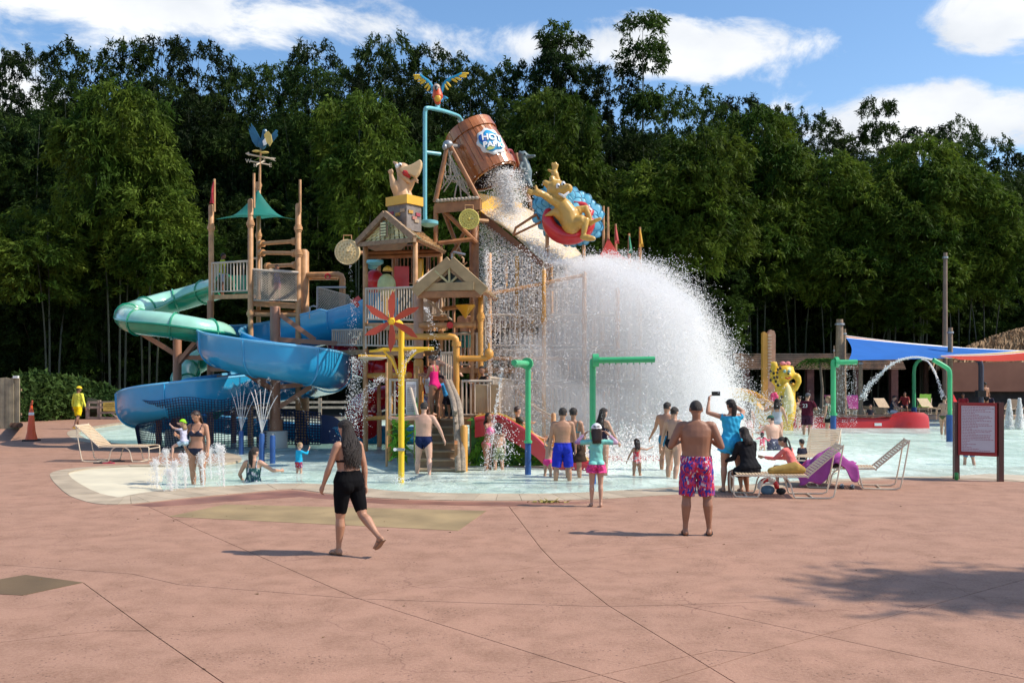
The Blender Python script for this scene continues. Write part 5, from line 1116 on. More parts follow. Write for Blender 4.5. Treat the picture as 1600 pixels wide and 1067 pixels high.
    for k in range(13): MB().box(P(1202.5, 524+5*k, Yb-.03), (.16, .08, .06)).build('carved_notch', M('notch_cream', (.55, .42, .3), .6), root)
    fl = thing('pink_flower_float', 'pink flower-shaped decoration above the woman in the grey swimsuit', 'decoration', P(1210, 620, 36.5)); mb = MB(); [mb.ell(P(1210+3*math.cos(a), 620+4*math.sin(a), 36.5), (.09,.05,.09)) for a in [2*PI*k/5 for k in range(5)]]; mb.build('petals', M('hot_pink', (.75, .05, .16), .5), fl, True); T(fl, 'stem', TAN, [P(1210, 622, 36.5), V((P(1210,622,36.5).x, 36.5, -.2))], .03, 5)
statues()
# ================================================================ PINWHEEL, SHOWERS, POSTS
def splash_toys():
    Q = P; root = thing('pinwheel_pole', 'yellow pole with a six-bladed red pinwheel and crossbar in the shallow water', 'water toy', G(627, 754, -.05)); Y = root.location.y
    T(root, 'pole', YELLOW, smooth_path([Q(627,756,Y), Q(627,640,Y), Q(627,530,Y), Q(627,513,Y), Q(624,505,Y-.05), Q(617,502,Y-.2), Q(613,502,Y-.35)], 3), .062, 12)
    MB().tube([Q(612,502,Y-.4), Q(612,502,Y-.33), Q(612,502,Y-.2)], [.05,.09,.09], 12).build('hub', YELLOW, root, True); c = Q(612,502,Y-.36)
    bm_ = M('red_blade', (.50, .07, .03), .45, .1, 3)
    for k in range(6):
        an = math.radians(85-60*k+3); d = V((math.cos(an), 0, math.sin(an))); s_ = V((-d.z, 0, d.x)); poly = [(.05,.02),(.22,.075),(.40,.085),(.60,-.005),(.48,-.05),(.25,-.05),(.05,-.03)]
        pts = [c+d*a*1.03+s_*b+V((0, -.10*(b), 0)) for a, b in poly]; MB().slab(pts, (0, 1, 0), .018).build('blade', bm_, root)
    for x0, x1 in ((577, 627), (627, 678)): pass
    T(root, 'crossbar', YELLOW, [Q(577,549,Y), Q(600,546,Y), Q(655,545,Y), Q(678,545,Y)], [.02,.04,.04,.035], 9); T(root, 'brace', YELLOW, [Q(631,585,Y), Q(634,566,Y), Q(650,550,Y), Q(662,547,Y)], .028, 8); T(root, 'brace', YELLOW, [Q(622,585,Y), Q(612,562,Y), Q(600,549,Y)], .022, 8)
    mb = MB(); mb.cyl(Q(627,700,Y), Q(627,704,Y), .075); mb.cyl(Q(616,702,Y-.05), Q(632,702,Y-.08), .03); mb.build('clamp', GREYM, root, True); MB().cyl(Q(617,702,Y-.1), Q(617,702,Y-.02), .035).build('gauge', WHITE, root, True)
    pl = thing('spray_dish', 'shallow pale dish on a thin stem spraying water left of the pinwheel', 'water toy', G(573, 700)); T(pl, 'stem', TAN, [V((P(604,1,23).x, 23, -.2)), Q(604,566,23)], .03, 6)
    MB().tube([Q(582,560,23)+V((0,0,-.04)), Q(582,560,23), Q(582,560,23)+V((0,0,.03))], [.2,.34,.35], 24).build('dish', RAIL, pl, True); T(pl, 'rim_bar', YGLASS, [Q(560,556,23), Q(603,557,23)], .03, 6)
    # tall green showers
    def shower(px, base, sleeve, top, armpts, label, wpole=.062):
        p = G(px, base, -.05); r = thing('spray_arch', label, 'water toy', p, 0, 'green spray pipes on blue sleeves'); Y = p.y
        T(r, 'sleeve', BLUEP, [V((p.x, Y, -.25)), Q(px, sleeve, Y)], wpole*1.12, 12); T(r, 'pole', GREEN, [Q(px, sleeve, Y), Q(px, top+14, Y), Q(px, top+5, Y), Q(px+1.2, top+1.5, Y)], wpole, 12)
        MB().cyl(Q(px, sleeve-3, Y), Q(px, sleeve+1, Y), wpole*1.5).build('flange', GREEN, r, True)
        a = [Q(*q) for q in armpts]; T(r, 'arm', GREEN, a, wpole*1.0, 12); d = (a[-1]-a[0]).normalized(); MB().cyl(a[0]-d*.04, a[0]+d*.08, wpole*2.1, n=16).build('arm_flange', GREEN, r, True); mb = MB()
        for k in range(9): q = a[0].lerp(a[-1], .15+.1*k)-V((0, 0, wpole)); mb.cyl(q, q-V((0, 0, .03)), .012, n=6)
        mb.build('nozzles', GREEN, r); return r
    YA = G(825, 742, -.05).y; YB = G(927, 757, -.05).y
    shower(825, 742, 691, 562, [(824,568,YA), (812,567,YA-1.0), (803,566.5,YA-1.5)], 'green spray pipe whose arm points toward the viewer, left of the two tall ones')
    shower(926, 756, 700, 560, [(929,563,YB), (1023,561.5,YB+.0)], 'green spray pipe with its long arm reaching right, behind the girl in the white cap')
    YC = G(1302, 690, -.05).y; shower(1302, 690, 648, 561, [(1306,566,YC), (1339,565.5,YC)], 'green spray pipe with a short arm and dripping water, in front of the red canoe', .085)
    for px, top, base, bend, label in ((1428, 563, 650, [(1428,582),(1429,574),(1433,566),(1440,561)], 'small green goose-neck spray pipe behind the end of the red canoe'), (1484, 563, 690, [(1484,600),(1484,585),(1482,577),(1474,571),(1458,562)], 'green goose-neck spray pipe bending left, just left of the notice sign')):
        p = G(px, base, -.05); r = thing('goose_neck_pipe', label, 'water toy', p, 0, 'green goose-neck spray pipes'); Y = p.y; w_ = .075 if px > 1450 else .10; sl = 648 if px > 1450 else 636
        T(r, 'sleeve', BLUEP, [V((p.x, Y, -.25)), Q(px, sl, Y)], w_*1.5, 12); T(r, 'pole', GREEN, [Q(px, sl, Y)]+smooth_path([Q(a, b, Y) for a, b in bend], 3), w_, 12)
    for px, top, base in ((377,673,710),(409,677,724),(426,680,724)):
        p = G(px, base, -.05); lb = {377: 'dark blue water-jet bollard farthest left of three, jet playing', 409: 'dark blue water-jet bollard in the middle of three, jet playing', 426: 'dark blue bollard nearest the white footing, without a jet'}[px]; r = thing('jet_bollard', lb, 'bollard', p, 0, 'dark blue jet bollards')
        T(r, 'post', BLUEP, [V((p.x, p.y, -.25)), Q(px, top+2, p.y), Q(px, top, p.y)], [.068,.068,.055], 12); MB().cyl(Q(px, top, p.y), Q(px, top, p.y)+V((0,0,.04)), .03, n=8).build('nozzle', GREYM, r)
    r = thing('shower_mast', 'black curved shower mast behind the notice sign', 'water toy', G(1533, 668)); Y = 46; T(r, 'mast', M('black_mast', (.02,.025,.05), .4), [V((P(1533,1,Y).x, Y, 0)), Q(1533,572,Y), Q(1531,565,Y), Q(1526,562,Y)], .12, 10); MB().box(Q(1532,615,Y), (.4,.3,.3)).build('control_box', BLACK, r)
    # red and yellow slide with run-out, by the painted panels
    s = thing('kiddie_slide', 'low red and yellow double slide running out into the pool beside the leafy panels', 'slide', G(830, 712, -.05)); rd = M('red_slide_plastic', (.55, .035, .05), .3, .1, 3, coat=.3)
    A, B, C_, D_ = Q(742,656,23.0), Q(800,662,22.6), Q(868,712,22.2), Q(925,726,22)
    for nm, off, mt, h in (('red_side', 0, rd, .42), ('yellow_lane', .25, YGLASS, .1), ('red_divider', .75, rd, .3), ('yellow_lane', .95, YGLASS, .1), ('red_side', 1.5, rd, .3)):
        pth = smooth_path([q+V((0, off, 0)) for q in (A, Q(775,652,22.9), B, Q(835,684,22.4), C_, D_)], 4); w_ = .07 if 'lane' not in nm else .45; mb = MB(); rows = []
        for q in pth: z0 = q.z; yy = q.y+(.22 if 'lane' in nm else 0); rows.append([V((q.x, yy-w_/2, z0-h)), V((q.x, yy+w_/2, z0-h)), V((q.x, yy+w_/2, z0+(.07 if 'lane' in nm else 0))), V((q.x, yy-w_/2, z0+(.07 if 'lane' in nm else 0)))])
        mb.loft(rows).build(nm, mt, s, False)
    T(s, 'red_side', rd, [q+V((0, -.04, .02)) for q in smooth_path([A, Q(775,652,22.9), B, Q(835,684,22.4), C_, D_], 4)], .05, 8); rr = []
    for (a, b, yy) in ((905, 1045, 22.0),):
        MB().slab([Q(a,712,yy+2.4), Q(b,712,yy+2.6), Q(b+6,720,yy+2.6), Q(a,720,yy+2.4)], (0, 1, 0), .12).build('run_out_edge', rd, s)
    T(s, 'hand_rope', ROPE, [Q(800,615,26), Q(863,650,24)], .02, 5); post(s, 865, 645, 23.6, .06, TAN)
splash_toys()
# ================================================================ RIGHT-HAND SIDE
def right_side():
    Q = P
    # red canoe wall
    p = G(1345, 668, -.05); c = thing('red_canoe', 'long red fibreglass canoe wall with a rounded end lying in the pool', 'canoe', p); Y = p.y; rd = M('canoe_red', (.50, .022, .012), .3, .1, 1.2, coat=.4)
    rows = []
    for x, top, hw in ((1180,648,.35),(1250,650,.4),(1320,652,.42),(1375,653,.45),(1395,650,.5),(1405,646,.6),(1420,643.5,.65),(1436,644,.62),(1444,649,.5),(1446,658,.3)):
        a = Q(x, top, Y-.0); h = a.z; rows.append([V((a.x, Y-hw-.05, -.25)), V((a.x, Y-hw, h*.6)), V((a.x, Y-hw*.8, h)), V((a.x, Y+hw*.8, h)), V((a.x, Y+hw, h*.6)), V((a.x, Y+hw, -.25))])
    MB().loft(rows).build('hull', rd, c, True); MB().box(Q(1372,663,Y-.52), (.30,.02,.12)).build('sticker', WHITE, c)
    MB().beam(Q(1250,648,Y-.2), Q(1390,650,Y-.2), .5, .05).build('top_board', DARKW, c)
    # far platform edge
    e = MB().slab([Q(1150,647,47), Q(1500,647,47), Q(1700,647,47), Q(1700,643,52), Q(1150,643,52)], (0, 0, 1), .0); 
    st = MB().box((V((22, 50.2, .0))), (32, 1.2, .3)).build('far_step', M('far_step_concrete', (.50, .33, .23), .8, .15, .8)); st['kind'] = 'structure'
    # pergola building
    b = thing('pergola', 'long low pergola with brown slatted eaves and dark open hall beneath', 'pergola', V((18, 61, 0))); Y = 58
    x0, x1 = Q(1150,1,Y).x, Q(1415,1,Y).x
    for k in range(9): MB().box(((x0+x1)/2, Y+.0+.11*k, Q(1,576-2.9*k,Y).z), (x1-x0, .08, .075)).build('slat', M('slat_brown', (.42, .26, .16), .7, .2, 2, rnd=.15), b)
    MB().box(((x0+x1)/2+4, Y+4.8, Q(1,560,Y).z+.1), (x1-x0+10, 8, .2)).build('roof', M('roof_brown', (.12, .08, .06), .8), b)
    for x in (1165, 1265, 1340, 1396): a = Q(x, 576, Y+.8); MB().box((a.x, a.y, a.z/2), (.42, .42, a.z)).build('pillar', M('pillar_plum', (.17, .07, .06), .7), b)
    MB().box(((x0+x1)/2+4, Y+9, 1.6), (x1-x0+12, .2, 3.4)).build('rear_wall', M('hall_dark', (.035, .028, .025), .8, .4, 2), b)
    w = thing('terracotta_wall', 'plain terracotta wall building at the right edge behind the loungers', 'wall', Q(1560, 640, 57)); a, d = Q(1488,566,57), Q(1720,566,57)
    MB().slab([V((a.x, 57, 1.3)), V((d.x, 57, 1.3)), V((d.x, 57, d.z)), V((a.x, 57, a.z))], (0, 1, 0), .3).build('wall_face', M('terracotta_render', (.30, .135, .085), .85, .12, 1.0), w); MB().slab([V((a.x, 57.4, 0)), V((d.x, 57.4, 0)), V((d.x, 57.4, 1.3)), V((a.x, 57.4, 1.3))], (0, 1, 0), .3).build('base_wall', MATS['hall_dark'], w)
    # thatched mound behind
    m = thing('thatched_roof', 'brown thatched roof mound rising behind the terracotta wall', 'roof', Q(1600, 560, 60.5)); r = np.random.default_rng(3); n = 9000; u = r.random(n); v = r.random(n)**.7; cx = Q(1640,1,60.5).x; top = Q(1,506,60.5).z; lowz = Q(1,566,60.5).z
    c_ = np.stack([cx-8.5*v+17*v*u, 60.5-2.5*v+r.normal(size=n)*.05, top-(top-lowz)*v**1.6], 1); dd = np.stack([np.sign(c_[:, 0]-cx)*.5*v, -.35*np.ones(n), -.7*np.ones(n)], 1)+r.normal(size=(n, 3))*.2
    soup('thatch', leaves(c_-np.array(m.location), dd, .7, .10, r), M('thatch_straw', (.34, .22, .12), .9, .35, 1.5), m); mb = MB(); mb.add([V((cx, 60.5, top-.15)), V((cx-8.5, 58.1, lowz)), V((cx+8.5, 58.1, lowz)), V((cx+8.5, 62.5, lowz)), V((cx-8.5, 62.5, lowz))], [(0,1,2),(0,2,3),(0,3,4),(0,4,1),(1,4,3,2)]); mb.build('roof_core', DARKW, m)
    for sx_ in (-8, 0, 8): MB().cyl(V((cx+sx_, 60, 0)), V((cx+sx_, 60, lowz+.2)), .15).build('post', DARKW, m)
    # shade sails
    def sail(name, pts, mat, label, sag=.5, n=12):
        a, b_, c2, d = [Q(*q) for q in pts]; rows = []
        for j in range(n+1):
            v = j/n; row = []
            for i in range(n+1):
                u = i/n; p = a.lerp(b_, u).lerp(d.lerp(c2, u), v); p.z -= sag*math.sin(PI*u)*(.35+.65*math.sin(PI*v))*.5; p = p.lerp((a+b_+c2+d)/4, .10*math.sin(PI*u)*abs(2*v-1)+.05*math.sin(PI*v)*abs(2*u-1)); row.append(p)
            rows.append(row)
        t = thing(name, label, 'shade sail', (a+b_)/2, 0, 'coloured shade sails on the right'); MB().loft(rows, False, False).build('cloth', mat, t, True); T(t, 'edge_cord', WHITE, rows[0], .03, 5); return t
    sail('shade_sail', [(1322,528,50),(1610,549,53),(1560,556.5,47),(1326,563,44.5)], M('blue_sail_cloth', (.02, .17, .60), .6, .06, 1, transl=.3), 'large blue shade sail stretching from the wooden poles to the right', .35)
    sail('shade_sail', [(1316,524,54),(1500,543,55),(1500,549,53.5),(1330,531,52)], M('salmon_sail_cloth', (.60, .25, .13), .6, .06, 1, transl=.3), 'thin salmon shade sail showing above the blue one', .3)
    sail('shade_sail', [(1470,556,45),(1620,549,45),(1640,562,42),(1500,562,42)], M('red_sail_cloth', (.62, .05, .02), .6, .06, 1, transl=.3), 'red shade sail at the right edge in front of the terracotta wall', .4)
    sail('shade_sail', [(1450,555,49),(1610,547,49),(1640,552,47),(1480,560,46)], M('yellow_sail_cloth', (.72, .42, .06), .6, .06, 1, transl=.3), 'yellow shade sail above the red one at the right edge', .4)
    def pole(px, top, base, Y, r, label, mat=WOOD, tip=.7):
        p = Q(px, base, Y); t = thing('wooden_pole', label, 'pole', V((p.x, Y, 0))); T(t, 'shaft', mat, [V((p.x, Y, -.1)), Q(px-(.5), (top+base)/2, Y), Q(px, top, Y)], [r, r*.9, r*tip], 12); T(t, 'iron_band', GREYM, [Q(px, top+6, Y), Q(px, top+9, Y)], r*1.02, 12)
    pole(1312, 499, 650, 50, .24, 'thick leaning wooden pole holding the blue sail, left one'); pole(1319, 514, 650, 51.5, .13, 'thinner wooden pole just right of the thick sail pole'); pole(1303, 540, 650, 52, .05, 'thin bare stake left of the thick sail pole')
    pole(1477, 395, 648, 53, .15, 'very tall grey utility pole rising into the bamboo on the right', M('grey_pole_wood', (.24, .17, .12), .8, .2, 2)); pole(1485, 512, 660, 50, .16, 'short wooden pole beside the tall utility pole')
    pole(1345, 560, 655, 49, .12, 'slim pole behind the dripping green spray pipe')
    # small palm
    t = thing('palm_tree', 'small green palm in front of the pergola', 'palm tree', G(1283, 650)); b0 = V((Q(1283,1,55).x, 55, 0)); t.location = b0; top = Q(1281,565,55); T(t, 'trunk', M('palm_trunk', (.22, .18, .13), .8), [b0, b0.lerp(top, .5)+V((.1, 0, 0)), top], [.12,.09,.07], 8); r = np.random.default_rng(6); tri = []
    for k in range(15):
        an = 2*PI*k/15+.2; L = 1.35; pts = [np.array(top)+np.array([math.cos(an)*L*s_, math.sin(an)*L*s_, .95*s_-1.25*s_*s_]) for s_ in np.linspace(0, 1, 13)]
        c_ = np.repeat(np.array(pts[1:]), 4, 0); d = np.tile(np.array([[math.sin(an), -math.cos(an), -.5], [-math.sin(an), math.cos(an), -.5]]*2), (12, 1))+np.array([math.cos(an), math.sin(an), 0])*.6; tri.append(leaves(c_, d, .36, .07, r))
    soup('fronds', np.concatenate(tri)-np.array(b0), leaf_mat('palm_fronds', (.05, .13, .02), (.1, .2, .03), .1), t)
    # notice sign
    s = thing('notice_sign', 'tall red-framed notice sign with a long printed text, standing at the pool edge', 'sign', G(1530, 751)); pl = G(1494, 748); pr = G(1563, 752); dk = M('dark_red_brown_wood', (.075, .022, .018), .45, .2, 4)
    zt = P(1530, 629, (pl.y+pr.y)/2).z; zb = P(1530, 711, (pl.y+pr.y)/2).z; X = (pr-pl).normalized(); nn = V((X.y, -X.x, 0))
    if nn.y > 0: nn = -nn
    for q in (pl, pr): MB().beam(V((q.x, q.y, -.02)), V((q.x, q.y, zt+.01)), .10, .10, (1, 0, 0)).build('post', dk, s)
    def rect(u0, u1, z0, z1, off, th, nm, mt, par=s): L = (pr-pl).length; a = pl+X*u0*L+nn*off; b_ = pl+X*u1*L+nn*off; return MB().slab([V((a.x, a.y, z0)), V((b_.x, b_.y, z0)), V((b_.x, b_.y, z1)), V((a.x, a.y, z1))], nn, th).build(nm, mt, par)
    fr = M('sign_red', (.33, .018, .02), .4, .08, 3)
    rect(.06, .94, zb, zt-.005, -.01, .04, 'backing', fr); pn = rect(.13, .885, zb+.07, zt-.06, .034, .006, 'panel', M('sign_white', (.56, .53, .57), .45, .03, 2))
    for a in ((.06,.94,zt-.05,zt), (.06,.94,zb-.01,zb+.05)): rect(*a, .033, .02, 'frame_rail', fr)
    for a in ((.06,.12,zb+.052,zt-.052), (.895,.94,zb+.052,zt-.052)): rect(*a, .033, .02, 'frame_stile', fr)
    mb = MB(); rr = random.Random(4); L = (pr-pl).length; H = zt-zb-.15; ends = [.9,.95,.7,.88,.4,.55,.85,.95,.65,.9,.45,.8,.93,.5,.3,.95,.9,.4,.92,.85,.9,.95,.2,.1,.4,.1,.3,.5,.9]
    for k, e in enumerate(ends):
        z = zt-.085-k*H/len(ends); u = .155
        while u < .155+.70*e:
            w_ = rr.uniform(.018, .06); a = pl+X*u*L+nn*.0405; b_ = pl+X*min(u+w_, .875)*L+nn*.0405; mb.slab([V((a.x, a.y, z-.009)), V((b_.x, b_.y, z-.009)), V((b_.x, b_.y, z+.004)), V((a.x, a.y, z+.004))], nn, .001); u += w_+.012
    mb.build('printed_text', M('red_print', (.38, .16, .20), .6), pn)
    rect(.13, .885, zt-.064, zt-.056, .042, .001, 'red_line', M('thin_red_line', (.6, .1, .1), .5), pn)
    cn = thing('drink_can', 'green drink can at the foot of the left sign post', 'can', G(1495, 748)); q = G(1494.5, 749.5); MB().tube([q, q+V((0,0,.015)), q+V((0,0,.13)), q+V((0,0,.15))], [.03,.04,.04,.03], 14).build('can_body', M('can_green', (.05, .30, .06), .3, .3, 20), cn, True)
right_side()
def flags():
    for (px, top, base, Y, col, lb, side) in ((943,322,400,33,None,'bare flag rod left of the red canopy, tall pale one',1),(950,324,395,33.5,None,'second tall bare rod behind the blue wave sculpture',1),(962,350,405,33,(.55,.10,.09),'small red pennant on a rod above the splash',1),(983,365,410,33.5,(.05,.28,.16),'small green pennant on a rod above the splash',1),(1000,355,415,33,(.65,.36,.04),'small yellow pennant on the rightmost rod above the splash',0)):
        a, b = P(px, base, Y), P(px, top, Y); r = thing('flag_pole', lb, 'flag', V((a.x, a.y, -.2)), 0, 'flag rods behind the splash'); T(r, 'rod', TAN, [V((a.x, a.y, -.2)), a, b], [.06, .06, .035], 7)
        if col: MB().loft([[P(px-1+x*(2+5*v), top+3+v*28, Y-.08+.05*math.sin(6*x+4*v)) for x in (0, .5, 1)] for v in [k/6 for k in range(7)]], False, False).build('pennant', M(f'pennant_{px}', col, .7, .1, 4, transl=.2), r, True)
    c = thing('red_canopy', 'red cloth canopy peeking out behind the splash', 'canopy', P(960, 400, 34)); pk = P(950, 371, 33); cs = [P(925,402,32), P(996,408,31.5), P(985,405,36), P(930,402,36)]
    for i in range(4): a, b = cs[i], cs[(i+1) % 4]; MB().loft([[pk.lerp(a.lerp(b, k/8), v)-V((0, 0, .25*math.sin(v*PI))) for k in range(9)] for v in [j/6 for j in range(7)]], False, False).build('cloth_panel', M('red_canopy_cloth', (.60, .07, .05), .6, .08, 3, transl=.3), c, True)
    for q in cs: T(c, 'post', TAN, [V((q.x, q.y, -.2)), q], .05, 7)
    ys = thing('yellow_slide', 'curving yellow slide end at the right of the splash', 'slide', G(1180, 665)); Y = 40
    flume(ys, [P(1120,606,Y+1.5), P(1150,608,Y+.5), P(1175,614,Y), P(1192,628,Y-.3), P(1198,650,Y-.6)], lambda t: [(-.42*math.cos(a), -.4*math.sin(a)) for a in [PI*k/10 for k in range(11)]], YGLASS, YGLASS, 6); 
    for x, y in ((1150, 618), (1185, 630)): post(ys, x, y, Y+.2, .07)
flags()
# ================================================================ LEFT-HAND SIDE
def left_side():
    Q = P
    f = thing('rail_fence', 'weathered wooden rail fence with a gate between hedge and slide', 'fence', G(175, 655)); Yf = G(1, 655).y; zf = lambda py: P(0, py, Yf).z
    fw = M('fence_wood', (.36, .27, .21), .85, .25, 5, rnd=.1)
    for px, top in ((137,630),(155,625),(185,625),(189.5,624),(245,626),(300,626),(420,626),(500,622),(560,626)): a = P(px, top, Yf); MB().beam(V((a.x, Yf, -.05)), a, .15, .15, (0, 1, 0)).build('post', fw, f)
    for a, b in ((137,600),):
        for y in (628.5, 636.5, 653): 
            for x0, x1 in ((137,154),(156,184),(191,243),(247,298),(302,418),(422,498),(502,558)): MB().beam(P(x0, y+random.uniform(-.5,.5), Yf-.09), P(x1, y+random.uniform(-.5,.5), Yf-.09), .06, .12).build('rail', fw, f)
    MB().beam(P(157,645,Yf-.1), P(184,644,Yf-.1), .06, .1).build('rail', fw, f); MB().beam(P(175,646,Yf-.12), P(183,652,Yf-.12), .05, .1, (0, 1, 0)).build('brace', fw, f)
    s = thing('fence_sign', 'small yellow warning sign hung on the rail fence', 'sign', P(171.5, 636, Yf-.2)); sg = MB().slab([P(161,628.5,Yf-.2), P(182,628,Yf-.2), P(182,642,Yf-.2), P(161,642,Yf-.2)], (0, 1, 0), .03).build('board', M('sign_yellow', (.72, .50, .10), .5, .05, 3), s)
    pr_ = M('sign_print', (.20, .12, .02), .6)
    for i, (tx, y, z) in enumerate((('SOMENTE', 631.2, .10), ('FUNCIONÁRIOS', 634.6, .10), ('STAFF ONLY', 638, .055))): text_mesh(tx, z, 'lettering', pr_, sg, P(171.5, y, Yf-.204), (PI/2, 0, 0), .002)
    for (x0, x1, tp) in ((-20, 20, 590),):
        p = thing('plank_fence', 'tall pale plank fence at the left edge of the picture', 'fence', G(10, 668)); Y = 39.5; k = -30
        while k < 27:
            w_ = random.uniform(3.6, 4.6); tpp = 590+random.uniform(-1, 1); MB().box(((P(k,1,Y).x+P(k+w_-.3,1,Y).x)/2, Y+random.uniform(-.03,.03), (P(1,tpp,Y).z-.05)/2), (w_/F*Y*.95, .05, P(1,tpp,Y).z+.05)).build('plank', M('fence_plank', (.37, .31, .20), .85, .25, 3, rnd=.15), p); k += w_
        for z in (.6, 1.6): MB().box((P(0,1,Y).x, Y+.08, z), (1.7, .06, .1)).build('rail', WOOD, p)
        MB().box((P(26,1,Y).x, Y-.05, P(1,589,Y).z), (.2,.12,.1)).build('lamp_box', WHITE, p)
    l = thing('wooden_stakes', 'row of short dark wooden stakes at the foot of the plank fence', 'edging', G(28, 662)); [MB().cyl(G(19+4.2*k, 664, -.02), G(19+4.2*k, 664, .45+.08*(k % 2)), .09, n=8).build('stake', DARKW, l, True) for k in range(4)]
    # cone
    q = G(49, 689); c = thing('traffic_cone', 'tall orange traffic cone with a white band on the left of the deck', 'cone', q); om = M('cone_orange', (.78, .10, .02), .45, .1, 4)
    MB().box(q+V((0, 0, .03)), (.42, .42, .06)).build('base', M('cone_base', (.03, .02, .02), .6), c)
    MB().tube([q+V((0,0,.06)), q+V((0,0,.14)), q+V((0,0,.3)), q+V((0,0,1.02)), q+V((0,0,1.05)), q+V((0,0,1.17))], [.19,.17,.13,.065,.045,.04], 20).build('body', om, c, True); MB().tube([q+V((0,0,.86)), q+V((0,0,.95))], [.085,.077], 20).build('reflective_band', WHITE, c, True); MB().limb([q+V((0,0,1.2)), q+V((.03,0,1.32))], [.04,.03]).build('topper', M('cone_topper', (.4, .07, .03), .6), c, True)
    # little grate by the inlet
    g = thing('drain_grate', 'dark slatted drain grate near the white lounger', 'grate', G(160, 692)); 
    for k in range(14): a = G(148+1.5*k, 691, .012); MB().box(a, (.02, .5, .02)).build('slat', M('grate_metal', (.10, .09, .08), .6), g)
left_side()
# ================================================================ PEOPLE
SKIN = {k: M('skin_'+k, c, .5, .09, 9, .08, 60) for k, c in (('fair', (.56, .33, .235)), ('light', (.50, .28, .185)), ('tan', (.42, .215, .13)), ('brown', (.30, .135, .075)), ('dark', (.20, .085, .048)))}
def cloth(name, rgb, var=.1, scale=8): return M('cloth_'+name, rgb, .9, var, scale, .25, 30, spec=.12)
HAIRM = {'black': M('hair_black', (.022, .015, .012), .6, .4, 30, .8, 120), 'brown': M('hair_brown', (.038, .020, .013), .45, .3, 12, .3, 90), 'blond': M('hair_blond', (.30, .19, .09), .5, .2, 12, .3, 90), 'grey': M('hair_grey', (.09, .075, .065), .6, .3, 12)}
def floral(name, a, b, c, scale=26):
    if name in MATS: return MATS[name]
    m = bpy.data.materials.new(name); m.use_nodes = True; nt = m.node_tree; N = nt.nodes.new; L = nt.links.new; bs = nt.nodes['Principled BSDF']; bs.inputs['Roughness'].default_value = .85
    tc = N('ShaderNodeTexCoord'); mp = N('ShaderNodeMapping'); mp.inputs['Rotation'].default_value = (.5, .4, .7); mp.inputs['Scale'].default_value = (1, 1, .45); L(tc.outputs['Object'], mp.inputs[0]); v = N('ShaderNodeTexVoronoi'); v.inputs['Scale'].default_value = scale; L(mp.outputs[0], v.inputs['Vector'])
    se = N('ShaderNodeSeparateColor'); L(v.outputs['Color'], se.inputs[0]); r = N('ShaderNodeValToRGB'); r.color_ramp.interpolation = 'CONSTANT'; e = r.color_ramp.elements
    e[0].position = 0; e[0].color = (*a, 1); e[1].position = .38; e[1].color = (*b, 1); x = e.new(.68); x.color = (*c, 1); x = e.new(.88); x.color = (.55, .5, .55, 1)
    L(se.outputs[0], r.inputs[0]); L(r.outputs[0], bs.inputs['Base Color']); MATS[name] = m; return m
def R3(axis, deg): return Matrix.Rotation(math.radians(deg), 3, axis)
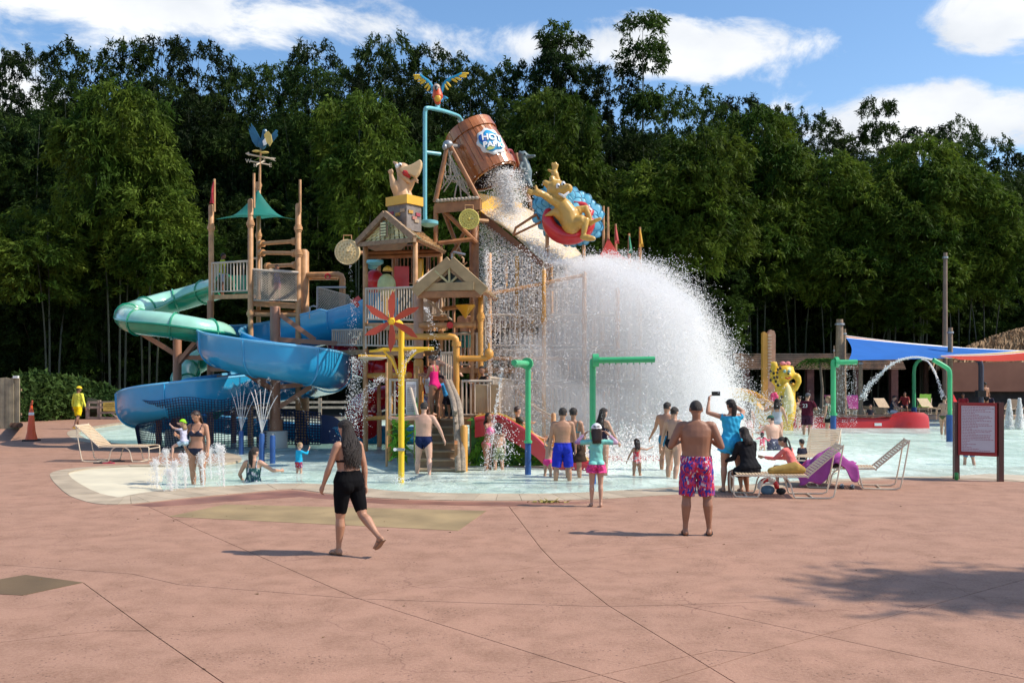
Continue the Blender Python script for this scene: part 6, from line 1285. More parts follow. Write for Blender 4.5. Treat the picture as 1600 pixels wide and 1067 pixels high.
def person(label, loc, H=1.7, yaw=0, sex='m', skin='tan', build=1.0, vox=None, legs=((0, 0, 0), (0, 0, 0)), arms=None, lean=0, twist=0, head=(0, 0), wear=(), hair=('short', 'black'), seat=None, group='people at the water playground', curl=35, lay=None, tip=0):
    """yaw 0 looks away from the lens (+Y); legs: (forward swing, sideways, knee bend) left,right; arms: unit-ish upper and fore directions in body axes"""
    s = H/1.7; f = sex == 'f'; k = sex == 'k'; B = build
    vox = vox or .016*s; mb = MB()
    sw = (.165 if f else .185 if not k else .15)*(.75+.25*B); hw = (.095 if f else .085)
    hs = (1.28 if k else 1.0)      # bigger head on a child
    pelvis = V((0, 0, .90)); U = R3('Z', twist) @ R3('X', -lean)
    def up(v): return pelvis+U @ (V(v)-pelvis)
    # torso
    if f: rings = [(.80,.10,.075,0),(.86,.165,.115,-.012),(.93,.172,.118,-.012),(1.0,.150,.095,0),(1.08,.125,.082,.0),(1.16,.130,.088,.005),(1.25,.148,.10,.012),(1.33,.160,.088,.0),(1.39,.135,.066,-.008),(1.43,.07,.055,-.01)]
    elif k: rings = [(.80,.09,.07,0),(.87,.135,.10,0),(.95,.132,.10,.01),(1.04,.128,.10,.015),(1.15,.130,.095,.01),(1.27,.140,.09,0),(1.35,.135,.075,0),(1.40,.09,.06,0),(1.43,.06,.05,0)]
    else: rings = [(.80,.10,.08,0),(.87,.155,.115,-.005),(.95,.158,.112,.0),(1.04,.152,.108,.008),(1.14,.162,.108,.008),(1.24,.182,.115,.005),(1.32,.190,.105,-.005),(1.39,.155,.08,-.01),(1.435,.08,.06,-.012)]
    m = 20; rr = []
    for z, w, d, y in rings:
        bw = 1+(B-1)*(1.15 if z < 1.2 else .6); w *= bw; d *= (1+(B-1)*1.4) if z < 1.25 else bw
        if .83 < z < 1.0 and B > 1: y += .015*(B-1)*4
        rr.append([up((w*math.copysign(abs(math.cos(a))**.85, math.cos(a)), d*math.copysign(abs(math.sin(a))**.9, math.sin(a))+y, z)) for a in [2*PI*i/m for i in range(m)]])
    mb.loft(rr)
    if f:
        for sg in (-1, 1): mb.ell(up((.068*sg, .095, 1.235)), (.062, .055, .058), 10, 8)
    # buttocks and shoulder blades
    for sg in (-1, 1):
        mb.ell(V((.075*sg, -.055, .865)), (.085*B, .085*B, .10), 10, 8)
        mb.ell(up((sg*sw*.80, -.01, 1.375)), (.07*B, .062, .06), 10, 8)
    # neck and head
    NK = up((0, -.012, 1.43)); hd = U @ R3('Z', head[0]) @ R3('X', -head[1]); HC = NK+U @ V((0, 0, .045))+hd @ V((0, .022, .115*hs))
    mb.limb([NK-U @ V((0, 0, .03)), NK+U @ V((0, .004, .03)), HC-hd @ V((0, .03, .06*hs))], [.062*B**.5, .052*B**.4, .053], 12)
    mb.ell(HC, (.074*hs, .092*hs, .108*hs), 16, 12, hd)
    mb.ell(HC+hd @ V((0, .028, -.055))*hs, (.055*hs, .062*hs, .058*hs), 12, 8, hd)      # jaw
    mb.ell(HC+hd @ V((0, .012, .02))*hs, (.079*hs, .09*hs, .085*hs), 12, 8, hd)
    mb.limb([HC+hd @ V((0, .092, .012))*hs, HC+hd @ V((0, .110, -.018))*hs], [.009*hs, .015*hs], 8); 
    for sg in (-1, 1): mb.ell(HC+hd @ V((.079*sg, -.004, -.012))*hs, (.012*hs, .022*hs, .032*hs), 8, 6, hd)
    mb.limb([HC+hd @ V((-.02, .088, -.052))*hs, HC+hd @ V((.02, .088, -.052))*hs], [.008, .008], 6)
    bones = [('torso', up((0, 0, .86)), up((0, 0, 1.38)), .16, .16), ('head', NK+U @ V((0, 0, .03)), HC+hd @ V((0, 0, .08)), .06, .09)]
    # legs
    feet = []; J = {}
    for i, sg in enumerate((-1, 1)):
        fl, ab, kn = legs[i]; hip = V((hw*sg, 0, .88)); td = R3('Y', -ab*sg*-1 if False else ab*-sg) @ (R3('X', fl) @ V((0, 0, -1)))
        td = V((math.sin(math.radians(ab))*sg, math.sin(math.radians(fl))*math.cos(math.radians(ab)), -math.cos(math.radians(fl))*math.cos(math.radians(ab))))
        knee = hip+td*.42; a2 = math.radians(fl-kn); sd_ = V((math.sin(math.radians(ab))*sg*.5, math.sin(a2), -math.cos(a2))).normalized(); ank = knee+sd_*.40
        tb = B**.8*(1.05 if f else 1)
        mb.limb([hip+V((0, 0, -.0)), hip+td*.12, hip+td*.27, knee], [.092*tb, .086*tb, .070*tb, .054*B**.4], 14)
        fw = V((0, math.cos(a2), math.sin(a2)))   # shin front
        mb.limb([knee, knee+sd_*.10-fw*.014, knee+sd_*.20-fw*.008, knee+sd_*.32, ank], [.052*B**.4, .059*B**.6, .049*B**.5, .036, .033], 12)
        mb.ell(knee+fw*.012, (.046, .046, .05), 10, 8)
        # foot: heel, arch, ball, toes
        ta = fl-kn; toe_down = max(-20, min(45, (-ta)*.7)) if abs(ta) > 25 else 0
        fd = V((.12*sg, math.cos(math.radians(toe_down)), -math.sin(math.radians(toe_down)))).normalized() if abs(ta) <= 60 else (fw*1.0).normalized(); fu = sd_*-1
        if abs(ta) <= 25: fu = V((0, 0, 1))
        else: fu = (fu-fd*fu.dot(fd)).normalized()
        sdv = fd.cross(fu)
        he = ank-fu*.042-fd*.03
        mb.limb([ank, he], [.034, .034], 9); mb.limb([he, he+fd*.09-fu*.004, he+fd*.155-fu*.008], [.033, .036, .033], 10); mb.limb([ank-fu*.01, he+fd*.11+fu*.006], [.034, .026], 8)
        for t in range(5):
            o = (t-2)*.0165*sg*-1; ln = [.055, .052, .046, .04, .032][t]; r_ = [.0145, .011, .0105, .010, .0095][t]; b0 = he+fd*.145-fu*.014+sdv*(o*(-1)); mb.limb([b0, b0+fd*ln], [r_, r_*.9], 6)
        bones += [('thigh'+'LR'[i], hip, knee, .088, .056), ('shin'+'LR'[i], knee, ank, .055, .035), ('foot'+'LR'[i], ank-fu*.02, he+fd*.14, .035, .034)]
        J['foot'+str(i)] = (he, fd, fu, sdv); feet.append(he.z-.034); J['knee'+str(i)] = knee; J['hip'+str(i)] = hip; J['ank'+str(i)] = ank
    # arms with hands
    arms = arms or (((-.22, -.03, -1), (-.08, .18, -1)), ((.22, -.03, -1), (.08, .18, -1)))
    for i, sg in enumerate((-1, 1)):
        a1, a2 = V(arms[i][0]).normalized(), V(arms[i][1]).normalized(); sh = up((sw*sg, -.008, 1.372)); el = sh+a1*.285; wr = el+a2*.245; ab_ = B**.7
        r0 = .048 if f else .054
        if k: r0 = .046
        mb.limb([sh, sh+a1*.09, sh+a1*.19, el], [r0*1.02*ab_, r0*.95*ab_, r0*.86*ab_, .037*ab_**.5], 12); mb.limb([el, el+a2*.07, el+a2*.16, wr], [.038*ab_**.5, .040*ab_**.5, .032, .025], 10)
        hx = a2.cross(V((0, 0, 1)) if abs(a2.z) < .9 else V((0, 1, 0))).normalized()
        # palm faces the body
        inw = V((-sg, 0, 0)); pn = (inw-a2*inw.dot(a2)); pn = pn.normalized() if pn.length > .2 else hx; wd = a2.cross(pn).normalized()
        if arms[i].__len__() > 2: pn = V(arms[i][2]); pn = (pn-a2*pn.dot(a2)).normalized(); wd = a2.cross(pn).normalized()
        fwd_ = V((0, 1, 0)); 
        if wd.dot(fwd_) < 0: wd = -wd
        palm = wr+a2*.05; mb.limb([wr-a2*.01, wr+a2*.03+wd*.0, wr+a2*.075], [.024, .027, .027], 9); mb.limb([wr+a2*.03-wd*.02, wr+a2*.078-wd*.024], [.017, .016], 7); mb.limb([wr+a2*.03+wd*.02, wr+a2*.078+wd*.026], [.017, .016], 7)
        cr = math.radians(curl)
        for t in range(4):
            b0 = wr+a2*.085+wd*(.027-.018*t); ln = [.040, .045, .042, .033][t]; d1 = (a2*math.cos(cr*.6)+pn*math.sin(cr*.6)); d2 = (a2*math.cos(cr*1.5)+pn*math.sin(cr*1.5)); mb.limb([b0, b0+d1*ln, b0+d1*ln+d2*ln*.75], [.0098, .0092, .0085], 6)
        tb0 = wr+a2*.028+wd*.028; td_ = (a2*.75+wd*.6+pn*.35).normalized(); mb.limb([tb0, tb0+td_*.035, tb0+td_*.035+(a2+pn*.3).normalized()*.028], [.0125, .011, .0095], 6)
        bones += [('arm'+'LR'[i], sh, el, .052, .04), ('fore'+'LR'[i], el, wr, .04, .027), ('hand'+'LR'[i], wr+a2*.03, wr+a2*.14, .03, .03)]
        J['wrist'+str(i)] = wr; J['palm'+str(i)] = wr+a2*.07+pn*.03; J['el'+str(i)] = el; J['sh'+str(i)] = sh
    base = min(feet) if seat is None else pelvis.z-.09-seat/s
    root = thing('person', label, 'person', loc, yaw, group)
    Tm = lambda p: (R3('X', tip) @ (V(p)-V((0, 0, base))))*s
    mb.v = [tuple(Tm(p)) for p in mb.v]
    me = remesh(mb, vox, 4, 'body'); me.materials.clear(); body = link_mesh(me, 'body', SKIN[skin], root)
    bones = [(n, Tm(a), Tm(b), ra*s, rb*s) for n, a, b, ra, rb in bones]
    nv = len(me.vertices); co = np.empty(nv*3); me.vertices.foreach_get('co', co); co = co.reshape(-1, 3)
    no = np.empty(nv*3); me.vertices.foreach_get('normal', no); no = no.reshape(-1, 3)
    best = np.full(nv, 1e9); bid = np.zeros(nv, int); bt = np.zeros(nv)
    for i, (n, a, b, ra, rb) in enumerate(bones):
        a_, b_ = np.array(a), np.array(b); d = b_-a_; L2 = d@d; t = ((co-a_)@d)/L2; tc = np.clip(t, 0, 1); dist = np.linalg.norm(co-(a_+tc[:, None]*d), axis=1)/(ra+(rb-ra)*tc)
        w = dist < best; best[w] = dist[w]; bid[w] = i; bt[w] = t[w]
    nm = np.array([b[0] for b in bones])[bid]
    # rest coordinates of the trunk and of the head
    inv = (R3('X', -tip)); Ui = U.inverted()
    tl = (co/s)@np.array(inv).T+np.array((0, 0, base)); tl = (tl-np.array(pelvis))@np.array(Ui).T+np.array(pelvis)
    hl = ((co/s)@np.array(inv).T+np.array((0, 0, base))-np.array(HC))@np.array(hd.inverted()).T/hs
    lx = np.abs(tl[:, 0])
    polys = [tuple(p.vertices) for p in me.polygons]
    def shell(name, mask, d, mat, flare=None, parent=root, wr=.0):
        disp = np.full(nv, d); 
        if flare is not None: disp = disp+flare
        pos = co+no*disp[:, None]
        if wr: pos += no*(np.sin(co[:, 2:3]*38/s+co[:, 0:1]*55)*np.sin(co[:, 0:1]*31-co[:, 2:3]*17)*wr)
        keep = [p for p in polys if all(mask[v] for v in p)]
        if not keep: return None
        used = sorted({v for p in keep for v in p}); mp = {u: i for i, u in enumerate(used)}
        m2 = bpy.data.meshes.new(name); m2.from_pydata([tuple(pos[u]) for u in used], [], [tuple(mp[v] for v in p) for p in keep])
        bm = bmesh.new(); bm.from_mesh(m2)
        for _ in range(3): bmesh.ops.smooth_vert(bm, verts=[v for v in bm.verts if v.is_boundary], factor=.5, use_axis_x=True, use_axis_y=True, use_axis_z=True)
        bd = [e for e in bm.edges if e.is_boundary]; r_ = bmesh.ops.extrude_edge_only(bm, edges=bd); vv = [g for g in r_['geom'] if isinstance(g, bmesh.types.BMVert)]
        bm.verts.ensure_lookup_table(); ns = len(used); bm.to_mesh(m2); bm.free()
        # turned hem: extruded border pulled back toward the body
        tree_n = len(m2.vertices)
        if tree_n > ns:
            from mathutils.kdtree import KDTree
            kd = KDTree(ns); [kd.insert(m2.vertices[i].co, i) for i in range(ns)]; kd.balance()
            for i in range(ns, tree_n): _, j, _ = kd.find(m2.vertices[i].co); u = used[j]; m2.vertices[i].co = V(co[u]+no[u]*-.004)
        m2.shade_smooth(); return link_mesh(m2, name, mat, parent)
    isT, isH = nm == 'torso', nm == 'head'
    th = (nm == 'thighL') | (nm == 'thighR'); ar = (nm == 'armL') | (nm == 'armR'); fo = (nm == 'foreL') | (nm == 'foreR'); shn = (nm == 'shinL') | (nm == 'shinR')
    z = tl[:, 2]; y = tl[:, 1]
    for w in wear:
        kd_, mat = w[0], w[1]; a = w[2] if len(w) > 2 else None
        if kd_ in ('trunks', 'shorts', 'leggings'):
            e = a or .8; mask = (th & (bt < e)) | (isT & (z < (1.0 if kd_ != 'leggings' else 1.06))) 
            if e > 1: mask |= shn & (bt < e-1)
            fl = np.where(th, np.clip(bt, 0, 1)*(.030 if kd_ == 'trunks' else .012 if kd_ == 'shorts' else 0), 0)*s
            shell('shorts', mask, (.014 if kd_ == 'trunks' else .009 if kd_ == 'shorts' else .006)*s, mat, fl, wr=.004*s if kd_ != 'leggings' else .001)
        elif kd_ == 'briefs': shell('swim_briefs', (isT & (z < .97)) | (th & (bt < .16+.0*lx) ), .006*s, mat)
        elif kd_ == 'bikini_bottom': shell('bikini_bottom', ((isT & (z < .945)) | (th & (bt < .12))) & (z > .79+np.clip(lx-.035, 0, 1)*1.05), .006*s, mat)
        elif kd_ == 'bikini_top':
            mk = isT & (((z > 1.165) & (z < 1.2)) | ((y > .02) & (z > 1.165) & (z < 1.295-.9*np.abs(lx-.07)) & (lx < .14)) | ((np.abs(lx-.085-(z-1.25)*.15) < .013) & (z > 1.2)))
            shell('bikini_top', mk, .006*s, mat)
        elif kd_ == 'swimsuit': shell('swimsuit', ((isT & (z < 1.27-.0*lx)) | (isT & (np.abs(lx-.09) < .022)) | (th & (bt < .12))) & (z > .80+np.clip(lx-.04, 0, 1)*.95), .006*s, mat)
        elif kd_ == 'onepiece_low': shell('swimsuit', ((isT & (z < 1.03)) | (isT & (lx > .08) & (z < 1.2)) | (th & (bt < .14))) & (z > .80+np.clip(lx-.04, 0, 1)*.95), .006*s, mat)
        elif kd_ in ('tshirt', 'longsleeve', 'tank'):
            mk = (isT & (z > .88)) | ((nm == 'head') & (bt < -.2) & (z < 1.45))
            if kd_ != 'tank': mk |= ar & (bt < (.75 if kd_ == 'tshirt' else 2))
            else: mk |= ar & (bt < .12)
            if kd_ == 'longsleeve': mk |= fo & (bt < .92)
            mk &= z < 1.425+.0*lx; mk |= th & (bt < .08)
            fl = np.where(isT, np.clip((1.15-z)*.06, 0, .03), 0)*s+np.where(ar & (kd_ == 'tshirt'), np.clip(bt, 0, 1)*.014, 0)*s
            shell('shirt', mk, (.012 if kd_ != 'longsleeve' else .009)*s, mat, fl, wr=.004*s)
        elif kd_ == 'dress':
            e = a or .45; mk = (isT & (z < 1.40)) | (th & (bt < e)) | (ar & (bt < .14))
            fl = np.where(th, .02+np.clip(bt, 0, 1)*.10, np.clip((1.15-z)*.11, 0, .05))*s; shell('dress', mk, .014*s, mat, fl, wr=.006*s)
        elif kd_ == 'skirt':
            e = a or .45; fl = np.where(th, .012+np.clip(bt, 0, 1)*.11, 0)*s; shell('skirt', (th & (bt < e)) | (isT & (z < .98)), .012*s, mat, fl, wr=.008*s)
        elif kd_ == 'arm_sleeves': shell('sleeve', (ar | fo) & ~((fo) & (bt > .93)), .008*s, mat)
        elif kd_ == 'shirt_tail': pass
        elif kd_ == 'flipflops':
            for i in (0, 1):
                he, fd, fu, sv = J['foot'+str(i)]; mb2 = MB(); rows = []
                for q, wd_ in ((-.045, .022), (-.03, .034), (.04, .033), (.10, .042), (.15, .046), (.185, .036), (.20, .018)):
                    c = he+fd*q-fu*.034; rows.append([Tm(c-sv*wd_-fu*.014), Tm(c+sv*wd_-fu*.014), Tm(c+sv*wd_), Tm(c-sv*wd_)])
                mb2.loft(rows); sh_ = mb2.build('flip_flop', mat, root, False, world=False)
                mb2 = MB(); tp = he+fd*.135+fu*.005
                for sg in (-1, 1): mb2.tube([Tm(q) for q in smooth_path([he+fd*.14-fu*.02, he+fd*.115+fu*.018+sv*sg*.012, he+fd*.06+fu*.006+sv*sg*.036, he+fd*.04-fu*.03+sv*sg*.037], 3)], .006*s, 5)
                mb2.build('strap', mat, sh_, True, world=False)
    # hair
    hx, hy, hz = hl[:, 0], hl[:, 1], hl[:, 2]; hn = hair[0]; hm = HAIRM.get(hair[1]) if len(hair) > 1 else None
    rv = np.random.default_rng(int(H*1000)+len(label))
    line = hz > (.045+ .0*hx); back = (hy < -.005+.55*(hz+.06)) & (hz > -.065)
    ear = (np.abs(hx) > .072) & (np.abs(hy) < .03) & (hz < .01)
    if hn != 'bald' and hn != 'buzz': shell('hair', isH & (back | (line & (hy < .075))) & ~ear & (hz > -.048), .009*s, hm, np.where(hz > .03, .006, 0)*s+.004*s*np.sin(hx*210+hy*160), wr=.0)
    if hn == 'buzz': shell('hair', isH & (back & (hz > -.03) | (hz > .062)) & ~ear, .003*s, hm)
    def hp(x, y_, z_): return HC+hd @ V((x, y_, z_))*hs
    if hn in ('long', 'wavy', 'ponytail', 'bun', 'bob'):
        o = bpy.data.objects; mb2 = MB(); r2 = random.Random(int(H*997)+len(label))
        if hn in ('long', 'wavy', 'bob'):
            n = {'long': 90, 'wavy': 230, 'bob': 80}[hn]; Ln = {'long': .40, 'wavy': .42, 'bob': .16}[hn]; wv = .042 if hn == 'wavy' else .006
            for q in range(n):
                an = -PI*.03-PI*.94*(q+r2.random()*.9)/n; ln = Ln*r2.uniform(.72, 1.05); p0 = hp(.062*math.cos(an), .074*math.sin(an)*1.0-.012, .05+r2.uniform(-.03, .03)); p1 = hp(.086*math.cos(an), .088*math.sin(an)-.012, -.035); ph = r2.random()*6
                pts = [p0, p1]; nn_ = 7; 
                for j in range(1, nn_+1):
                    f_ = j/nn_; sp = .086-.010*f_; back_ = -.035-.05*f_
                    tgt = up((sp*math.cos(an)*(1.35 if hn == 'wavy' else 1.1)+wv*math.sin(ph+f_*9), -.075-.055*abs(math.sin(an))-.018*math.sin(f_*3)+wv*.6*math.cos(ph+f_*8), 1.50-ln*f_)) if True else None
                    mix = min(1, f_*2.2); a_ = p1+V((0, 0, -ln*f_)); pts.append(a_.lerp(tgt, mix))
                rr_ = (.0085 if hn == 'wavy' else .0115)*(1.2 if hn == 'bob' else 1); mb2.tube([Tm(p) for p in smooth_path(pts, 2)], [s*rr_*(1-.75*(j/(2*(len(pts)-1)))**2) for j in range(2*(len(pts)-1)+1)], 5)
        elif hn == 'ponytail':
            for q in range(34): ox, oz = r2.gauss(0, .019), r2.gauss(0, .015); mb2.tube([Tm(p) for p in smooth_path([hp(ox*.4, -.075, .03+oz), hp(ox, -.125, .02+oz), hp(ox*1.4, -.125, -.07), hp(ox*1.2, -.11, -.20), hp(ox*.6, -.10, -.30+oz)], 3)], [.0075*s]*9+[.006*s]*3+[.003*s], 5)
        else: mb2.ell(Tm(hp(0, -.085, .055)), (.042*s*hs, .038*s*hs, .04*s*hs), 12, 8)
        mb2.build('hair_lengths', hm, root, True, world=False, fix=False)
    if hn == 'cap' or len(hair) > 2:
        cm_ = hair[2]; c = shell('cap', isH & (hz > .022), .024*s, cm_, parent=root); br = MB(); dirn = hair[3] if len(hair) > 3 else 1
        rows = []
        for x in (-.07, -.045, 0, .045, .07): e_ = .075*(1-(x/.09)**2)**.5; b0 = .075*(1-(x/.12)**2)**.5; rows.append([Tm(hp(x, dirn*b0, .032)), Tm(hp(x, dirn*(b0+e_), .018)), Tm(hp(x, dirn*(b0+e_), .013)), Tm(hp(x, dirn*b0, .026))])
        br.loft(rows).build('cap_brim', cm_, root, True, world=False)
    # face
    for sg in (-1, 1):
        e = MB().ell(Tm(hp(.032*sg, .083, .012)), (.013*s*hs, .008*s*hs, .009*s*hs), 8, 6, R3('Z', 0)).build('eye', M('eye_white', (.6, .58, .55), .3, .02), root, True, world=False)
        MB().ell(Tm(hp(.032*sg, .0905, .012)), (.006*s*hs, .004*s*hs, .0065*s*hs), 7, 5).build('iris', M('iris_dark', (.02, .012, .008), .2), e, True, world=False)
    MB().limb([Tm(hp(-.021, .094, -.052)), Tm(hp(0, .0985, -.051)), Tm(hp(.021, .094, -.052))], [.003*s, .0075*s, .003*s], 6).build('lips', M('lips', (.42, .14, .11), .45, .05), root, True, world=False)
    rot = Matrix.Rotation(yaw, 3, 'Z'); W = {kk: V(loc)+rot @ Tm(v) for kk, v in J.items() if not isinstance(v, tuple)}; W['head'] = V(loc)+rot @ Tm(HC); W['top'] = V(loc)+rot @ Tm(hp(0, 0, .11)); root_info = (root, W, lambda p: V(loc)+rot @ Tm(p))
    return root_info
FLOORZ = -.26
def at(px, py, z=0.0): return G(px, py, z)
def wade(px, py_surface):     # stands on the pool floor; the row is where the legs meet the water
    p = G(px, py_surface, -.045); return V((p.x, p.y, FLOORZ))
D = math.radians
down = ((-.22, -.03, -1), (-.08, .18, -1)), ((.22, -.03, -1), (.08, .18, -1))
# -- the two people in the foreground
person('woman in black bikini top and high black shorts with long dark hair, walking', at(545, 866), 1.56, D(46), 'f', 'tan', 1.17, .0075, ((6, 1, 2), (-20, 2, 34)), (((-.30, .18, -1), (-.12, .42, -1)), ((.22, -.12, -1), (.05, -.02, -1))), 3, 0, (10, 6),
       (('leggings', cloth('black', (.004, .004, .005)), .86), ('bikini_top', cloth('black2', (.012, .011, .012))), ('flipflops', M('tan_sandal', (.22, .12, .07), .6))), ('wavy', 'black'), curl=55)
man = person('shirtless man in red and blue patterned swim trunks standing with his back to the camera', at(1088, 836), 1.76, D(-8), 'm', 'brown', 1.16, .0085, ((0, 5, 2), (2, 7, 2)), (((-.45, -.05, -.9), (.45, .75, .30)), ((.42, -.05, -.9), (-.55, .75, .28))), 0, 0, (6, 2),
       (('trunks', floral('patterned_trunks', (.50, .015, .05), (.02, .03, .28), (.45, .05, .16), 58), .93), ('flipflops', M('black_sandal', (.02, .015, .014), .6))), ('buzz', 'black'), curl=60)
# -- at the edge and in the near water
person('girl in white cap, mint shirt and pink skirt with both hands on her head', at(932, 791), 1.27, D(0), 'k', 'light', .95, .010, ((0, 2, 0), (-4, 0, 6)), (((-1, 0, -.05), (.75, .1, .75)), ((1, 0, -.05), (-.75, .1, .75))), 0, 0, (0, 0),
       (('tshirt', cloth('mint', (.22, .60, .52)), ), ('skirt', M('cloth_pink_dots', (.72, .06, .24), .85, .5, 40), .42), ('arm_sleeves', floral('lilac_sleeves', (.50, .25, .42), (.60, .42, .55), (.35, .2, .4), 30))), ('bob', 'brown', cloth('white_cap', (.75, .75, .76))))
person('shirtless man in royal blue swim shorts seen from behind', wade(879, 751), 1.70, D(4), 'm', 'tan', 1.05, .012, ((0, 6, 0), (0, 6, 2)), down, 0, 0, (-15, 0), (('trunks', cloth('royal', (.02, .035, .42)), .95),), ('short', 'black'))
person('woman in a dark brown skirt standing close behind the man in blue shorts', wade(896, 746), 1.68, D(-15), 'f', 'tan', 1.0, .014, ((0, 3, 0), (0, 4, 0)), down, 0, 0, (10, 0), (('skirt', cloth('dark_brown', (.05, .03, .02)), .8), ('bikini_top', cloth('teal_top', (.05, .25, .3)))), ('short', 'black'))
person('small child in bright pink swim bottom just left of the man in blue shorts', wade(856, 744), 1.02, D(-30), 'k', 'light', 1, .017, ((10, 8, 12), (0, 4, 6)), (((-.5, .8, .3), (-.5, .8, .4)), ((.4, .6, -.6), (0, .8, .3))), 14, 0, (0, 0), (('briefs', cloth('neon_pink', (.75, .06, .25))),), ('short', 'brown'))
person('woman with dark hair standing behind the tall green spray pipe, holding a small wheel', wade(940, 742), 1.66, D(-50), 'f', 'light', 1, .017, ((0, 3, 0), (0, 4, 0)), (((-.3, .2, -1), (-.6, .6, -.3)), ((.3, .3, -.9), (.0, .6, -.7))), 4, 0, (0, 0), (('swimsuit', cloth('dark_swim', (.04, .03, .05))),), ('long', 'black'))
person('toddler girl in a red patterned swimsuit with a ring on her arm', wade(995, 743), .98, D(15), 'k', 'tan', 1, .012, ((0, 5, 6), (4, 7, 8)), (((-.5, 0, -.85), (-.2, .4, -.8)), ((.9, .2, -.15), (.9, .3, .3))), 0, 0, (0, 0), (('swimsuit', floral('red_swim', (.55, .02, .04), (.6, .45, .42), (.5, .03, .05), 60)),), ('bob', 'brown'))
person('tall man holding hands with the toddler, seen side on left of the couple', wade(1041, 734), 1.76, D(-28), 'm', 'tan', 1, .017, ((6, 4, 2), (-4, 4, 4)), (((-.35, .25, -.9), (-.55, .3, -.8)), ((.2, 0, -1), (.1, .3, -.9))), 3, 0, (-10, 0), (('briefs', cloth('teal_brief', (.03, .18, .30))),), ('short', 'black'))
person('woman in a low backed black and white swimsuit beside the tall man', wade(1052, 746), 1.70, D(-35), 'f', 'light', 1.08, .012, ((5, 4, 4), (-12, 4, 10)), (((-.3, .1, -1), (-.35, .35, -.8)), ((.4, .3, -.7), (-.1, .8, .5))), 3, 0, (0, 0), (('onepiece_low', cloth('black_suit', (.015, .015, .02))),), ('bun', 'black'))
ph = person('woman in a turquoise sleeveless dress raising a phone to take a picture', at(1143, 768, .006), 1.66, D(10), 'f', 'tan', 1.12, .011, ((6, 5, 8), (-6, 4, 6)), (((-.75, .3, .25), (.28, .45, .95)), ((.45, .6, .25), (-.75, .35, .55))), 2, 0, (8, -6), (('dress', cloth('turquoise', (.04, .38, .62)), .33), ('shorts', cloth('turq_short', (.05, .36, .58)), .42), ('flipflops', M('grey_sandal', (.12, .1, .1), .6))), ('ponytail', 'black'), curl=50)
m_ = ph[1]; q = (ph[1]['palm0']+V((.10, .03, .08))); t = thing('phone', 'black phone held up by the woman in the turquoise dress', 'phone', q); MB().box(q, (.155, .012, .078)).build('phone_body', M('phone_black', (.01,.01,.012), .25), t); MB().box(q+V((.045,-.009,.018)), (.025, .006, .025)).build('camera_bump', GREYM, t)
# -- on the loungers
person('woman in black long sleeved shirt sitting on the foot of the near lounger', at(1172, 772), 1.62, D(22), 'f', 'brown', 1.15, .011, ((78, 8, 80), (80, 10, 88)), (((-.15, .35, -.95), (-.1, .85, -.25)), ((.2, .3, -.9), (-.3, .85, -.2))), 16, 0, (8, -6), (('longsleeve', cloth('black_shirt', (.014, .014, .016))), ('shorts', cloth('black_short', (.012, .012, .014)), .6), ('flipflops', M('brown_sandal', (.12, .05, .03), .6))), ('bob', 'black'), seat=.36)
person('girl in coral pink rash shirt with a long dark plait at the water edge', at(1243, 757), 1.45, D(48), 'f', 'tan', 1.0, .011, ((98, 10, 110), (95, 10, 112)), (((-.3, .6, -.6), (-.2, .9, .1)), ((.2, .6, -.6), (-.3, .9, -.1))), 26, 0, (10, 0), (('longsleeve', cloth('coral', (.80, .20, .17))), ('shorts', cloth('navy_short', (.02, .03, .12)), .4)), ('ponytail', 'black'), seat=.22)
person('small dark haired boy just behind the girl in coral pink', wade(1253, 741), .95, D(20), 'k', 'tan', 1, .017, ((0, 4, 0), (0, 4, 0)), down, 0, 0, (0, 0), (('tshirt', cloth('dark_tee', (.03, .03, .05))), ('shorts', cloth('navy_kid', (.02, .03, .1)))), ('short', 'black'))
# -- stairs and fort
person('man in navy swim briefs climbing the stairs with his arms out', V((P(662,700,21.3).x, 21.3, -.22)), 1.74, D(-4), 'm', 'fair', 1.12, .011, ((2, 6, 2), (-14, 8, 16)), (((-1, .1, -.12), (-.9, .35, .05)), ((.55, -.1, -.85), (.35, .1, -.9))), 4, 0, (0, 6), (('briefs', cloth('navy', (.012, .02, .07))),), ('short', 'black'))
person('woman in a deep pink swimsuit standing at the top of the stairs', V((P(679,650,24.0).x, 24.0, .98)), 1.66, D(60), 'f', 'brown', 1.0, .014, ((0, 3, 0), (0, 4, 4)), (((.1, .4, -.9), (.2, .8, .2)), ((.2, .4, -.9), (-.2, .8, .25))), 4, 0, (0, 10), (('swimsuit', cloth('deep_pink', (.62, .02, .16))),), ('bun', 'black'))
person('man with bare back bending toward the child at the stair head', V((P(671,650,24.9).x, 24.9, 1.1)), 1.75, D(-60), 'm', 'fair', 1.0, .016, ((10, 4, 10), (0, 4, 0)), (((-.5, .6, -.7), (-.3, .8, -.6)), ((.5, .7, -.4), (.5, .7, -.6))), 28, 0, (0, 0), (('trunks', cloth('white_trunks', (.6, .6, .62)), .8),), ('short', 'black'))
person('child in a bright blue shirt on the top step', V((P(699,640,24.3).x, 24.3, 1.03)), 1.1, D(70), 'k', 'tan', 1, .017, ((20, 4, 30), (0, 4, 4)), (((-.5, .5, -.4), (-.3, .8, .3)), ((.4, .5, -.6), (.1, .8, .3))), 20, 0, (0, 0), (('tshirt', cloth('sky_blue', (.05, .30, .60))), ('shorts', cloth('kid_black', (.02, .02, .03)))), ('short', 'black'))
person('bare chested man leaning on the rail of the lower deck, wet hair', V((P(727,600,26.9).x, 26.9, P(1,575,26.9).z)), 1.72, D(150), 'm', 'light', 1, .02, ((0, 4, 0), (0, 4, 0)), down, 4, 0, (0, 14), (('trunks', cloth('teal_trunks', (.05, .3, .3)), .8),), ('short', 'black'))
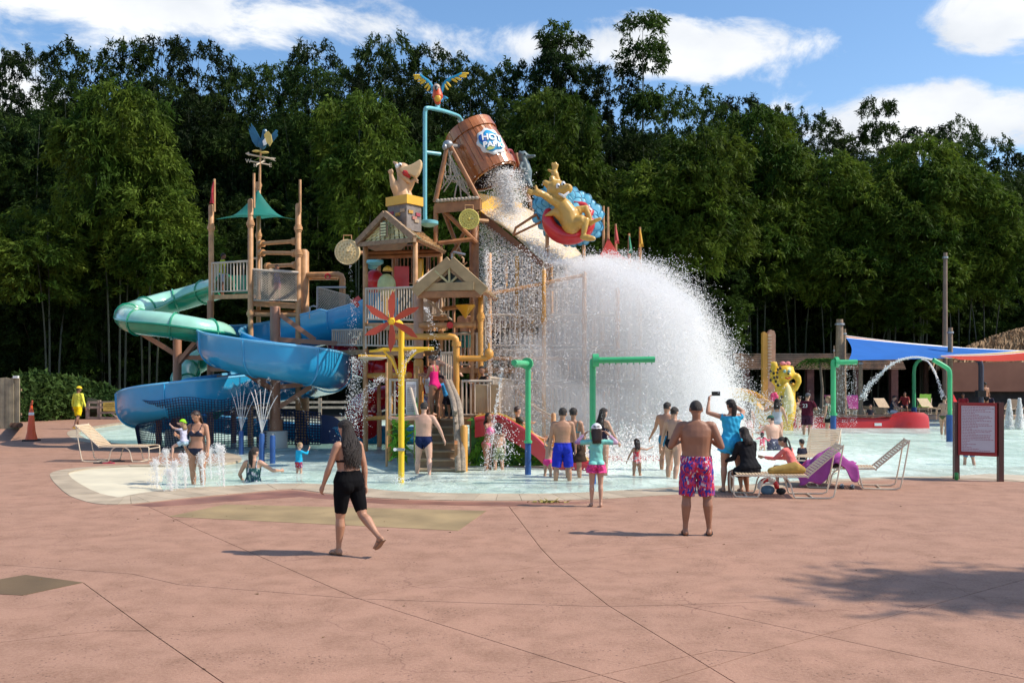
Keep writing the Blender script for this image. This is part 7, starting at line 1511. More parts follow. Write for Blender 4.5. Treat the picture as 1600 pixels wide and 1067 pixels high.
person('dark haired child looking over the tan panels', V((P(755,652,25.0).x, 25.0, P(1,654,24.5).z)), 1.30, D(160), 'k', 'tan', 1, .017, ((0, 4, 0), (0, 4, 0)), (((-.5, .4, -.8), (-.2, .9, .1)), ((.5, .4, -.8), (.1, .9, .1))), 6, 0, (0, 10), (('tank', cloth('black_tank', (.02, .02, .02))),), ('short', 'black'))
for x, y, lb in ((775, 573, 'visitor with black hair behind the waterfall, the left one of two'), (810, 573, 'visitor with black hair behind the waterfall, the right one of two')):
    person(lb, V((P(x, y, 27.6).x, 27.6, P(1, y, 26.6).z)), 1.7, D(170), 'm', 'tan', 1, .018, ((0, 4, 0), (0, 4, 0)), down, 4, 0, (0, 0), (('trunks', cloth('grey_trunks', (.1, .1, .12)), .8),), ('short', 'black'))
person('lifeguard-like figure in a lime shirt on the left landing of the slide tower', V((P(347,461,31.6).x, 31.6, P(1,461,31).z)), 1.42, D(-60), 'm', 'dark', .95, .016, ((0, 4, 0), (0, 4, 0)), down, 3, 0, (-10, 0), (('tshirt', cloth('lime', (.42, .48, .04))), ('shorts', cloth('pale_blue', (.35, .45, .6)), .8)), ('short', 'black'))
person('child behind the net basket of the slide tower', V((P(433,470,31).x, 31, P(1,472,31).z)), 1.15, D(165), 'k', 'brown', 1, .02, ((0, 4, 0), (0, 4, 0)), (((-.6, .3, -.7), (.4, .8, .1)), ((.5, .3, -.7), (-.4, .8, .1))), 0, 0, (0, 0), (('tank', cloth('violet_tank', (.15, .12, .35))), ('shorts', cloth('rose_short', (.5, .1, .2)))), ('short', 'black'))
# -- left pool
mo = person('woman in a dark bikini carrying a toddler on her hip among the ground jets', wade(308, 757), 1.68, D(172), 'f', 'tan', 1.10, .010, ((4, 4, 4), (-6, 3, 6)), (((-.25, .12, -1), (-.1, .3, -1)), ((.45, .25, -.85), (.02, .9, .35))), -3, 0, (-14, 22), (('bikini_top', cloth('slate', (.03, .035, .06))), ('bikini_bottom', cloth('slate2', (.03, .035, .06)))), ('long', 'brown'))
w = mo[1]; q = mo[2](V((.20, .14, 1.03)))
person('toddler in a lime green sun hat held by the woman in the dark bikini', V((q.x, q.y, q.z)), .86, D(60), 'k', 'fair', 1, .010, ((60, 30, 70), (60, 30, 70)), (((-.4, .7, .2), (.2, .8, .4)), ((.4, .7, .2), (-.2, .8, .4))), 8, 0, (20, -10), (('tshirt', cloth('pale_lilac', (.55, .55, .68))), ('shorts', cloth('pale_blue2', (.4, .55, .65)), .5)), ('bob', 'blond', cloth('neon_green', (.32, .85, .02)), -1), seat=.0)
person('woman in a patterned swimsuit sitting in the water at the pool edge, long dark ponytail', V((G(385,752).x, G(385,748).y, -.36)), 1.66, D(-6), 'f', 'light', 1.12, .011, ((88, 8, 10), (88, 8, 10)), (((-.5, .1, -.85), (-.1, .75, -.5)), ((.85, .2, -.6), (.35, .9, -.1))), 4, 0, (-18, 0), (('swimsuit', floral('green_swim', (.02, .09, .09), (.25, .33, .28), (.02, .05, .08), 40)),), ('ponytail', 'black'), seat=.14)
person('blond toddler boy in a blue rash shirt kneeling deep in the water', wade(467, 739), .86, D(-40), 'k', 'fair', 1.05, .010, ((0, 4, 0), (4, 4, 4)), (((-.3, .1, -.9), (-.1, .3, -.9)), ((.2, .7, -.3), (-.1, .5, .8))), 3, 0, (-20, 0), (('longsleeve', cloth('cyan', (.02, .38, .62))), ('shorts', floral('kid_red', (.45, .03, .05), (.02, .03, .2), (.4, .1, .1), 50), .6)), ('short', 'blond'))
person('shirtless man in navy shorts standing under the spray left of the fort', wade(556, 692), 1.74, D(5), 'm', 'light', 1.12, .014, ((0, 6, 0), (0, 6, 2)), down, 0, 0, (0, 16), (('trunks', cloth('navy2', (.015, .025, .12)), .5),), ('short', 'brown'))
person('lifeguard in yellow cap, yellow shirt and shorts walking by the hedge', at(122, 670), 1.74, D(-22), 'm', 'dark', 1.05, .014, ((12, 3, 8), (-14, 3, 16)), (((-.28, -.1, -1), (-.1, .1, -1)), ((.28, .05, -1), (.1, .3, -1))), 2, 0, (-25, 0), (('longsleeve', cloth('pale_yellow', (.72, .66, .08))), ('trunks', cloth('yellow', (.80, .52, .01)), .85), ('flipflops', M('yellow_sandal', (.6, .4, .03), .6))), ('short', 'black', cloth('yellow_cap', (.8, .58, .04))))
person('girl in a pink bikini looking down at a pink ball under the falling water', wade(762, 734), 1.52, D(-120), 'f', 'brown', .95, .013, ((0, 3, 0), (6, 4, 6)), (((-.15, .5, -.8), (.4, .8, .0)), ((.15, .5, -.8), (-.4, .8, .0))), 6, 0, (0, -24), (('bikini_bottom', cloth('candy', (.78, .12, .26))), ('bikini_top', cloth('candy2', (.78, .12, .26)))), ('bob', 'black'))
person('child wrapped in splashing water beside the girl in the pink bikini', wade(779, 734), 1.25, D(20), 'k', 'light', 1, .017, ((0, 4, 0), (0, 4, 0)), down, 4, 0, (0, 0), (('shorts', cloth('khaki_kid', (.2, .22, .12)), .7),), ('bob', 'black'))
b = thing('beach_ball', 'small pink ball held by the girl in the pink bikini', 'ball', P(766, 673, 20.3)); MB().ell(P(766,673,20.3), .085, 16, 12).build('ball_skin', M('pink_ball', (.80, .12, .30), .35), b, True)
person('boy in a dark shirt sliding down the yellow lane', V((P(813,660,23).x, 23.1, .62)), 1.25, D(-80), 'k', 'light', 1, .017, ((85, 8, 20), (85, 8, 20)), (((-.4, .5, -.6), (-.1, .9, .2)), ((.4, .5, -.6), (.1, .9, .2))), -8, 0, (30, 0), (('tshirt', cloth('dark_camo', (.05, .06, .05), .4)), ('shorts', cloth('dk', (.03, .03, .03)))), ('short', 'brown'), seat=.08)
# -- right pool
person('man in a dark green cap standing chest deep with a toddler, right of the splash', V((*wade(1209, 703).xy, -.75)), 1.72, D(12), 'm', 'fair', 1.15, .014, ((0, 6, 0), (0, 6, 2)), (((-.4, .5, -.6), (-.3, .8, .1)), ((.35, 0, -.9), (.1, .4, -.9))), 12, 0, (30, 0), (('trunks', cloth('g3', (.1, .1, .15)), .8),), ('short', 'brown', cloth('dark_green_cap', (.05, .13, .10))))
person('toddler in a pink rash shirt and hat beside the man in the green cap', V((*wade(1191, 704).xy, -.32)), .80, D(-20), 'k', 'fair', 1.05, .012, ((0, 4, 0), (0, 4, 0)), (((-.6, .3, -.3), (-.5, .5, .4)), ((.5, .3, -.5), (.3, .7, .2))), 4, 0, (0, 0), (('longsleeve', cloth('rose', (.78, .15, .22))),), ('bob', 'brown', cloth('rose_cap', (.7, .15, .2))))
person('woman in a pale grey swimsuit wading in front of the spotted cat statue', wade(1214, 693), 1.66, D(-15), 'f', 'light', 1.12, .019, ((4, 3, 0), (-8, 4, 8)), (((-.5, .3, -.2), (.4, .5, .7)), ((.35, .1, -.9), (.2, .4, -.8))), 4, 0, (0, 0), (('swimsuit', cloth('silver', (.42, .44, .48))),), ('bob', 'black'))
person('pale woman almost lost in the white splash on its right side', wade(1168, 700), 1.6, D(10), 'f', 'light', 1, .02, ((0, 3, 0), (0, 4, 0)), down, 4, 0, (0, 0), (('swimsuit', cloth('rose2', (.5, .3, .3))),), ('long', 'brown'))
mr_ = person('man in a grey cap and maroon number shirt wading right of the spotted cat', wade(1261, 679), 1.76, D(-38), 'm', 'light', 1.2, .014, ((6, 5, 4), (-8, 5, 8)), (((-.35, .3, -.8), (.3, .9, -.1)), ((.35, .3, -.8), (-.4, .9, -.1))), 3, 0, (-20, 0), (('tshirt', cloth('maroon', (.085, .012, .025))), ('trunks', cloth('maroon_short', (.06, .02, .04)), .8)), ('short', 'grey', cloth('grey_cap', (.12, .12, .13))))
nb_ = text_mesh('23', .2, 'shirt_number', WHITE, mr_[0], V((0, 0, 0)), (D(87), 0, 0), .002); nb_.location = (0, -.20, 1.30)
person('visitor with bare shoulders between the spotted cat and the man in maroon', wade(1250, 672), 1.6, D(20), 'f', 'light', 1, .018, ((0, 3, 0), (0, 4, 0)), down, 4, 0, (0, 0), (('swimsuit', cloth('cream_suit', (.5, .4, .3))),), ('short', 'brown'))
person('woman in a dark patterned swimsuit beside the dripping green spray pipe', wade(1296, 682), 1.68, D(40), 'f', 'light', 1.05, .016, ((4, 3, 0), (-6, 4, 6)), down, 4, 0, (0, 0), (('tank', floral('leaf_swim', (.02, .03, .02), (.3, .35, .25), (.1, .2, .05), 40)), ('shorts', cloth('bk_short', (.012,.012,.014)), .4)), ('ponytail', 'blond'))
person('dark haired boy low in the water beside the loungers', V((*wade(1303, 705).xy, -.72)), 1.15, D(-60), 'k', 'light', 1, .017, ((0, 4, 0), (0, 4, 0)), down, 6, 0, (0, 0), (('shorts', cloth('bs', (.02,.05,.2))),), ('short', 'black'))
person('shirtless man in black briefs standing on the far deck behind the canoe', V((G(1377,640).x, 50, .15)), 1.72, D(15), 'm', 'brown', 1, .02, ((0, 6, 0), (0, 6, 2)), (((-.3, .2, -1), (-.1, .5, .6)), ((.3, .2, -1), (.0, .5, -.6))), 0, 0, (0, 0), (('briefs', cloth('bb', (.012,.012,.014))),), ('short', 'black'))
person('woman sitting on the pool edge behind the canoe', V((P(1393,652,48.5).x, 48.6, 0)), 1.66, D(-120), 'f', 'light', 1, .018, ((80, 6, 60), (80, 6, 66)), (((-.3, .5, -.8), (-.1, .8, -.3)), ((.3, .5, -.8), (.1, .8, -.3))), 14, 0, (0, 0), (('tank', cloth('dk_tank', (.03, .04, .06))), ('shorts', cloth('wh_short', (.55,.55,.58)))), ('bun', 'black'), seat=.35)
person('dark haired child peeping over the red canoe', V((P(1362,655,43).x, 43.2, -.26)), 1.12, D(175), 'k', 'tan', 1, .018, ((0, 4, 0), (0, 4, 0)), down, 4, 0, (0, 0), (('tshirt', cloth('kt', (.03,.03,.04))),), ('short', 'black'))
person('woman in a bikini walking between the goose-neck pipe and the canoe', wade(1475, 679), 1.66, D(-50), 'f', 'light', 1, .02, ((8, 3, 4), (-10, 4, 10)), (((-.5, .1, -.8), (-.2, .3, -.9)), ((.4, .2, -.8), (.2, .4, -.7))), 4, 0, (0, 0), (('bikini_bottom', cloth('olive_b', (.1,.12,.05))), ('bikini_top', cloth('bk_b', (.02,.02,.02)))), ('short', 'brown'))
person('child wading behind the notice sign, only shins and hands showing', wade(1514, 726), 1.22, D(10), 'k', 'light', 1, .017, ((8, 4, 4), (-8, 4, 4)), down, 4, 0, (0, 0), (('shorts', cloth('sgn', (.1,.2,.3))),), ('short', 'brown'))
person('dark haired swimmer lying in the shallow water at the right edge', V((G(1592,690).x, G(1592,690).y, -.33)), 1.5, D(-80), 'm', 'brown', 1, .017, ((4, 4, 4), (0, 6, 2)), (((-.5, .4, .5), (-.3, .7, .3)), ((.5, .4, .4), (.3, .7, .3))), 0, 0, (0, 35), (('trunks', cloth('sw', (.05,.05,.1))),), ('short', 'black'), tip=-72)
for x, y, Yd, sk, c, hr, lb in ((1505,640,52,'brown',(.4,.04,.05),'black','visitor in red shade clothes seated under the sails, left of two'), (1545,640,52,'dark',(.03,.03,.05),'black','visitor in black under the sails, right of two'), (1414,640,56,'tan',(.3,.05,.05),'black','visitor in red in the shade of the pergola')):
    person(lb, V((P(x,y,Yd).x, Yd, 0)), 1.65, D(150), 'm', sk, 1, .022, ((80, 10, 80), (80, 10, 80)), (((-.3, .5, -.8), (-.1, .8, -.2)), ((.3, .5, -.8), (.1, .8, -.2))), 8, 0, (0, 0), (('tshirt', cloth(lb[11:20].replace(' ', '_'), c)), ('shorts', cloth('shd', (.05,.05,.07)))), ('short', hr), seat=.42)
# ================================================================ LOUNGERS AND SMALL THINGS
def lounger(label, loc, rz, back=42, w=.66):
    """axis +X runs from the foot to the head end"""
    root = thing('sun_lounger', label, 'sun lounger', (0, 0, 0), 0, 'strap sun loungers around the pool'); fr = M('cream_tube_frame', (.68, .58, .44), .4, .06, 4); stp = M('tan_vinyl_strap', (.60, .45, .29), .5, .1, 5); z0 = .38; L1 = 1.22; r = .014; a = math.radians(back); LB = .78
    hx, hz = L1+LB*math.cos(a), z0+LB*math.sin(a)
    for sg in (-1, 1):
        y = sg*w/2
        def P_(*q): return [(x, y, z) for x, z in q]
        MB().tube(smooth_path(P_((.0, z0), (.3, z0), (.6, z0-.005), (.95, z0-.005), (L1, z0)), 2), r, 7).build('side_rail', fr, root, True, world=False)
        MB().tube(P_((L1, z0), (hx, hz)), r, 7).build('back_rail', fr, root, True, world=False)
        MB().tube(smooth_path(P_((.0, z0), (-.03, z0-.03), (-.03, .10), (.0, .03), (.06, .015), (.32, .015), (.39, .04), (.44, .25), (.50, z0-.05), (.58, z0-.012)), 3), r, 7).build('leg', fr, root, True, world=False)
        MB().tube(smooth_path(P_((.80, z0-.012), (.88, z0-.06), (.93, .22), (.98, .04), (1.06, .015), (1.50, .015), (1.60, .03), (1.66, .12), (hx-.01, hz-.04), (hx, hz)), 3), r, 7).build('leg', fr, root, True, world=False)
    for x, z in ((-.03, z0-.05), (.2, .015), (1.3, .015), (hx, hz), (L1, z0-.02)): MB().tube([(x, -w/2, z), (x, w/2, z)], r, 6).build('crossbar', fr, root, True, world=False)
    st = []
    for k in range(22):
        x = .05+k*.054; m = MB(); m.box((x, 0, z0+.016), (.040, w+.02, .006)); m.build('strap', stp, root, world=False)
    for k in range(14):
        t = .03+k*.0535; c = V((L1+t*math.cos(a), 0, z0+t*math.sin(a)+.016)); MB().box(c, (.040, w+.02, .006), Matrix.Rotation(-a, 3, 'Y')).build('strap', stp, root, world=False)
    root.location = loc; root.rotation_euler = (0, 0, rz); return root
p = G(1172, 773); near = lounger('near strap lounger on whose foot the woman in black is sitting', V((p.x-.05, p.y-.02, 0)), D(-8))
near.location = V((p.x-.30, p.y-.05, 0))
q = G(1352, 762)
l2 = copy_thing(near, V((q.x-1.0, q.y+.35, 0)), D(-14), 'strap lounger with the purple towel thrown over it, back raised to the right')
l3 = copy_thing(near, V((G(1290,752).x, G(1290,752).y+1.0, 0)), D(62), 'strap lounger behind the near one, mostly hidden by it')
l4 = copy_thing(near, G(232, 722)+V((.0, .3, 0)), D(178), 'empty white strap lounger on the deck at the left, back raised to the left')
l5 = copy_thing(near, G(-40, 706), D(-6), 'strap lounger cut off by the left edge of the picture'); l5.location.x -= 1.35
rr = random.Random(12)
for i, (x, Yd, rz, nm) in enumerate(((1318,51.5,95,'pink towel'),(1345,51.2,85,'mauve patterned towel'),(1290,54,20,'left end of the pergola row'),(1400,55,100,'row beside the plum pillar'),(1440,55,60,'row behind the small goose-neck pipe'),(1470,54.5,100,'row left of the tall utility pole'),(1515,52,100,'row under the red sail'),(1555,53,30,'row in front of the terracotta wall'),(1580,54,20,'right end of the row by the terracotta wall'))):
    o = copy_thing(near, V((P(x,1,Yd).x, Yd, .0)), D(rz), f'far strap lounger across the pool, {nm}')
    if i < 3 or i == 4 or i == 6:
        c = [(.62,.16,.22),(.30,.06,.20),(.1,.3,.5),0,(.3,.6,.1),0,(.6,.05,.05)][i]; t = thing('towel', ['pink towel on a far lounger','mauve towel on a far lounger','blue towel on a far lounger','', 'green towel on a far lounger','','red towel on a far lounger'][i], 'towel', o.location+V((0,0,.4)))
        mb = MB(); rot = Matrix.Rotation(D(rz), 3, 'Z'); rows = []
        for k in range(9):
            x_ = .5+k*.19; z = .41 if x_ < 1.22 else .41+(x_-1.22)*.9; rows.append([o.location+rot @ V((min(x_, 1.22+(x_-1.22)*.75 if x_ > 1.22 else x_), yy, z+.03+.01*math.sin(yy*20+k))) for yy in (-.31,-.15,0,.15,.31)])
        mb.loft(rows, False, False); mb.build('towel_cloth', cloth(f'towel{i}', c), t, True)
# purple towel with the bag underneath
def towel():
    base = l2.location; rot = Matrix.Rotation(D(-14), 3, 'Z'); t = thing('towel', 'large purple towel draped in folds over the second lounger', 'towel', base+V((.5, 0, .4)))
    rows = []
    for i in range(30):
        u = i/29; row = []
        for j in range(34):
            v = j/33; x = -.16+1.05*u; y = -.62+1.2*v
            hump = .30*math.exp(-((x-.42)/.26)**2)*math.exp(-((y+.02)/.34)**2)
            z = .42+hump+.10*math.exp(-((x-.56)/.17)**4)*(y < -.2); 
            gap = math.exp(-((x-.56)/.17)**4)
            if y < -.34: z -= (-.34-y)*1.1*(1-.8*gap); y = -.34-(-.34-y)*.25
            if x < .02: z -= (.02-x)*1.3
            z += .018*math.sin(9*v+14*u)+.022*math.sin(23*v+4*math.sin(u*5))+.012*math.sin(31*u-7*v)
            row.append(base+rot @ V((x+.03*math.sin(13*v), y, max(z, .05))))
        rows.append(row)
    o = MB().loft(rows, False, False).build('towel_cloth', cloth('purple_towel', (.36, .08, .28), .15, 5), t, True); md = o.modifiers.new('s', 'SOLIDIFY'); md.thickness = .012
    def put(name, lab, cat, mb, nm, mat): c = base+rot @ V((.55, -.42, .36)); t2 = thing(name, lab, cat, c); mb.build(nm, mat, t2, True)
    b0 = base+rot @ V((.50, -.30, .44)); put('bag', 'black bag showing under the purple towel', 'bag', MB().ell(b0, (.13,.05,.075), 14, 10), 'bag_body', BLACK); b1 = base+rot @ V((.66, -.31, .43)); put('cloth_bundle', 'yellow cloth bundle beside the black bag', 'cloth', MB().ell(b1, (.065,.04,.045), 12, 8), 'bundle', M('yellow_bundle', (.75,.6,.03), .8, .1, 9, .3, 20))
    for k, (x, y) in enumerate(((.62, -.30), (.80, -.34))):
        c = base+rot @ V((x, y, .03)); s_ = thing('shoe', ['dark sandal on the left under the purple towel lounger', 'dark sandal on the right under the purple towel lounger'][k], 'sandal', c); mb = MB(); mb.limb([c+V((-.02, -.08, .0)), c+V((0, .0, .0)), c+V((.02, .09, 0))], [.035,.03,.042], 10); mb.build('upper', M('sandal_dark', (.06,.07,.08), .6), s_, True); MB().limb([c+V((-.03, -.02, .03)), c+V((.0, 0, .055)), c+V((.04, .02, .03))], [.012]*3, 6).build('strap', WHITE, s_, True)
towel()
def small_things():
    rot = Matrix.Rotation(D(-8), 3, 'Z'); b0 = near.location
    # khaki bundle on the lounger
    c = b0+rot @ V((.95, 0, .44)); t = thing('rolled_cloth', 'khaki rolled clothes lying on the near lounger', 'clothes', c-V((0,0,.05))); mb = MB(); mb.limb([b0+rot @ V((.62,-.1,.45)), b0+rot @ V((.85,-.05,.47)), b0+rot @ V((1.05,0,.50)), b0+rot @ V((1.17,.02,.46))], [.06,.09,.11,.07], 12); sculpt(mb, 'cloth_roll', cloth('khaki', (.36, .24, .07), .2, 6), t, .015, 2)
    # round bag and ring under it
    c = b0+rot @ V((.62, .25, .0)); t = thing('inflatable_ring', 'red and white folded swim ring with blue bag under the near lounger', 'swim ring', c); pr = [c+rot @ V((.15*math.cos(a), 0, .13+.13*math.sin(a))) for a in [PI*k/8 for k in range(9)]]
    for k in range(4): MB().limb(pr[2*k:2*k+3], [.045]*3, 10).build('ring_segment', RED if k % 2 == 0 else WHITE, t, True)
    MB().ell(c+V((0, .03, .07)), (.13,.09,.09), 14, 10).build('bag_body', M('blue_grey_bag', (.10,.20,.30), .6), t, True); t = thing('handbag', 'small black pouch under the near lounger', 'bag', c+rot @ V((.22,0,0))); MB().ell(c+rot @ V((.22,-.02,.06)), (.09,.06,.06), 12, 8).build('pouch', BLACK, t, True)
    for x, y, col, lb in ((170, 724, (.5, .03, .08), 'red flip-flops beside the left lounger'), (186, 721, (.03,.03,.03), 'black flip-flops beside the left lounger'), (156, 724, (.02,.02,.03), 'dark flip-flop under the left lounger')):
        p = G(x, y); t = thing('flip_flop', lb, 'sandal', p); mb = MB(); mb.limb([p+V((-.12,0,.012)), p+V((0,.02,.012)), p+V((.1,.01,.012))], [.04,.035,.045], 10)
        mb.v = [(v[0], v[1], max(.001, min(v[2], .025))) for v in mb.v]; mb.build('sole', M('flop_'+str(x), col, .6), t); MB().tube([p+V((-.03,-.035,.02)), p+V((.05,.01,.05)), p+V((-.03,.055,.02))], .008, 5).build('strap', M('flop_'+str(x), col, .6), t)
    rr = random.Random(9); p = G(856, 785); t = thing('dry_leaves', 'small heap of yellow-green leaves on the deck left of the girl', 'leaves', p); r = np.random.default_rng(2); c = np.stack([r.normal(0, .13, 60), r.normal(0, .03, 60), r.uniform(.008, .03, 60)], 1); d = r.normal(size=(60, 3)); d[:, 2] *= .15; soup('leaf_scatter', leaves(c, d, .09, .035, r), M('dry_leaf', (.30,.25,.06), .8, .4, 20), t)
    # scattered leaf litter
    n = 110; px = r.uniform(-200, 1800, n); Yd = r.uniform(4.5, 16, n)**1.0; c = np.stack([(px-800)/F*Yd, Yd, np.full(n, .006)], 1); d = r.normal(size=(n, 3)); d[:, 2] = 0
    o = soup('leaf_litter', leaves(c, d, .032, .014, r), M('litter', (.12,.07,.03), .9, .5, 30)); tag(o, 'tiny dry leaves scattered over the concrete deck', 'leaf litter', None, 'stuff')
small_things()
# ================================================================ WATER IN THE AIR
def water_drop_mat(name, a=.8, tr=.45):
    m = bpy.data.materials.new(name); m.use_nodes = True; nt = m.node_tree; N = nt.nodes.new; L = nt.links.new; b = nt.nodes['Principled BSDF']; out = nt.nodes['Material Output']
    b.inputs['Base Color'].default_value = (a, a*.985, a*.96, 1); b.inputs['Roughness'].default_value = .25; b.inputs['Specular IOR Level'].default_value = .6
    t = N('ShaderNodeBsdfTranslucent'); t.inputs[0].default_value = (a, a, a, 1); ms = N('ShaderNodeMixShader'); ms.inputs[0].default_value = tr; L(b.outputs[0], ms.inputs[1]); L(t.outputs[0], ms.inputs[2]); tp = N('ShaderNodeBsdfTransparent'); m2 = N('ShaderNodeMixShader'); m2.inputs[0].default_value = .3; L(ms.outputs[0], m2.inputs[1]); L(tp.outputs[0], m2.inputs[2]); L(m2.outputs[0], out.inputs[0]); return m
DROP = water_drop_mat('water_drops', .98, .6)
def drops(pts, size, r, stretch=None):   # tetrahedral droplets
    n = len(pts); base = np.array([(1, 1, 1), (1, -1, -1), (-1, 1, -1), (-1, -1, 1)])*.6
    q = r.normal(size=(n, 4)); q /= np.linalg.norm(q, axis=1, keepdims=True); w, x, y, z = q.T
    R = np.stack([1-2*(y*y+z*z), 2*(x*y-z*w), 2*(x*z+y*w), 2*(x*y+z*w), 1-2*(x*x+z*z), 2*(y*z-x*w), 2*(x*z-y*w), 2*(y*z+x*w), 1-2*(x*x+y*y)], 1).reshape(n, 3, 3)
    sz = size*np.minimum(np.exp(r.normal(size=(n, 1, 1))*.5), 1.7); vv = np.einsum('nij,kj->nki', R, base)*sz
    if stretch is not None: vv += (vv@stretch[:, :, None])*stretch[:, None, :]
    vv += pts[:, None, :]; f = [(0, 1, 2), (0, 3, 1), (0, 2, 3), (1, 3, 2)]
    return np.concatenate([vv[:, i, :] for i in f], 0)
def splash():
    r = np.random.default_rng(77); root = thing('bucket_splash', 'great white sheet of water bursting off the splash roof and falling into the pool', 'splash', V((3.0, 26.5, -.05))); O = np.array(root.location)
    BR, BL = np.array(P(902,404,28.7)), np.array(P(850,411,26.9)); TL = np.array(P(790,372,28.3))
    nb = 16000; per = 18
    u = r.random(nb)**.8; e = BL+(BR-BL)*u[:, None]
    # launch: the fastest water goes farthest right, slower streams drop behind it
    k = r.random(nb); v = 10.8*np.where(k < .52, .80+.20*r.random(nb)**.6, r.random(nb)**.75*.85); az = np.radians(r.normal(-8, 15, nb)); el = np.radians(r.normal(-2, 6, nb))
    vel = np.stack([v*np.cos(el)*np.cos(az), v*np.cos(el)*np.sin(az)*.75, v*np.sin(el)], 1)
    tmax = .38+1.1*r.random(nb)**.0; t = 1.12*r.random(nb)**.72
    drag = 1.7; f = (1-np.exp(-drag*t))/drag
    p = e+vel*f[:, None]; p[:, 2] -= 4.9*t*t*.97
    c = np.repeat(p, per, 0); tt = np.repeat(t, per); dirv = vel.copy(); dirv[:, 2] -= 9.8*t; dirv /= np.linalg.norm(dirv, axis=1, keepdims=True); dirr = np.repeat(dirv, per, 0)
    strand = np.repeat(r.random(nb) < .55, per)[:, None]; spread = (.03+.20*tt)[:, None]*np.where(strand, .28, 1); c = c+r.normal(size=c.shape)*spread*.8*np.exp(r.normal(size=(len(c), 1))*.4)+dirr*r.normal(size=(len(c), 1))*np.where(strand, .34, .12)
    c = c[c[:, 2] > -.05]
    soup('flying_water', drops(c, .0102, r).astype(np.float32)-O, DROP, root)['kind'] = 'stuff'
    # water sheeting down the slope and off its near edge
    n = 11000; uu, vv_ = r.random(n), r.random(n); TLs, TRs, BRs, BLs = [np.array(P(*q)) for q in ((751,338,30.2),(816,336,31.6),(902,404,28.7),(850,413,26.9))]
    s = (TLs*(1-uu[:, None])+TRs*uu[:, None])*(1-vv_[:, None])+(BLs*(1-uu[:, None])+BRs*uu[:, None])*vv_[:, None]; s[:, 2] += .10+.10*r.random(n)+.18*np.sin(PI*vv_); s += r.normal(size=s.shape)*.05
    soup('sheeting_water', drops(s, .014, r)-O, DROP, root)['kind'] = 'stuff'
    ns = 520; a = r.random(ns); top = TLs+(BLs-TLs)*a[:, None]; L = []
    for i in range(ns):
        h = top[i][2]+.05; n_ = int(r.uniform(40, 150)); q = r.random(n_)**.9; wob = r.uniform(.03, .16); x = top[i][0]+.05*r.normal()+q*r.uniform(-.1, .45)+wob*np.sin(q*r.uniform(3, 9)+r.random()*6)+r.normal(size=n_)*.03*(1+2*q); y = top[i][1]-.1-q*r.uniform(0, .7)+r.normal(size=n_)*.04; L.append(np.stack([x, y, top[i][2]-.1-q*h], 1))
    soup('edge_curtain', drops(np.concatenate(L), .0125, r)-O, DROP, root)['kind'] = 'stuff'
    # a second curtain over the rear levels
    ns = 480; L = []
    for i in range(ns):
        x0 = -.7+5.4*r.random()**1.9; y0 = r.uniform(24.6, 26.6); z1 = 5.5-max(0, x0-2)**2*.35; n_ = int(r.uniform(20, 80)); q = r.random(n_); L.append(np.stack([x0+r.normal(size=n_)*.035+q*.15, y0+r.normal(size=n_)*.04, z1*(1-q)], 1))
    soup('falling_streams', drops(np.concatenate(L), .011, r)-O, DROP, root)['kind'] = 'stuff'
    # water leaving the bucket
    n = 15000; t = r.random(n)**.8; m = np.array(P(785,266,29.7)); ang = r.random(n)*6.28; rad = .5*np.abs(r.normal(size=n))*.7*(1-.1*t); b = np.stack([m[0]+rad*np.cos(ang)+.25*t+.1*np.sin(t*20+ang), m[1]-.1+.5*rad*np.sin(ang), m[2]-1.35*t**1.2+.06*r.normal(size=n)], 1)
    soup('bucket_pour', drops(b, .012, r)-O, DROP, root)['kind'] = 'stuff'
    n = 2500; t = r.random(n); a0, b0 = np.array(P(720,189,30.2)), np.array(P(727,199,30.4)); q = a0+(b0-a0)*t[:, None]+r.normal(size=(n, 3))*.035; soup('filler_water', drops(q, .010, r)-O, DROP, root)['kind'] = 'stuff'
    # boiling foam at the foot of the fall and mist
    n = 26000; x = .8+5.2*r.random(n); y = 24.8+r.normal(size=n)*1.1; z = np.abs(r.normal(size=n))*.42*(.4+.6*np.sin((x-1)/6*PI))*(.6+.8*r.random(n)); soup('foam_burst', drops(np.stack([x, y, z-.05], 1), .016, r)-O, DROP, root)['kind'] = 'stuff'
    vm = bpy.data.materials.new('spray_mist'); vm.use_nodes = True; nt = vm.node_tree; nt.nodes.clear(); out = nt.nodes.new('ShaderNodeOutputMaterial'); pv = nt.nodes.new('ShaderNodeVolumePrincipled'); pv.inputs['Color'].default_value = (.97, .98, 1, 1); pv.inputs['Density'].default_value = .30; pv.inputs['Anisotropy'].default_value = .2; nt.links.new(pv.outputs[0], out.inputs['Volume'])
    def mist(name, lab, ells, dens):
        mm = vm.copy(); mm.node_tree.nodes['Principled Volume'].inputs['Density'].default_value = dens; mb = MB()
        for c_, rr_ in ells: mb.ell(c_, rr_, 18, 12)
        tt_ = thing(name, lab, 'mist', V(ells[0][0])*1); o = sculpt(mb, 'mist_cloud', mm, tt_, .16, 3); o['kind'] = 'stuff'; return o
    Q = P
    mist('mist', 'white mist hanging inside the great splash', [(Q(905,470,26.5),(1.0,1.0,1.0)), (Q(960,500,26.2),(1.5,1.2,1.5)), (Q(1020,560,26),(1.6,1.2,1.7)), (Q(1075,620,25.8),(1.2,1.1,1.3)), (Q(960,640,25.8),(1.8,1.1,1.1)), (Q(1010,470,26.3),(.9,.8,.8)), (Q(930,440,26.6),(.9,.8,.7)), (Q(1040,510,26),(1.1,.9,1.1)), (Q(900,560,26),(1.2,1,1.6))], .6)
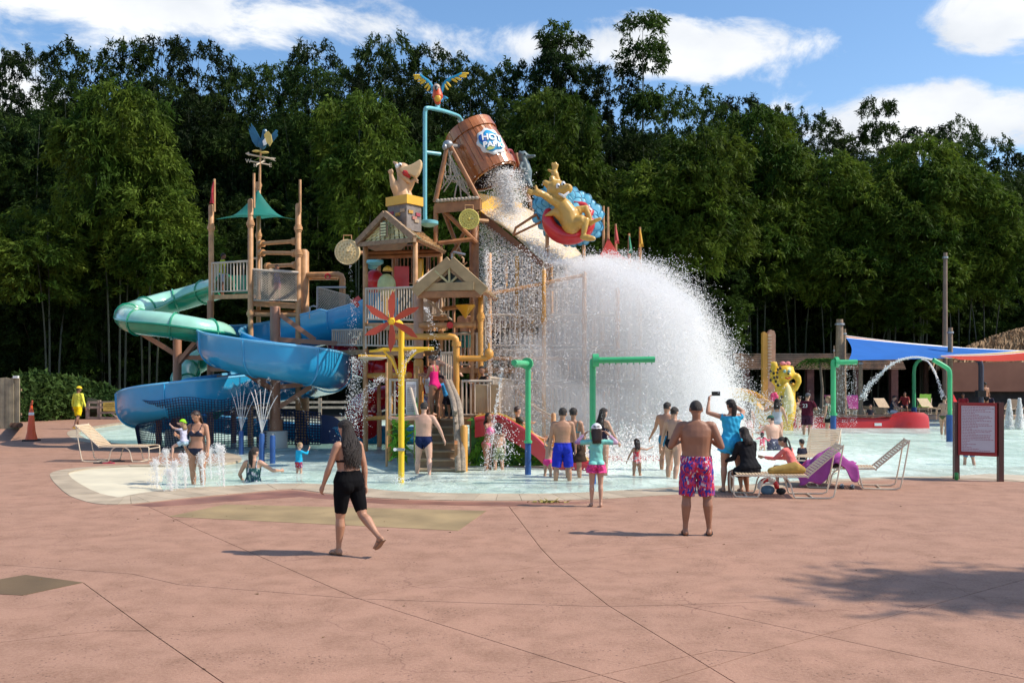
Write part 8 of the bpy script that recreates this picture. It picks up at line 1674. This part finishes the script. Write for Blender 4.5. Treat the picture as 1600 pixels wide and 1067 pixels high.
    mist('mist', 'grey-white mist plume drifting low on the left of the splash', [(Q(832,570,24.2),(.55,.6,.8)), (Q(822,620,24.2),(.6,.6,.8)), (Q(850,650,24.4),(.9,.7,.7)), (Q(845,590,24.2),(.6,.6,.7)), (Q(880,640,24.6),(1.2,.7,.8)), (Q(810,540,25),(.6,.5,.5))], .2)
splash()
def jets():
    r = np.random.default_rng(31)
    def arc(root, p0, vel, T_, n, rad, spread, name='jet', stream=0):
        t = r.random(n)*T_; O = np.array(root.location); p = np.array(p0)+np.array(vel)*t[:, None]+np.array([0, 0, -4.9])*(t**2)[:, None]+r.normal(size=(n, 3))*spread*(.3+t[:, None]/T_); p = p[p[:, 2] > -.06]
        soup(name, drops(p, rad, r)-O, DROP, root)['kind'] = 'stuff'
        if stream: MB().tube([V(p0)+V(vel)*tt+V((0, 0, -4.9*tt*tt)) for tt in np.linspace(0, T_*stream, 10)], .010, 6).build('stream', DROP, root, True)
    for i, (x, y, h) in enumerate(((246,762,.5),(262,752,.62),(276,764,.5),(290,766,.66),(298,745,.45),(318,760,.62),(330,748,.62),(343,744,.66),(350,763,.78),(268,770,.4))):
        p = G(x, y, -.03); g = thing('ground_jet', f'low white jet of the left bowl, {["leftmost","second from left","third from left near the coping","in front of the woman, tall","small one behind","right of the woman, near","behind the woman, right","rear right","rightmost and tallest","small one nearest the coping"][i]}', 'water jet', p, 0, 'low bubbling jets in the left bowl'); v = math.sqrt(2*9.8*h)
        arc(g, p, (-.12, 0, v), 2*v/9.8, 900, .0085, .045, 'jet_drops'); MB().tube([p+V((-.12*t, 0, v*t-4.9*t*t)) for t in np.linspace(0, v/9.8, 6)], [.012,.010,.009,.008,.007,.006], 7).build('stream', DROP, g, True)
    for px, top, base, lb in ((377,673,710,'fan of arching jets above the leftmost blue bollard'), (409,677,724,'fan of arching jets above the middle blue bollard')):
        p = G(px, base, -.05); n0 = P(px, top, p.y); g = thing('water_jet', lb, 'water jet', n0, 0, 'fans of jets above the bollards')
        for vx, vz in ((-.85,4.9),(-.5,5.1),(-.15,5.1),(.3,5.2),(.8,5.0),(1.3,4.6)): arc(g, n0, (vx, r.uniform(-.3,.3), vz), 1.15, 150, .005, .02, 'jet_drops', .26)
    def stream(label, pts, rad, n, spread=.03, drops_r=.012):
        pts = smooth_path(pts, 6); g = thing('water_arc', label, 'water jet', pts[0]); k = len(pts)*3//5
        MB().tube(pts[:max(k, 2)], rad, 6).build('stream', DROP, g, True); arr = np.array([tuple(p) for p in pts]); t = r.random(n)*(len(arr)-1.001); i = t.astype(int); q = arr[i]+(arr[i+1]-arr[i])*(t-i)[:, None]+r.normal(size=(n, 3))*spread*(t/len(arr))[:, None]; soup('drops', drops(q, drops_r, r)-np.array(g.location), DROP, g)['kind'] = 'stuff'
    Y = 37; stream('long arc of water crossing left from the right goose-neck pipe', [P(1458,562,Y), P(1430,558,Y), P(1400,565,Y), P(1375,585,Y), P(1355,607,Y), P(1348,622,Y)], .035, 900, .08, .02)
    stream('short arc of water falling right from the small goose-neck pipe', [P(1440,561,44), P(1450,565,43.5), P(1460,580,43), P(1470,608,42.6), P(1474,622,42.4)], .035, 500, .05, .02)
    g = thing('shower_drops', 'thin dripping strings under the short green spray arm', 'water jet', P(1320, 568, 31.6)); L = []
    for k in range(9): x = 1309+3.6*k; n = 130; q = r.random(n); pp = P(x, 568, 31.6); L.append(np.stack([pp.x+.02*r.normal(size=n), pp.y+.02*r.normal(size=n), pp.z-q*(pp.z+.05)], 1))
    soup('drops', drops(np.concatenate(L), .0085, r)-np.array(g.location), DROP, g)['kind'] = 'stuff'
    g = thing('shower_drops', 'thin dripping strings under the long green spray arm', 'water jet', P(980, 565, 19.2)); L = []
    for k in range(10): x = 940+8*k; n = 110; q = r.random(n)**.8; pp = P(x, 566, 19.0); L.append(np.stack([pp.x+.015*r.normal(size=n), pp.y+.02*r.normal(size=n), pp.z-q*(pp.z+.05)], 1))
    soup('drops', drops(np.concatenate(L), .0052, r)-np.array(g.location), DROP, g)['kind'] = 'stuff'
    g = thing('falling_water', 'glassy sheet of water pouring on the girl in the pink bikini', 'water jet', P(795, 570, 20.4)); n = 1000; q = r.random(n); a0 = np.array(P(800,575,19.6)); x = a0[0]+(-.20-.36*q)+r.normal(size=n)*(.02+.10*q**3); yy = a0[1]+.9*q+r.normal(size=n)*.03; soup('drops', drops(np.stack([x, yy, a0[2]-q*(a0[2]+.05)], 1), .0085, r)-np.array(g.location), DROP, g)['kind'] = 'stuff'
    n = 600; c = np.array(P(786,695,20.3)); soup('splash_drops', drops(c+r.normal(size=(n, 3))*np.array([.15,.12,.33]), .010, r)-np.array(g.location), DROP, g)['kind'] = 'stuff'
    for x, h in ((1577, 1.25), (1593, 1.3)):
        p = V((P(x,1,40).x, 40, -.05)); g = thing('bubble_jet', ['thick white bubble jet behind the notice sign, left one', 'thick white bubble jet behind the notice sign, right one'][x > 1580], 'water jet', p, 0, 'white bubble jets on the right'); n = 2600; q = r.random(n); an = r.random(n)*6.28; rad = (.05+.16*(1-q))*np.sqrt(r.random(n)); soup('jet_drops', drops(np.stack([rad*np.cos(an), rad*np.sin(an), q*h], 1), .02, r), DROP, g)['kind'] = 'stuff'
    # pinwheel and dish sprays
    def spray(lab, p0, vel, n, T_=.7, rad=.0075, sp=.05): g = thing('spray', lab, 'water spray', p0, 0, 'thin sprays around the pinwheel'); arc(g, p0, vel, T_, n, rad, sp, 'spray_drops')
    spray('thin spray leaving the right end of the yellow crossbar', P(663,482,19.2), (.55,0,.1), 260, .45); spray('spray curling down from the yellow crossbar to the pole', P(650,548,19), (-.9,0,.2), 300, .5); spray('droplets flung left from the pale dish', P(575,560,23), (-.7,0,.6), 700, .8, .011, .1)
    spray('drops falling behind the pale dish', P(553,560,24), (-.1,0,-.3), 500, .75, .011, .12); spray('diagonal spray crossing below the pinwheel', P(600,592,22), (-1.6,0,-.1), 900, .75, .009, .12); spray('drops hanging left of the waterfall', P(552,470,26), (.05,0,-.4), 300, .6, .008, .12)
    spray('drops around the man under the spray', P(556,625,27), (0,0,.4), 500, .7, .012, .25); spray('drops from the cream dial', P(547,415,28.8), (.1,0,0), 160, .9, .010, .05)
    # splashes round waders
    for x, y, s_, n, lb in ((1262,662,.35,900,'white splash around the man in maroon'), (1195,650,.6,3000,'white spray behind the woman in grey'), (1168,660,.5,2600,'white spray around the woman at the splash edge'), (627,750,.08,200,'small ripple splash at the foot of the yellow pole')):
        p = G(x, max(y, 662)+15, -.04); p = P(x, y, p.y); g = thing('splash', lb, 'splash', p); soup('drops', drops(r.normal(size=(n, 3))*np.array([s_*1.1, s_*.6, s_*.8])+np.array(p), .014 if s_ > .2 else .008, r)-np.array(g.location), DROP, g)['kind'] = 'stuff'
jets()
